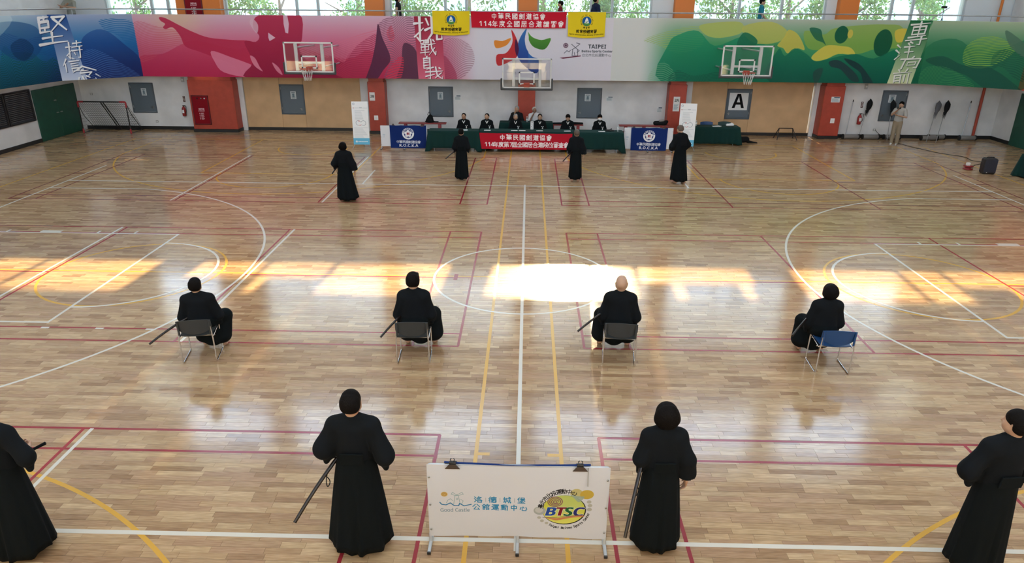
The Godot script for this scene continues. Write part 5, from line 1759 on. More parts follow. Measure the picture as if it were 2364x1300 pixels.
	roller(V.call(16.88, 0, -16.10), "rear grey floor roller of the two lying together", false)
	roller(V.call(18.05, 0, -15.95), "grey floor roller next to the red pipe, tall handle up", true)
	var grey_mop := cloth(lin(0.12, 0.12, 0.13), 0.95, 0.1)
	dust_mop(V.call(13.70, 0.0, -16.10), V.call(13.95, 1.60, -16.22), dark, "black dust mop leaning right of the left-hand roller handle")
	dust_mop(V.call(14.72, 0.0, -15.75), V.call(14.86, 1.58, -16.20), dark, "black dust mop leaning on the hatch behind the person filming")
	dust_mop(V.call(16.12, 0.0, -15.40), V.call(16.72, 1.55, -16.22), grey_mop, "grey dust mop leaning on the bare wall, left of a black one")
	dust_mop(V.call(16.48, 0.0, -15.35), V.call(17.07, 1.57, -16.22), dark, "black dust mop leaning on the bare wall, right of the grey one")
	# loudspeaker, reel, cable, draped table at the edge
	var sp := thing("loudspeaker", "black portable loudspeaker standing on the floor at the right", "loudspeaker", V.call(15.28, 0, -9.95), -0.15)
	s = mb()
	bx(s, V.call(0, 0.26, 0), V.call(0.42, 0.52, 0.30), 0.05)
	obj("cabinet", s, M.black, sp)
	s = mb()
	bx(s, V.call(0, 0.28, 0.15), V.call(0.36, 0.42, 0.012), 0.005)
	obj("grille", s, mat(lin(0.015, 0.02, 0.035), 0.5), sp)
	s = mb()
	bx(s, V.call(-0.08, 0.06, 0.155), V.call(0.03, 0.02, 0.006), 0.002)
	obj("badge", s, M.paper, sp)
	s = mb(true)
	tube(s, bent([V.call(-0.1, 0.51, 0), V.call(-0.1, 0.55, 0), V.call(0.1, 0.55, 0), V.call(0.1, 0.51, 0)], 0.02), 0.014, 6)
	obj("carry_handle", s, M.black, sp)
	var rl := thing("cable_reel", "red cable reel with a white adapter beside the loudspeaker", "cable reel", V.call(15.0, 0, -10.55))
	s = mb(true)
	lathe(s, [Vector2(0.05, 0.0), Vector2(0.15, 0.005), Vector2(0.15, 0.03), Vector2(0.09, 0.04), Vector2(0.09, 0.09), Vector2(0.15, 0.10), Vector2(0.15, 0.125), Vector2(0.03, 0.13)], 18)
	obj("drum", s, mat(lin(0.25, 0.015, 0.02), 0.4), rl)
	s = mb()
	bx(s, V.call(-0.02, 0.175, 0), V.call(0.12, 0.10, 0.09), 0.012)
	obj("adapter", s, M.white, rl)
	var cb := thing("power_cable", "dark cable winding over the floor from the wall to the red reel", "cable")
	s = mb(true)
	tube(s, bent([V.call(14.42, 0.34, -16.28), V.call(14.5, 0.2, -16.1), V.call(14.8, 0.012, -15.6), V.call(14.95, 0.012, -14.6), V.call(15.5, 0.012, -13.1), V.call(16.1, 0.012, -12.6), V.call(15.9, 0.012, -11.9), V.call(16.3, 0.012, -11.6), V.call(15.6, 0.012, -11.2), V.call(15.35, 0.012, -10.85), V.call(15.14, 0.05, -10.6)], 0.35, 5), 0.009, 6)
	obj("cable_line", s, M.rubber, cb)
	table_with_cloth(V.call(17.05, 0, -9.3), 2.0, 0.7, 0.72, "folding table at the right edge under a dark cloth", "dark teal cloth over the table at the right edge", 0.03, 0.02)
	var tr := thing("camera_tripod", "small camera on a thin tripod behind the gallery rail at the right", "tripod", V.call(16.15, 3.6, -16.3))
	for k in 3:
		s = mb(true)
		var an := TAU * k / 3.0 + 0.5
		tube(s, [V.call(0, 1.1, 0), V.call(cos(an) * 0.35, 0.0, sin(an) * 0.35)], 0.011, 6)
		obj("leg", s, M.black, tr)
	s = mb(true)
	tube(s, [V.call(0, 0.9, 0), V.call(0, 1.42, 0)], 0.012, 6)
	obj("centre_column", s, M.black, tr)
	s = mb()
	bx(s, V.call(0.0, 1.47, 0), V.call(0.20, 0.09, 0.07), 0.01)
	bx(s, V.call(0.03, 1.47, 0.06), V.call(0.07, 0.07, 0.08), 0.01)
	obj("camera_body", s, M.black, tr)

func near_print(c: Canvas) -> void:
	var B := Color(0.16, 0.48, 0.66)
	# left: a windmill on waves and two rows of characters
	c.disc(Vector2(92, 200), 19, 17); c.ink(Color(0.78, 0.66, 0.40)); c.ring(Vector2(92, 200), 12, 1.2); c.ring(Vector2(92, 200), 6, 1.2); c.ink(Color(0.55, 0.42, 0.22))
	for l in ["143,270 150,212 170,208 178,270", "150,212 160,205 170,208", "160,205 138,186 130,200 152,208", "160,205 190,186 198,200 166,209", "102,262 112,240 126,232 138,246", "158,228 166,228 166,238 158,238 158,228", "182,236 196,248 186,270"]:
		c.stroke(P(l), 1.5)
	c.ink(Color(0.50, 0.62, 0.66))
	for l in ["66,258 76,272 100,276 124,262 146,282 170,282 176,266 200,284 240,272"]:
		c.stroke(P(l), 3.0)
	c.ink(Color(0.14, 0.42, 0.62))
	latin(c, "Good Castle", 148, 326, 36, false, 0.5, 0.85); c.ink(Color(0.32, 0.46, 0.54))
	han(c, "洛德城堡", 258, 214, 42, 80, 0.062); han(c, "公館運動中心", 248, 268, 40, 52.5, 0.062)
	c.ink(B)
	for i in 3: c.rect(320 + i * 80, 222, 1.8, 30)
	c.ink(Color(0.45, 0.52, 0.56))
	# right: the round emblem with its letters
	var o := Vector2(758, 296)
	c.disc(o, 122, 106); c.ink(Color(0.08, 0.09, 0.10))
	c.disc(o + Vector2(-3, -2), 119, 103); c.ink(Color(0.72, 0.73, 0.24), Color(0.82, 0.82, 0.40))
	blob(c, "700,200 800,190 860,250 800,300 740,320 700,300", Color(0.66, 0.78, 0.62, 0.4))
	c.ring(Vector2(706, 236), 40, 3, 0, TAU, 34); c.ring(Vector2(706, 236), 30, 3, 0, TAU, 25); c.ring(Vector2(706, 237), 20, 3, 0.5, 6.0, 16); c.ring(Vector2(707, 238), 10, 3, 0.2, 5.6, 8); c.ink(Color(0.50, 0.36, 0.36))
	c.disc(Vector2(822, 176), 34, 32); c.ink(Color(0.70, 0.66, 0.40, 0.85)); c.disc(Vector2(880, 184), 38, 32); c.ink(Color(0.72, 0.62, 0.26)); blob(c, "792,186 836,196 868,200 846,232 832,236 812,212", Color(0.56, 0.64, 0.60, 0.85))
	c.disc(Vector2(622, 302), 34, 30); c.ink(Color(0.62, 0.64, 0.64)); c.disc(Vector2(618, 298), 22, 19); c.ink(Color(0.76, 0.77, 0.77, 0.7))
	for k in [[894, 236, 13], [900, 262, 13], [898, 290, 14], [620, 352, 11], [636, 376, 11], [662, 392, 10]]:
		c.disc(Vector2(k[0], k[1]), k[2], k[2] * 0.85)
	c.ink(Color(0.66, 0.66, 0.63))
	var keep := c.X
	for pass_ in 2:
		c.X = Transform2D(Vector2(1, 0), Vector2(-0.22, 1), Vector2(0.22 * 318, 0))
		var x := 648.0
		var i := 0
		for ch in "BTSC":
			latin(c, ch, x, 338, 86, true, 0.0, 1.2)
			for k in [[1.6, 0], [-1.6, 0]]: latin(c, ch, x + k[0], 338, 86, true, 0.0, 1.2)
			if pass_ == 0:
				for k in [[4, 0], [-4, 0], [0, 3], [0, -3]]: latin(c, ch, x + k[0], 338 + k[1], 86, true, 0.0, 1.2)
				c.ink(Color(0.88, 0.89, 0.88))
			else:
				c.ink([Color(0.14, 0.28, 0.58), Color(0.45, 0.10, 0.14), Color(0.12, 0.36, 0.20), Color(0.16, 0.18, 0.42)][i])
			x += [60, 47, 49, 50][i]
			i += 1
	c.X = keep
	blob(c, "652,350 720,356 800,338 862,334 866,342 800,352 724,372 690,366", Color(0.74, 0.46, 0.34, 0.9)); c.stroke(P("640,350 700,352 780,342 860,330"), 1.6); c.ink(Color(0.35, 0.32, 0.32))
	on_arc(c, "臺北市北投運動中心", o, 134, PI * 1.03, PI * 1.66, 32, true, true, 0.055)
	on_arc(c, "Taipei Beitou Sports Center", o + Vector2(0, -6), 138, PI * 0.70, PI * 0.06, 22, false)
	c.ink(Color(0.08, 0.08, 0.09))

# ---------------------------------------------------------------- outside the windows
func build_outside() -> void:
	var s := mb()
	slab(s, -60, 60, -0.4, 0.0, -90, -17.7)
	struct("trim_7", s, mottled(lin(0.45, 0.47, 0.42), 0.2, 0.02, 0.2, 0.9, 21), "pale paved ground outside behind the windows")
	var r := RandomNumberGenerator.new()
	r.seed = 9
	var leafm := mat(lin(0.16, 0.30, 0.08), 0.6)
	leafm.backlight_enabled = true
	leafm.backlight = Color(0.5, 0.75, 0.25)
	leafm.vertex_color_use_as_albedo = true
	var bark := mat(lin(0.12, 0.09, 0.07), 0.9)
	var lm := mb()
	for k in 2:
		var f := [Vector3(0, 0, 0), Vector3(0.035, 0.012, 0.05), Vector3(0.03, 0.0, 0.11), Vector3(0, -0.012, 0.15), Vector3(-0.03, 0.0, 0.11), Vector3(-0.035, 0.012, 0.05)]
		if k == 1: f.reverse()
		for i in range(1, 5): tri(lm, f[0], f[i], f[i + 1])
	lm.generate_normals()
	var leaf := lm.commit()
	var spots := [[-17.0, -27.0, 1.0], [-13.0, -25.6, 0.9], [-9.2, -27.5, 1.1], [-6.6, -25.4, 0.85], [-3.0, -26.2, 1.0], [0.9, -27.2, 1.35], [4.0, -25.5, 0.9], [7.4, -27.0, 1.0], [10.4, -25.6, 0.95], [13.6, -26.6, 1.05], [16.6, -25.4, 0.9], [-20.5, -25.5, 0.9], [20.5, -26.5, 1.0]]
	var names := ["left of the wide orange pillar", "behind the wide orange pillar", "behind the window over the crimson arm", "left of the second orange pillar", "behind the window over the left yellow flag", "behind the middle orange pillar", "behind the window over the right yellow flag", "right of the fourth orange pillar", "behind the window over the right hoop", "right of the last orange pillar", "behind the last window on the right", "far left behind the upper wall", "far right behind the upper wall"]
	for i in spots.size():
		var q: Array = spots[i]
		var t := thing("tree", "sunlit green tree outside, " + names[i], "tree", Vector3(q[0], 0, q[1]), r.randf() * 6.0, "trees outside the gallery windows")
		var k: float = q[2]
		s = mb(true)
		tube(s, [Vector3(0, -0.1, 0), Vector3(0.08, 1.8, 0.05), Vector3(0.0, 4.0, 0.1), Vector3(0.2, 6.8 * k, 0)], [0.22 * k, 0.17 * k, 0.12 * k, 0.03], 8)
		for b in 5:
			var an := r.randf() * TAU
			var y := 2.2 + b * 0.8
			tube(s, [Vector3(0.05, y, 0.05), Vector3(cos(an) * 0.9, y + 0.7, sin(an) * 0.9), Vector3(cos(an) * 1.7 * k, y + 1.2, sin(an) * 1.7 * k)], [0.07, 0.05, 0.02], 6)
		obj("trunk", s, bark, t)
		var mm := MultiMesh.new()
		mm.transform_format = MultiMesh.TRANSFORM_3D
		mm.use_colors = true
		mm.mesh = leaf
		mm.instance_count = 3600
		var blobs := []
		for b in 15: blobs.append([Vector3(r.randfn(0, 1.05), 2.6 + r.randf() * 4.9 * k, r.randfn(0, 0.9)) * Vector3(k, 1, k), 0.5 + r.randf() * 0.5])
		for n in 3600:
			var bl: Array = blobs[n % 15]
			var d: Vector3 = Vector3(r.randfn(0, 1), r.randfn(0, 1), r.randfn(0, 1)).normalized() * (pow(r.randf(), 0.4) * float(bl[1]))
			var bs := Basis.from_euler(Vector3(r.randf() * 6.3, r.randf() * 6.3, r.randf() * 6.3)).scaled(Vector3.ONE * r.randf_range(0.8, 1.5))
			mm.set_instance_transform(n, Transform3D(bs, bl[0] + d))
			var g := r.randf_range(0.7, 1.25)
			mm.set_instance_color(n, Color(g * r.randf_range(0.8, 1.2), g, g * 0.8))
		var o := MultiMeshInstance3D.new()
		o.name = "foliage"
		o.multimesh = mm
		o.material_override = leafm
		o.set_meta("kind", "stuff")
		t.add_child(o)
	# a pale building across the way
	var b := thing("building", "pale tiled building across the way behind the trees", "building", Vector3(0, 0, -48))
	s = mb()
	box2(s, Vector3(-50, 0, -6), Vector3(50, 9.5, 0), 0.05)
	obj("wall", s, mat(lin(0.66, 0.70, 0.68), 0.8), b)
	for i in 22:
		s = mb()
		box2(s, Vector3(-42 + i * 4 - 0.9, 3.2, -0.05), Vector3(-42 + i * 4 + 0.9, 5.4, 0.08), 0.02)
		obj("window", s, mat(lin(0.30, 0.40, 0.42), 0.2) if i == 0 else M.far_window, b)
	s = mb()
	box2(s, Vector3(-50.2, 9.4, -6.2), Vector3(50.2, 9.8, 0.3), 0.05)
	obj("roof_edge", s, M.concrete, b)

# ---------------------------------------------------------------- people
# bones are tapered capsules: [a, b, radius a, radius b, squeeze per axis, blend]
func cap(a: Vector3, b: Vector3, ra: float, rb := -1.0, q := Vector3.ONE, k := 0.03) -> Array:
	return [a, b, ra, rb if rb >= 0 else ra, q, k]

func nets(prims: Array, cell: float) -> Array:
	# surface nets over the smooth union of the bones; returns [vertices, normals, indices]
	var lo := Vector3.ONE * 1e9
	var hi := -lo
	for p in prims:
		if p[5] < 0.0: continue
		var r: float = maxf(p[2], p[3])
		var e: Vector3 = p[4] * r
		for v in [p[0], p[1]]:
			lo = lo.min(v - e); hi = hi.max(v + e)
	lo -= Vector3.ONE * cell * 2.0
	hi += Vector3.ONE * cell * 2.0
	var nx := int((hi.x - lo.x) / cell) + 2
	var ny := int((hi.y - lo.y) / cell) + 2
	var nz := int((hi.z - lo.z) / cell) + 2
	var nxy := nx * ny
	var val := PackedFloat32Array()
	val.resize(nxy * nz)
	val.fill(1.0)
	for p in prims:
		var a: Vector3 = p[0]
		var b: Vector3 = p[1]
		var ra: float = p[2]
		var rb: float = p[3]
		var q: Vector3 = p[4]
		var k: float = p[5]
		var qm := minf(q.x, minf(q.y, q.z))
		var iq := Vector3.ONE / q
		var m := (a + b) * 0.5
		var ba := (b - a) * iq
		var bb := maxf(ba.length_squared(), 1e-9)
		var ext := q * maxf(ra, rb) + Vector3.ONE * (maxf(k, 0.0) + cell * 1.6)
		var b0 := (a.min(b) - ext - lo) / cell
		var b1 := (a.max(b) + ext - lo) / cell
		var x0 := maxi(int(b0.x), 0)
		var x1 := mini(int(b1.x) + 1, nx - 1)
		var y0 := maxi(int(b0.y), 0)
		var y1 := mini(int(b1.y) + 1, ny - 1)
		var z0 := maxi(int(b0.z), 0)
		var z1 := mini(int(b1.z) + 1, nz - 1)
		for z in range(z0, z1 + 1):
			for y in range(y0, y1 + 1):
				var i := z * nxy + y * nx + x0
				for x in range(x0, x1 + 1):
					var pa := (lo + Vector3(x, y, z) * cell - a) * iq
					var t := clampf(pa.dot(ba) / bb, 0.0, 1.0)
					var d := ((pa - ba * t).length() - (ra + (rb - ra) * t)) * qm
					var o := val[i]
					if k < 0.0:
						val[i] = maxf(o, -d)
						i += 1
						continue
					var h := k - absf(o - d)
					var v := minf(o, d)
					if h > 0.0: v -= h * h / k * 0.25
					val[i] = v
					i += 1
	var verts := PackedVector3Array()
	var norms := PackedVector3Array()
	var idx := PackedInt32Array()
	var at := PackedInt32Array()
	at.resize(nxy * nz)
	at.fill(-1)
	var off := [0, 1, nx, nx + 1, nxy, nxy + 1, nxy + nx, nxy + nx + 1]
	var far := cell * 2.0
	for z in nz - 1:
		for y in ny - 1:
			var i := z * nxy + y * nx - 1
			for x in nx - 1:
				i += 1
				var v0 := val[i]
				if v0 > far or v0 < -far: continue
				var v1 := val[i + 1]
				var v2 := val[i + nx]
				var v3 := val[i + nx + 1]
				var v4 := val[i + nxy]
				var v5 := val[i + nxy + 1]
				var v6 := val[i + nxy + nx]
				var v7 := val[i + nxy + nx + 1]
				var neg := int(v0 < 0) + int(v1 < 0) + int(v2 < 0) + int(v3 < 0) + int(v4 < 0) + int(v5 < 0) + int(v6 < 0) + int(v7 < 0)
				if neg == 0 or neg == 8: continue
				var g := Vector3(v1 - v0 + v3 - v2 + v5 - v4 + v7 - v6, v2 - v0 + v3 - v1 + v6 - v4 + v7 - v5, v4 - v0 + v5 - v1 + v6 - v2 + v7 - v3) * 0.25
				var mean := (v0 + v1 + v2 + v3 + v4 + v5 + v6 + v7) * 0.125
				var gl := maxf(g.length_squared(), 1e-12)
				var c := Vector3(0.5, 0.5, 0.5) - g * (mean / gl)
				c = c.clamp(Vector3.ZERO, Vector3.ONE)
				at[i] = verts.size()
				verts.append(lo + (Vector3(x, y, z) + c) * cell)
				norms.append(g / sqrt(gl))
	for z in range(1, nz - 1):
		for y in range(1, ny - 1):
			var i := z * nxy + y * nx
			for x in range(1, nx - 1):
				i += 1
				var v := val[i]
				if v > far or v < -far: continue
				var s := v < 0.0
				for ax in 3:
					var st: int = [1, nx, nxy][ax]
					if (val[i + st] < 0.0) == s: continue
					var du: int = [nx, nxy, 1][ax]
					var dv: int = [nxy, 1, nx][ax]
					var a := at[i - du - dv]
					var b := at[i - dv]
					var c := at[i]
					var d := at[i - du]
					if a < 0 or b < 0 or c < 0 or d < 0: continue
					if s:
						idx.append_array([a, c, b, a, d, c])
					else:
						idx.append_array([a, b, c, a, c, d])
	return [verts, norms, idx]

func join(parts: Array) -> ArrayMesh:
	# parts: [arrays, transform] pairs joined into one surface
	var v := PackedVector3Array()
	var n := PackedVector3Array()
	var ix := PackedInt32Array()
	for p in parts:
		var t: Transform3D = p[1]
		var base := v.size()
		v.append_array(t * (p[0][0] as PackedVector3Array))
		var nb := t.basis.inverse().transposed()
		for k in p[0][1]: n.append((nb * k).normalized())
		var flip := t.basis.determinant() < 0
		var q: PackedInt32Array = p[0][2]
		for i in range(0, q.size(), 3):
			ix.append(q[i] + base)
			ix.append(q[i + (2 if flip else 1)] + base)
			ix.append(q[i + (1 if flip else 2)] + base)
	var arr := []
	arr.resize(Mesh.ARRAY_MAX)
	arr[Mesh.ARRAY_VERTEX] = v
	arr[Mesh.ARRAY_NORMAL] = n
	arr[Mesh.ARRAY_INDEX] = ix
	var m := ArrayMesh.new()
	if v.size() > 0: m.add_surface_from_arrays(Mesh.PRIMITIVE_TRIANGLES, arr)
	return m

var cache := {}
func head_shape(cell: float) -> Array:
	# a head whose neck base is the origin, facing -z; the chin at 0.06, the crown at 0.25
	var key := "head%f" % cell
	if cache.has(key): return cache[key]
	var one := Vector3.ONE
	var p := [
		cap(Vector3(0, 0.155, 0.012), Vector3(0, 0.168, -0.012), 0.098, 0.095, Vector3(0.84, 0.98, 1.0), 0.02),
		cap(Vector3(0, 0.10, -0.045), Vector3(0, 0.115, -0.03), 0.062, 0.072, Vector3(0.92, 1.0, 0.95), 0.03),
		cap(Vector3(0, 0.068, -0.075), Vector3(0, 0.07, -0.06), 0.026, 0.04, one, 0.03),
		cap(Vector3(-0.045, 0.095, -0.02), Vector3(0.045, 0.095, -0.02), 0.04, 0.04, one, 0.03),
		cap(Vector3(0, 0.142, -0.098), Vector3(0, 0.112, -0.118), 0.010, 0.014, one, 0.012),
		cap(Vector3(-0.011, 0.107, -0.105), Vector3(0.011, 0.107, -0.105), 0.010, 0.010, one, 0.008),
		cap(Vector3(-0.038, 0.152, -0.083), Vector3(0.038, 0.152, -0.083), 0.014, 0.014, one, 0.015),
		cap(Vector3(-0.016, 0.083, -0.097), Vector3(0.016, 0.083, -0.097), 0.008, 0.008, one, 0.01),
		cap(Vector3(0, -0.03, 0.02), Vector3(0, 0.09, 0.005), 0.056, 0.052, one, 0.03),
	]
	for e in [-1.0, 1.0]:
		p.append(cap(Vector3(e * 0.085, 0.150, 0.012), Vector3(e * 0.082, 0.112, 0.002), 0.016, 0.011, Vector3(0.6, 1.1, 1.0), 0.008))
		p.append(cap(Vector3(e * 0.05, 0.11, -0.06), Vector3(e * 0.052, 0.12, -0.05), 0.026, 0.026, one, 0.02))
	cache[key] = nets(p, cell)
	return cache[key]

func hand_shape(cell: float) -> Array:
	# a right hand hanging down from the wrist at the origin, palm to -x, slightly curled; thumb towards -z
	var key := "hand%f" % cell
	if cache.has(key): return cache[key]
	var p := [cap(Vector3(0, 0.01, 0), Vector3(0, -0.03, 0), 0.024, 0.028, Vector3(0.8, 1, 1.1), 0.02), cap(Vector3(0, -0.03, 0), Vector3(-0.004, -0.075, 0), 0.026, 0.03, Vector3(0.55, 1, 1.25), 0.02)]
	var l := [0.068, 0.078, 0.072, 0.056]
	for i in 4:
		var z := -0.027 + 0.018 * i
		var a := Vector3(-0.004, -0.085 + 0.004 * absf(i - 1.3), z)
		var b := a + Vector3(-0.010, -l[i] * 0.45, 0.002 * (i - 1.5))
		var c := b + Vector3(-0.018, -l[i] * 0.32, 0)
		var d := c + Vector3(-0.018, -l[i] * 0.16, 0)
		p.append(cap(a, b, 0.0095, 0.0088, Vector3.ONE, 0.006)); p.append(cap(b, c, 0.0088, 0.008, Vector3.ONE, 0.004)); p.append(cap(c, d, 0.008, 0.0068, Vector3.ONE, 0.004))
	p.append(cap(Vector3(-0.006, -0.035, -0.024), Vector3(-0.014, -0.06, -0.044), 0.014, 0.011, Vector3.ONE, 0.014))
	p.append(cap(Vector3(-0.014, -0.06, -0.044), Vector3(-0.024, -0.088, -0.050), 0.011, 0.009, Vector3.ONE, 0.005))
	cache[key] = nets(p, cell)
	return cache[key]

func hair_prims(kind: String) -> Array:
	match kind:
		"bob":
			return [cap(Vector3(0, 0.168, 0.022), Vector3(0, 0.172, 0.0), 0.118, 0.112, Vector3(0.92, 0.95, 1.0), 0.03), cap(Vector3(-0.055, 0.12, 0.03), Vector3(0.055, 0.12, 0.03), 0.066, 0.066, Vector3.ONE, 0.04), cap(Vector3(-0.03, 0.075, 0.045), Vector3(0.03, 0.075, 0.045), 0.045, 0.045, Vector3.ONE, 0.04)]
		"crop", "grey":
			return [cap(Vector3(0, 0.166, 0.024), Vector3(0, 0.177, -0.001), 0.103, 0.098, Vector3(0.90, 0.96, 1.0), 0.02), cap(Vector3(-0.032, 0.125, 0.047), Vector3(0.032, 0.125, 0.047), 0.047, 0.047, Vector3.ONE, 0.03)]
		"fringe":
			return [cap(Vector3(0, 0.172, 0.022), Vector3(0, 0.183, -0.006), 0.106, 0.1, Vector3(0.92, 0.92, 1.0), 0.02), cap(Vector3(-0.038, 0.125, 0.048), Vector3(0.038, 0.125, 0.048), 0.05, 0.05, Vector3.ONE, 0.03), cap(Vector3(-0.05, 0.205, -0.078), Vector3(0.05, 0.21, -0.078), 0.028, 0.028, Vector3.ONE, 0.02)]
	return [cap(Vector3(0, 0.172, 0.024), Vector3(0, 0.182, -0.003), 0.107, 0.101, Vector3(0.90, 0.94, 1.0), 0.02), cap(Vector3(-0.036, 0.128, 0.048), Vector3(0.036, 0.128, 0.048), 0.052, 0.052, Vector3.ONE, 0.03), cap(Vector3(-0.02, 0.10, 0.052), Vector3(0.02, 0.10, 0.052), 0.030, 0.030, Vector3.ONE, 0.02)]

func facing(dir: Vector3, fwd: Vector3) -> Basis:
	# a basis whose -y runs along dir and whose -z leans towards fwd
	var y := -dir.normalized()
	var z := -(fwd - y * fwd.dot(y)).normalized()
	return Basis(y.cross(z), y, z)

func skirt(c: Dictionary, s: float) -> ArrayMesh:
	# pleated hakama from waist to hem
	var st := mb(true)
	var rings := []
	var nphi := 72
	var flare: float = c.get("flare", 0.25)
	var yw := 1.06
	for j in 15:
		var t := j / 14.0
		var ring := PackedVector3Array()
		for i in nphi:
			var ph := -TAU * i / nphi           # 0 = right, back at +z
			var dx := cos(ph)
			var dz := sin(ph)
			var rx := lerpf(0.172, flare, pow(t, 0.8))
			var rz := lerpf(0.135, flare * 0.80, pow(t, 0.9))
			var back := maxf(dz, 0.0)
			var fold := 1.0 + t * (0.05 * sin(ph * 9.0 + 0.6) + 0.025 * sin(ph * 17.0 + 2.0))
			fold -= 0.20 * t * exp(-pow(dx / 0.10, 2)) * (1.0 if dz > 0 else 0.7)       # the split between the legs
			var hem: float = c.get("hem", 0.055)
			hem += 0.05 * pow(absf(dx), 3) + 0.012 * sin(ph * 7.0)
			var y := lerpf(yw, hem, t)
			var sh: Vector3 = c.get("hemshift", Vector3.ZERO)
			ring.append(Vector3(dx * rx * fold + sh.x * t * t, y, dz * rz * fold + sh.z * t * t) * s)
		rings.append(ring)
	# a turned-in lower edge
	var inner := PackedVector3Array()
	for v in rings[14]: inner.append(Vector3(v.x * 0.93, v.y + 0.03, v.z * 0.93))
	rings.append(inner)
	rings.reverse()
	ringed(st, rings, true, true, true)
	st.generate_normals()
	return st.commit()

func person(label: String, at: Vector3, turn: float, c: Dictionary) -> Node3D:
	var t := thing("person", label, "person", at, turn, c.get("group", ""))
	var s: float = c.get("tall", 1.75) / 1.75
	var cell: float = c.get("cell", 0.016)
	var fine: float = c.get("fine", 0.008)
	var sit: bool = c.get("sit", false)
	var kendo: bool = c.get("dress", "kendo") == "kendo"
	var dy := -0.45 if sit else 0.0
	var wide: float = c.get("wide", 1.0)
	var lean: float = c.get("lean", 0.0)
	var up := func(v: Vector3) -> Vector3: return Vector3(v.x * wide, v.y + dy, v.z - lean * maxf(0.0, v.y - 1.0))
	var el: Vector3 = c.get("el", Vector3(-0.30, 1.13, 0.02))
	var er: Vector3 = c.get("er", Vector3(0.30, 1.13, 0.02))
	var hl: Vector3 = c.get("hl", Vector3(-0.12, 1.02, -0.22))
	var hr: Vector3 = c.get("hr", Vector3(0.12, 1.02, -0.22))
	var sl := Vector3(-0.175, 1.405, 0.0)
	var sr := Vector3(0.175, 1.405, 0.0)
	# --- the body, one continuous mesh
	var b := [
		cap(up.call(Vector3(0, 0.95, 0)), up.call(Vector3(0, 1.10, 0)), 0.115, 0.105, Vector3(1.15, 1, 0.8), 0.04),
		cap(up.call(Vector3(0, 1.12, 0)), up.call(Vector3(0, 1.33, 0)), 0.11, 0.125, Vector3(1.15, 1, 0.75), 0.04),
		cap(up.call(Vector3(-0.14, 1.40, 0)), up.call(Vector3(0.14, 1.40, 0)), 0.055, 0.055, Vector3.ONE, 0.05),
		cap(up.call(Vector3(0, 1.40, 0.0)), up.call(Vector3(0, 1.50, 0.0)), 0.06, 0.052, Vector3.ONE, 0.04)]
	for k in [[sl, el, hl], [sr, er, hr]]:
		b.append(cap(up.call(k[0]), up.call(k[1]), 0.050, 0.040, Vector3.ONE, 0.03))
		b.append(cap(up.call(k[1]), up.call(k[2]), 0.040, 0.027, Vector3.ONE, 0.02))
	var feet := []
	for e in [-1.0, 1.0]:
		var hip := Vector3(e * 0.085, 0.92 + dy, 0)
		var knee: Vector3
		var ank: Vector3
		if sit:
			var kk: Vector3 = c.get("knee_l" if e < 0 else "knee_r", Vector3(e * 0.16, 0.49, -0.42))
			knee = kk
			ank = c.get("ank_l" if e < 0 else "ank_r", Vector3(kk.x * 1.0, 0.09, -0.36))
		else:
			var st: Vector3 = c.get("step_l" if e < 0 else "step_r", Vector3.ZERO)
			knee = Vector3(e * 0.095, 0.49, -0.015) + st * 0.5
			ank = Vector3(e * 0.10, 0.085, 0.01) + st
		b.append(cap(hip, knee, 0.078, 0.055, Vector3.ONE, 0.04))
		b.append(cap(knee, ank, 0.053, 0.036, Vector3.ONE, 0.03))
		b.append(cap(ank + Vector3(0, -0.045, 0.03), ank + Vector3(0.01 * e, -0.06, -0.13), 0.036, 0.022, Vector3(1.25, 1, 1), 0.03))
		feet.append([knee, ank])
	var up0: Vector3 = up.call(Vector3(0, 1.475, 0.0))
	var hrot: Vector3 = c.get("head", Vector3.ZERO)
	var hb := Basis.from_euler(hrot) * Basis.from_scale(Vector3.ONE * c.get("hs", 1.0))
	var ht := Transform3D(hb, up0)
	var sc := Transform3D(Basis.from_scale(Vector3.ONE * s), Vector3.ZERO)
	var parts := [[nets(b, cell), sc], [head_shape(fine), sc * ht]]
	for k in [[el, hl, -1.0], [er, hr, 1.0]]:
		var d: Vector3 = up.call(k[1]) - up.call(k[0])
		var hand := facing(d, c.get("thumb", Vector3(0, 0.3, -1)))
		if k[2] < 0: hand = hand * Basis.from_scale(Vector3(-1, 1, 1))
		parts.append([hand_shape(maxf(fine * 0.6, 0.004)), sc * Transform3D(hand, up.call(k[1]))])
	var skin: Material = c.get("skin", M.skin)
	put("body", join(parts), skin, t)
	# --- hair
	if c.get("hair", "short") != "none":
		put("hair", join([[nets(hair_prims(c.get("hair", "short")), fine), sc * ht]]), c.get("hair_mat", M.hair), t)
	# --- what shows of a face
	if c.get("face", false):
		var fs := mb(true)
		for e in [-1.0, 1.0]:
			lathe(fs, [Vector2(0, -0.006), Vector2(0.010, -0.004), Vector2(0.010, 0.004), Vector2(0, 0.006)], 8, (sc * ht) * Vector3(e * 0.032, 0.134, -0.088), hb * Basis(Vector3.RIGHT, 0.0))
		obj("eyes", fs, M.eye, t)
		fs = mb(true)
		for e in [-1.0, 1.0]:
			tube(fs, [(sc * ht) * Vector3(e * 0.017, 0.153, -0.101), (sc * ht) * Vector3(e * 0.035, 0.157, -0.097), (sc * ht) * Vector3(e * 0.05, 0.151, -0.085)], 0.004, 5)
		obj("eyebrows", fs, c.get("hair_mat", M.hair), t)
		if not c.get("mask", false):
			fs = mb(true)
			tube(fs, [(sc * ht) * Vector3(-0.022, 0.083, -0.1), (sc * ht) * Vector3(0, 0.084, -0.107), (sc * ht) * Vector3(0.022, 0.083, -0.1)], 0.005, 5)
			obj("mouth", fs, M.lips, t)
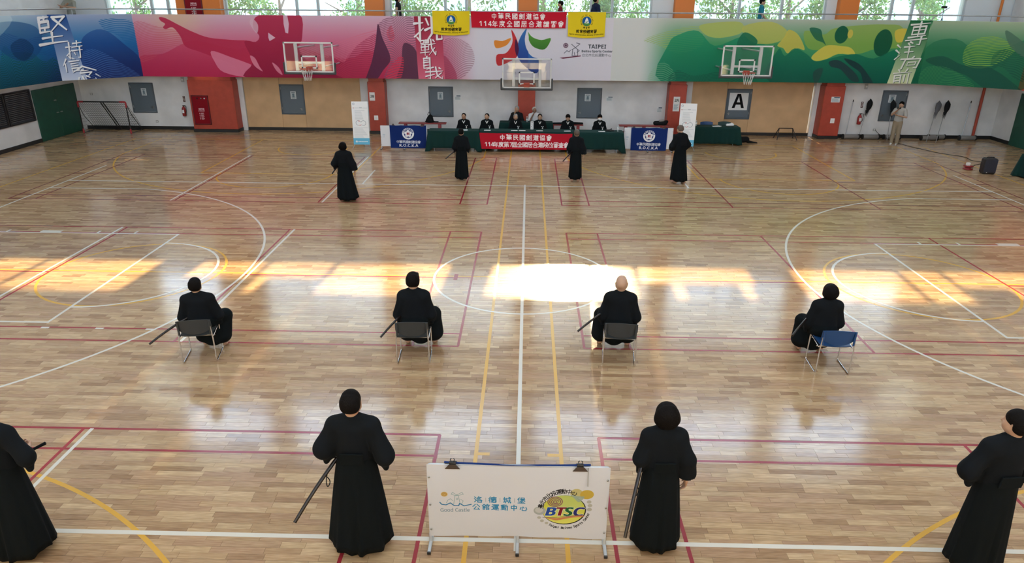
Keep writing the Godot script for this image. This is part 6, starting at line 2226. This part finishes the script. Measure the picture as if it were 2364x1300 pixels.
	if c.get("mask", false):
		put("face_mask", join([[nets([cap(Vector3(-0.03, 0.095, -0.075), Vector3(0.03, 0.095, -0.075), 0.045, 0.045, Vector3(1.0, 1.0, 0.9), 0.02), cap(Vector3(0, 0.075, -0.085), Vector3(0, 0.11, -0.10), 0.03, 0.025, Vector3.ONE, 0.02)], fine), sc * ht]]), M.paper, t)
	if c.get("glasses", false):
		var gs := mb(true)
		for e in [-1.0, 1.0]:
			var ring := []
			for i in 13: ring.append((sc * ht) * Vector3(e * 0.034 + cos(TAU * i / 12) * 0.022, 0.134 + sin(TAU * i / 12) * 0.016, -0.108))
			tube(gs, ring, 0.0018, 4, false)
			tube(gs, [(sc * ht) * Vector3(e * 0.056, 0.136, -0.106), (sc * ht) * Vector3(e * 0.088, 0.14, -0.0)], 0.0018, 4)
		obj("glasses", gs, M.black, t)
	# --- jacket or shirt
	var top: Material = c.get("top", M.gi)
	var j := []
	var cr: float = 1.0 if kendo else 0.86
	j.append(cap(up.call(Vector3(0, 1.02, 0)), up.call(Vector3(0, 1.34, 0)), 0.158 * cr, 0.158 * cr, Vector3(1.14, 1, 0.80), 0.05))
	j.append(cap(up.call(Vector3(-0.14, 1.39, 0.005)), up.call(Vector3(0.14, 1.39, 0.005)), 0.072 * cr, 0.072 * cr, Vector3.ONE, 0.06))
	for e in [-1.0, 1.0]: j.append(cap(up.call(Vector3(e * 0.05, 1.465, 0.01)), up.call(Vector3(e * 0.16, 1.395, 0.005)), 0.05, 0.065 * cr, Vector3.ONE, 0.05))
	j.append(cap(up.call(Vector3(0, 1.44, 0.012)), up.call(Vector3(0, 1.492, 0.020)), 0.075, 0.064, Vector3(1, 0.6, 1), 0.03))
	if not kendo or sit: j.append(cap(up.call(Vector3(0, 0.93, 0)), up.call(Vector3(0, 1.05, 0)), 0.145 * cr, 0.145 * cr, Vector3(1.14, 1, 0.85), 0.05))
	var n := 0
	var cuts := []
	for k in [[sl, el, hl], [sr, er, hr]]:
		var a: Vector3 = up.call(k[0])
		var e: Vector3 = up.call(k[1])
		var h: Vector3 = up.call(k[2])
		var w: float = c.get("sleeve", 0.088)
		if kendo:
			j.append(cap(a + Vector3(-signf(a.x) * 0.015, -0.02, 0), e, 0.070, w * 0.92, Vector3.ONE, 0.05))
			var f: float = c.get("cuff", 0.55)
			var droop := Vector3(0, -0.035, 0.0)
			if (e - h).normalized().y < 0.6:
				j.append(cap(e, e.lerp(h, f) + droop * 0.6, w * 0.85, w * 0.80, Vector3(0.85, 1.15, 0.9), 0.04))
				j.append(cap(e.lerp(h, f * 0.4), e.lerp(h, f * 0.5) + Vector3(signf(e.x) * 0.03, -0.13, 0.03), w * 0.55, 0.035, Vector3(0.8, 1, 1), 0.05))
			else:
				var en := e.lerp(h, f)
				j.append(cap(e, en, w * 0.98, w * 1.2, Vector3(1, 1, 0.9), 0.04))
				cuts.append(cap(en + (h - e).normalized() * 0.20, en + (h - e).normalized() * 0.21, 0.20, 0.20, Vector3.ONE, -1.0))
		else:
			j.append(cap(a, a.lerp(e, c.get("short", 0.75)), 0.07, 0.064, Vector3.ONE, 0.04))
			if c.get("short", 0.75) >= 1.0: j.append(cap(e, e.lerp(h, 0.85), 0.06, 0.045, Vector3.ONE, 0.03))
		n += 1
	j += cuts
	put("jacket" if kendo else "shirt", join([[nets(j, cell), sc]]), top, t)
	if kendo and c.get("front", false):
		# the pale under-collar and the crest on the breast
		var cs := mb(true)
		for e in [-1.0, 1.0]:
			tube(cs, [s * up.call(Vector3(e * 0.055, 1.485, -0.03)), s * up.call(Vector3(e * 0.035, 1.43, -0.105)), s * up.call(Vector3(0.0, 1.36, -0.138))], [0.012 * s, 0.016 * s, 0.01 * s], 6)
		obj("under_collar", cs, M.paper, t)
		cs = mb()
		for k in [[-0.03, 0.03], [0.03, 0.03], [0.0, 0.0], [-0.012, -0.035], [0.012, -0.04], [0.0, -0.065]]:
			bx(cs, s * up.call(Vector3(c.get("crest", -0.11) + k[0], 1.235 + k[1], -0.140)), Vector3(0.03, 0.028, 0.02) * s, 0.006)
		obj("name_tag", cs, M.paper, t)
	# --- lower garment
	var low: Material = c.get("low", M.hakama)
	if sit:
		var l := [cap(Vector3(0, 0.55, 0.02), Vector3(0, 0.60, 0.0), 0.155, 0.150, Vector3(1.2, 0.85, 0.95), 0.06)]
		if kendo:
			var mid: Vector3 = (feet[0][1] + feet[1][1]) * 0.5
			l.append(cap(Vector3(mid.x, 0.42, -0.16), Vector3(mid.x, 0.17, mid.z + 0.10), 0.12, 0.135, Vector3(1.15, 1, 0.8), 0.08))
		for e in 2:
			var kn: Vector3 = feet[e][0]
			var an: Vector3 = feet[e][1]
			var sg := -1.0 if e == 0 else 1.0
			if kendo:
				l.append(cap(Vector3(sg * 0.09, 0.53, 0.0), kn + Vector3(0, 0.02, 0.02), 0.115, 0.105, Vector3.ONE, 0.05))
				l.append(cap(kn + Vector3(0, 0.0, 0.03), Vector3(an.x, 0.195, an.z + 0.02), 0.11, c.get("hemw", 0.14), Vector3(1.0, 1, 1.0), 0.04))
				l.append(cap(Vector3(an.x * 0.9, 0.36, an.z + 0.03), Vector3(an.x * 0.95, 0.21, an.z + 0.10), 0.10, 0.11, Vector3.ONE, 0.05))
			else:
				l.append(cap(Vector3(sg * 0.09, 0.52, 0.0), kn, 0.10, 0.08, Vector3.ONE, 0.05))
				l.append(cap(kn, an + Vector3(0, 0.02, 0), 0.08, 0.065, Vector3.ONE, 0.03))
		put("hakama" if kendo else "trousers", join([[nets(l, cell), sc]]), low, t)
	elif kendo:
		put("hakama", skirt(c, s), low, t)
		var bs := mb()
		bx(bs, Vector3(0, 1.10, 0.145) * s, Vector3(0.22, 0.13, 0.02) * s, 0.006, Basis(Vector3.RIGHT, 0.12))
		obj("back_board", bs, low, t)
	else:
		var l := [cap(Vector3(0, 0.93, 0), Vector3(0, 1.0, 0), 0.135, 0.13, Vector3(1.15, 1, 0.85), 0.04)]
		for e in 2:
			l.append(cap(Vector3(-0.085 if e == 0 else 0.085, 0.90, 0), feet[e][0], 0.10, 0.08, Vector3.ONE, 0.04))
			l.append(cap(feet[e][0], feet[e][1] + Vector3(0, 0.02, 0), 0.08, 0.072, Vector3.ONE, 0.03))
		put("trousers", join([[nets(l, cell), sc]]), low, t)
		var sh := mb(true)
		for e in 2:
			var an: Vector3 = feet[e][1]
			tube(sh, [(an + Vector3(0, -0.04, 0.06)) * s, (an + Vector3(0, -0.04, 0.02)) * s, (an + Vector3(0, -0.052, -0.09)) * s, (an + Vector3(0, -0.06, -0.16)) * s], [0.03 * s, 0.046 * s, 0.036 * s, 0.022 * s], 8)
		obj("shoes", sh, c.get("shoe", M.black), t)
	return t

func sword(label: String, hip: Vector3, tip: Vector3, group := "") -> void:
	# worn edge up in the belt: hip is where it passes the belt, tip the end of the scabbard
	var d := (tip - hip).normalized()
	var ln := 0.70
	var t := thing("sword", label, "sword", tip - d * ln, 0.0, group)
	var arcv := Vector3(0, -1, 0) - d * Vector3(0, -1, 0).dot(d)
	arcv = arcv.normalized() * 0.018
	var at := func(f: float) -> Vector3: return d * (ln * f) + arcv * (-4.0 * f * (1 - f))
	var s := mb(true)
	var pts := []
	var rad := []
	for i in 11:
		pts.append(at.call(i / 10.0)); rad.append(0.0195 - 0.003 * i / 10.0)
	tube(s, pts, rad, 10)
	obj("scabbard", s, M.lacquer, t)
	s = mb(true)
	tube(s, [d * -0.008, d * 0.0], 0.038, 14)
	obj("guard", s, M.steel, t)
	s = mb(true)
	tube(s, [d * -0.01, d * -0.13 + arcv * 0.2, d * -0.25 + arcv * 0.8], [0.017, 0.015, 0.017], 8)
	obj("hilt", s, M.gi, t)
	s = mb(true)
	var k: Vector3 = at.call(0.2)
	tube(s, bent([k, k + Vector3(-0.03, -0.10, 0.02), k + Vector3(-0.02, -0.2, 0.03), k + Vector3(0.02, -0.12, 0.02), at.call(0.28)], 0.06), 0.005, 5)
	obj("cord", s, M.gi, t)

func build_people() -> void:
	M.skin = mat(lin(0.47, 0.285, 0.19), 0.5)
	M.skin.subsurf_scatter_enabled = true
	M.skin.subsurf_scatter_strength = 0.1
	M.hair = mat(lin(0.006, 0.005, 0.005), 0.65, 0.0, 0.2)
	var hn := noise_tex(0.05, Color.BLACK, Color.WHITE, 256, 256, 31, 3)
	hn.as_normal_map = true
	hn.bump_strength = 6.0
	M.hair.normal_enabled = true
	M.hair.normal_texture = hn
	M.hair.normal_scale = 1.0
	M.hair.uv1_triplanar = true
	M.hair.uv1_scale = Vector3(9, 2.5, 9)
	M.grey_hair = mat(lin(0.28, 0.28, 0.28), 0.6)
	M.white_hair = mat(lin(0.55, 0.54, 0.52), 0.6)
	M.stubble = mat(lin(0.10, 0.075, 0.06), 0.6)
	M.eye = mat(lin(0.01, 0.008, 0.007), 0.2)
	M.lips = mat(lin(0.28, 0.10, 0.08), 0.5)
	M.gi = cloth(lin(0.0065, 0.0085, 0.011), 0.95, 0.05)
	M.hakama = cloth(lin(0.0045, 0.007, 0.0085), 0.95, 0.05)
	M.lacquer = mat(lin(0.012, 0.008, 0.008), 0.25)
	M.sock = mat(lin(0.6, 0.6, 0.58), 0.8)
	# the near row
	var V := func(x: float, y: float, z: float) -> Vector3: return Vector3(x, y, z)
	person("broad-backed person in black with wide sleeves left of the front banner", V.call(-1.60, 0, 7.55), 0.0, {"tall": 1.80, "cell": 0.012, "fine": 0.005, "wide": 1.12, "el": V.call(-0.26, 1.15, 0.05), "er": V.call(0.265, 1.10, 0.07), "hl": V.call(-0.14, 1.02, -0.20), "hr": V.call(0.16, 0.98, -0.18), "sleeve": 0.105, "flare": 0.31, "hemshift": V.call(0, 0, 0.03), "hair": "crop", "hs": 1.06, "step_r": V.call(0.03, 0, -0.1)})
	sword("black scabbard slanting down left from the broad-backed person by the white banner", V.call(-1.82, 1.0, 7.62), V.call(-2.10, 0.65, 8.04), "swords worn at the left hip")
	person("person in black with bobbed hair right of the front banner", V.call(1.43, 0, 7.50), 0.03, {"tall": 1.68, "cell": 0.012, "fine": 0.005, "el": V.call(-0.235, 1.14, 0.04), "er": V.call(0.25, 1.13, 0.05), "hl": V.call(-0.14, 1.0, -0.16), "hr": V.call(0.27, 0.87, 0.0), "sleeve": 0.085, "cuff": 0.7, "flare": 0.265, "hair": "bob", "hs": 1.08})
	sword("slim black scabbard hanging steeply from the bob-haired person right of the white banner", V.call(1.21, 1.0, 7.58), V.call(1.04, 0.50, 7.98), "swords worn at the left hip")
	person("person in black at the lower right edge, head turned left", V.call(4.57, 0, 7.72), 0.10, {"tall": 1.82, "cell": 0.012, "fine": 0.005, "wide": 1.05, "el": V.call(-0.30, 1.14, 0.0), "er": V.call(0.30, 1.14, 0.0), "hl": V.call(0.0, 1.02, -0.20), "hr": V.call(0.12, 1.04, -0.22), "sleeve": 0.095, "flare": 0.255, "head": V.call(0.05, 0.35, -0.1), "hair": "short", "hs": 1.03})
	person("person in black cut off by the lower left corner of the photo", V.call(-5.02, 0, 7.78), -0.1, {"tall": 1.78, "cell": 0.013, "fine": 0.006, "wide": 1.08, "el": V.call(-0.32, 1.14, 0.0), "er": V.call(0.31, 1.16, 0.02), "hl": V.call(-0.10, 1.06, -0.24), "hr": V.call(0.10, 1.06, -0.24), "flare": 0.30, "head": V.call(0, 0.2, 0)})
	sword("black hilt showing past the right sleeve of the person at the lower left corner", V.call(-4.70, 1.15, 7.53), V.call(-5.45, 0.78, 8.0), "swords worn at the left hip")
	# the seated row
	var seats := [
		[-5.02, 3.50, 0.22, "seated person in black on the leftmost grey chair, right knee turned out", {"hair": "short", "tall": 1.72, "wide": 1.12, "knee_l": V.call(-0.13, 0.49, -0.38), "knee_r": V.call(0.31, 0.50, -0.30), "ank_l": V.call(-0.06, 0.09, -0.30), "ank_r": V.call(0.26, 0.09, -0.22), "hemw": 0.125}],
		[-1.67, 3.42, 0.05, "seated person in black on the second grey chair from the left, thick black hair", {"hair": "fringe", "tall": 1.86, "wide": 1.0, "hs": 1.04, "knee_r": V.call(0.25, 0.49, -0.36)}],
		[1.53, 3.36, -0.10, "seated bald person in black on the third grey chair", {"hair": "none", "tall": 1.84, "wide": 1.02, "knee_l": V.call(-0.26, 0.49, -0.36)}],
		[4.70, 3.40, -0.02, "seated person in black on the blue chair, hair covering the nape", {"hair": "bob", "tall": 1.74, "wide": 1.0, "knee_l": V.call(-0.19, 0.49, -0.40)}]]
	for q in seats:
		var d: Dictionary = q[4]
		d.merge({"sit": true, "cell": 0.013, "fine": 0.006, "el": V.call(-0.245, 1.08, -0.03), "er": V.call(0.245, 1.08, -0.03), "hl": V.call(-0.14, 1.03, -0.28), "hr": V.call(0.14, 1.03, -0.28), "sleeve": 0.082, "hair_mat": M.hair})
		person(q[3], V.call(q[0], 0, q[1] - 0.06), q[2], d)
	sword("black scabbard sticking out left of the leftmost seated person", V.call(-5.20, 0.62, 3.5), V.call(-5.61, 0.39, 3.96), "swords worn at the left hip")
	sword("black scabbard sticking out left of the second seated person from the left", V.call(-1.85, 0.68, 3.35), V.call(-2.12, 0.51, 3.83), "swords worn at the left hip")
	sword("black scabbard sticking out left of the bald seated person", V.call(1.3, 0.72, 3.25), V.call(0.87, 0.53, 3.56), "swords worn at the left hip")
	sword("black scabbard sticking out left of the seated person on the blue chair", V.call(4.45, 0.70, 3.30), V.call(4.08, 0.60, 3.73), "swords worn at the left hip")
	# the far row
	person("standing person in black nearest the left roll-up poster, skirt spreading wide to the floor", V.call(-4.95, 0, -5.62), 0.0, {"tall": 1.64, "flare": 0.31, "wide": 1.03, "el": V.call(-0.29, 1.12, 0.05), "er": V.call(0.26, 1.10, 0.02), "hl": V.call(-0.16, 1.04, -0.14), "hr": V.call(0.27, 0.84, -0.06), "hair": "bob", "hs": 0.98, "hemshift": V.call(0.05, 0, 0)})
	sword("tip of a black scabbard behind the standing person near the left roll-up poster", V.call(-5.12, 0.95, -5.5), V.call(-5.13, 0.91, -5.0), "swords worn at the left hip")
	person("standing person in black facing the left half of the judges' table", V.call(-1.97, 0, -8.2), 0.0, {"tall": 1.60, "flare": 0.23, "el": V.call(-0.235, 1.11, 0.02), "er": V.call(0.235, 1.11, 0.02), "hair": "crop"})
	sword("black scabbard slanting left from the person before the left half of the judges' table", V.call(-2.12, 0.93, -8.1), V.call(-2.38, 0.80, -7.56), "swords worn at the left hip")
	person("standing person in black with cropped hair before the right end of the red table banner", V.call(1.55, 0, -8.15), -0.05, {"tall": 1.62, "flare": 0.215, "hem": 0.10, "el": V.call(-0.24, 1.12, 0.02), "er": V.call(0.25, 1.10, 0.03), "hl": V.call(-0.14, 1.0, -0.18), "hr": V.call(0.25, 0.86, -0.04), "hair": "crop", "hair_mat": M.stubble})
	sword("black scabbard slanting left from the person before the right end of the red table banner", V.call(1.42, 0.92, -8.05), V.call(1.13, 0.76, -7.55), "swords worn at the left hip")
	person("standing person in black with shaven head stepping off to the left before the right poster", V.call(4.72, 0, -8.12), 0.45, {"tall": 1.78, "flare": 0.27, "hem": 0.085, "el": V.call(-0.27, 1.14, -0.05), "er": V.call(0.28, 1.14, 0.0), "hl": V.call(-0.16, 1.0, -0.2), "hr": V.call(0.18, 0.98, -0.18), "hair": "crop", "hair_mat": M.stubble, "head": V.call(-0.35, 0, 0), "lean": 0.12, "step_r": V.call(0.04, 0, 0.12), "hemshift": V.call(0.0, 0, 0.05), "skin": M.skin})
	# the judges
	var js := [
		[-2.37, "judge with dark hair and glasses at the far left of the table", {"hair": "crop", "glasses": true}],
		[-1.49, "judge with receding dark hair, second from the left", {"hair": "crop", "head": V.call(0.0, -0.15, 0)}],
		[-0.40, "grey-haired judge left of the middle of the table", {"hair": "crop", "hair_mat": "grey_hair", "lean": 0.08}],
		[0.52, "judge with thinning black hair right of the middle of the table", {"hair": "crop", "glasses": true}],
		[1.58, "judge with thick black hair looking down, second from the right", {"hair": "short", "head": V.call(-0.25, 0, 0)}],
		[2.79, "judge wearing a white face mask at the right of the table", {"hair": "fringe", "mask": true}]]
	for q in js:
		var d: Dictionary = q[2]
		if d.has("hair_mat"): d["hair_mat"] = M[d["hair_mat"]]
		d.merge({"sit": true, "tall": 1.66, "cell": 0.018, "fine": 0.008, "face": true, "front": true, "el": V.call(-0.235, 1.10, -0.04), "er": V.call(0.235, 1.10, -0.04), "sleeve": 0.088, "hl": V.call(-0.10, 1.04, -0.24), "hr": V.call(0.10, 1.06, -0.26), "group": "judges behind the green table"})
		person(q[1], V.call(q[0], 0, -13.72), PI, d)
	person("grey-haired person in a dark jacket resting chin on hand behind the grey-haired judge", V.call(-0.38, 0, -15.35), PI - 0.2, {"sit": true, "tall": 1.74, "cell": 0.018, "fine": 0.008, "face": true, "dress": "casual", "short": 1.0, "hair": "crop", "hair_mat": M.grey_hair, "top": cloth(lin(0.012, 0.013, 0.016), 0.9, 0.1), "low": M.gi, "er": V.call(0.24, 1.16, -0.18), "hr": V.call(0.06, 1.47, -0.15), "el": V.call(-0.26, 1.13, -0.1), "hl": V.call(0.02, 1.12, -0.28)})
	person("white-haired person in a white polo shirt with hand at chin before the red pillar", V.call(0.32, 0, -15.35), PI + 0.15, {"sit": true, "tall": 1.70, "cell": 0.018, "fine": 0.008, "face": true, "dress": "casual", "hair": "crop", "hair_mat": M.white_hair, "top": cloth(lin(0.72, 0.73, 0.74), 0.8, 0.1), "low": M.gi, "er": V.call(0.24, 1.15, -0.18), "hr": V.call(0.06, 1.46, -0.15), "el": V.call(-0.27, 1.13, -0.1), "hl": V.call(-0.05, 1.1, -0.28), "skin": mat(lin(0.26, 0.14, 0.09), 0.5)})
	# the man filming, and those on the gallery
	person("person in a grey shirt and khaki trousers filming with a phone by the right wall", V.call(14.55, 0, -14.85), PI - 0.6, {"tall": 1.68, "cell": 0.018, "fine": 0.008, "face": true, "dress": "casual", "hair": "short", "top": cloth(lin(0.42, 0.42, 0.40), 0.8, 0.1), "low": cloth(lin(0.30, 0.25, 0.18), 0.8, 0.1), "shoe": M.white, "er": V.call(0.25, 1.22, -0.15), "hr": V.call(0.05, 1.44, -0.30), "el": V.call(-0.27, 1.15, -0.10), "hl": V.call(0.03, 1.22, -0.30), "short": 0.8})
	var ph := thing("phone", "dark phone held up by the person filming at the right", "phone", V.call(14.55, 0, -14.85), PI - 0.6)
	var s := mb()
	bx(s, V.call(0.02, 1.46, -0.36), V.call(0.15, 0.075, 0.01), 0.004)
	obj("phone_body", s, M.black, ph)
	var ups := [
		[-18.25, -16.35, PI - 0.1, "person in a khaki shirt leaning on the gallery rail above the blue mural", {"top": lin(0.26, 0.27, 0.24), "el": V.call(-0.27, 1.2, -0.15), "hl": V.call(0.10, 1.25, -0.30), "er": V.call(0.27, 1.2, -0.15), "hr": V.call(-0.06, 1.30, -0.30), "wide": 1.1, "head": V.call(-0.2, 0.3, 0)}, 3.6],
		[-5.12, -16.35, -PI / 2, "person in a sleeveless black top walking on the gallery left of the left yellow flag", {"top": lin(0.015, 0.015, 0.018), "short": 0.2, "hair": "bob", "el": V.call(-0.22, 1.15, 0.05), "hl": V.call(-0.2, 0.9, 0.02), "er": V.call(0.22, 1.15, 0.05), "hr": V.call(0.2, 0.9, 0.02)}, 3.6],
		[1.28, -16.4, PI / 2, "person in a red shirt on the gallery behind the red banner", {"top": lin(0.16, 0.02, 0.03), "tall": 1.60, "el": V.call(-0.24, 1.15, 0.0), "hl": V.call(-0.2, 0.9, -0.08), "er": V.call(0.24, 1.15, 0.0), "hr": V.call(0.2, 0.9, -0.08)}, 3.6],
		[2.67, -16.4, -PI / 2 + 0.4, "person in a navy polo shirt on the gallery behind the right yellow flag", {"top": lin(0.012, 0.02, 0.06), "tall": 1.76, "wide": 1.1, "el": V.call(-0.27, 1.15, 0.0), "hl": V.call(-0.25, 0.9, -0.04), "er": V.call(0.27, 1.15, 0.0), "hr": V.call(0.25, 0.9, -0.04)}, 3.6],
		[9.15, -16.4, -PI / 2 - 0.3, "person in a teal shirt on the gallery above the green mural", {"top": lin(0.02, 0.20, 0.28), "tall": 1.74, "el": V.call(-0.25, 1.16, -0.05), "hl": V.call(-0.15, 1.0, -0.2), "er": V.call(0.25, 1.16, -0.05), "hr": V.call(0.15, 1.0, -0.2)}, 3.6]]
	for q in ups:
		var d: Dictionary = q[4]
		d["top"] = cloth(d["top"], 0.85, 0.1)
		d.merge({"dress": "casual", "cell": 0.018, "fine": 0.008, "face": true, "low": M.gi})
		person(q[3], V.call(q[0], q[5], q[1]), q[2], d)

func _ready() -> void:
	var cam := Camera3D.new()
	cam.name = "camera"
	add_child(cam)
	cam.position = Vector3(0.0487, 5.2758, 13.3088)
	cam.rotation = Vector3(-0.3836, 0.0200, 0.0075)
	cam.fov = rad_to_deg(2.0 * atan(650.0 / 1620.85))
	cam.current = true
	var env := Environment.new()
	env.background_mode = Environment.BG_SKY
	var sky := ProceduralSkyMaterial.new()
	sky.sky_top_color = Color(0.72, 0.82, 0.93)
	sky.sky_horizon_color = Color(0.76, 0.84, 0.90)
	sky.ground_bottom_color = Color(0.55, 0.58, 0.55)
	sky.ground_horizon_color = Color(0.80, 0.86, 0.88)
	sky.sky_energy_multiplier = 3.0
	sky.ground_energy_multiplier = 2.0
	env.sky = Sky.new()
	env.sky.sky_material = sky
	env.tonemap_mode = Environment.TONE_MAPPER_LINEAR
	env.tonemap_exposure = 1.0
	env.sdfgi_enabled = true
	env.ssao_enabled = true
	env.ssil_enabled = true
	var we := WorldEnvironment.new()
	we.name = "environment"
	we.environment = env
	add_child(we)
	var sun := DirectionalLight3D.new()
	sun.name = "sun"
	add_child(sun)
	var el := deg_to_rad(23.0)
	var az := deg_to_rad(3.7)
	sun.look_at_from_position(Vector3(sin(az) * cos(el), sin(el), -cos(az) * cos(el)), Vector3.ZERO)
	sun.light_color = Color(1.0, 0.88, 0.66)
	sun.light_energy = 10.0
	sun.light_angular_distance = 0.53
	sun.shadow_enabled = true
	make_materials()
	rng.seed = 5
	SANS.font_names = PackedStringArray(["Droid Sans"])
	SANSB.font_names = PackedStringArray(["Droid Sans"])
	SANSB.font_weight = 700
	for x in [-14.0, -7.0, 0.0, 7.0, 14.0]:
		for z in [-2.0, 4.0, 10.0]:
			unseen_ceiling_lamp(Vector3(x, TOP, z), "unseen square ceiling lamp, %s from the left in the %s row from the windows" % [["first", "second", "third", "fourth", "fifth"][int((x + 14) / 7)], ["first", "second", "third"][int((z + 2) / 6)]])
	for k in 5:
		unseen_front_window(31 + k, -15.9 + k * 6.5)
	build_shell()
	build_floor()
	build_parapet()
	build_banners()
	build_wall_things()
	hoop(Vector3(-7.92, 2.70, -13.2), "basketball hoop with white frame in front of the crimson mural", false)
	hoop(Vector3(0.0, 2.20, -13.3), "lowered basketball hoop with dark frame in the middle, in front of the ribbon figure", true)
	hoop(Vector3(7.90, 2.71, -13.2), "basketball hoop with white frame in front of the green mural", false)
	build_people()
	build_props()
	build_outside()

func unseen_ceiling_lamp(at: Vector3, label: String) -> void:  # out of view overhead, placed to light the floor and walls
	var t := thing("unseen_ceiling_lamp", label, "lamp", at, 0.0, "unseen ceiling lamps over the court")
	var s := mb()
	box2(s, Vector3(-0.62, -0.5, -0.62), Vector3(0.62, -0.35, 0.62), 0.02)
	for k in [-1, 1]: box2(s, Vector3(k * 0.4 - 0.01, -0.36, -0.01), Vector3(k * 0.4 + 0.01, 0, 0.01))
	obj("housing", s, M.white, t)
	s = mb()
	box2(s, Vector3(-0.58, -0.52, -0.58), Vector3(0.58, -0.5, 0.58))
	obj("diffuser", s, M.lamp, t)
	var l := AreaLight3D.new()
	l.name = "light"
	l.area_size = Vector2(1.15, 1.15)
	l.light_energy = 11.5
	l.light_color = Color(0.97, 0.99, 1.0)
	l.area_range = 60.0
	l.area_attenuation = 2.0
	l.shadow_enabled = true
	l.position = Vector3(0, -0.54, 0)
	l.rotation.x = -PI / 2
	t.add_child(l)

func unseen_front_window(n: int, x0: float) -> void:
	# unseen frosted windows behind the camera, placed to light the far wall and floor
	var w := Node3D.new()
	w.name = "window_%d" % n
	add_child(w)
	tag(w, "", "", "", "structure")
	var s := mb()
	for k in [[0.0, 0.1], [1.75, 1.85], [3.55, 3.65], [5.3, 5.4]]:
		box2(s, Vector3(x0 + k[0], 6.0, 16.42), Vector3(x0 + k[1], 12.5, 16.6), 0.01)
	for k in [[6.0, 6.1], [9.2, 9.3], [12.4, 12.5]]:
		box2(s, Vector3(x0, k[0], 16.42), Vector3(x0 + 5.4, k[1], 16.6), 0.01)
	obj("window_frame", s, M.frame, w)
	s = mb()
	box2(s, Vector3(x0 + 0.05, 6.05, 16.50), Vector3(x0 + 5.35, 12.45, 16.51))
	obj("pane", s, M.blind, w)
	var l := AreaLight3D.new()
	l.name = "unseen_window_light"
	l.area_size = Vector2(5.2, 6.3)
	l.light_energy = 20.0
	l.light_color = Color(0.955, 0.985, 1.0)
	l.area_range = 80.0
	l.area_attenuation = 2.0
	l.shadow_enabled = true
	l.position = Vector3(x0 + 2.7, 9.25, 16.38)
	w.add_child(l)
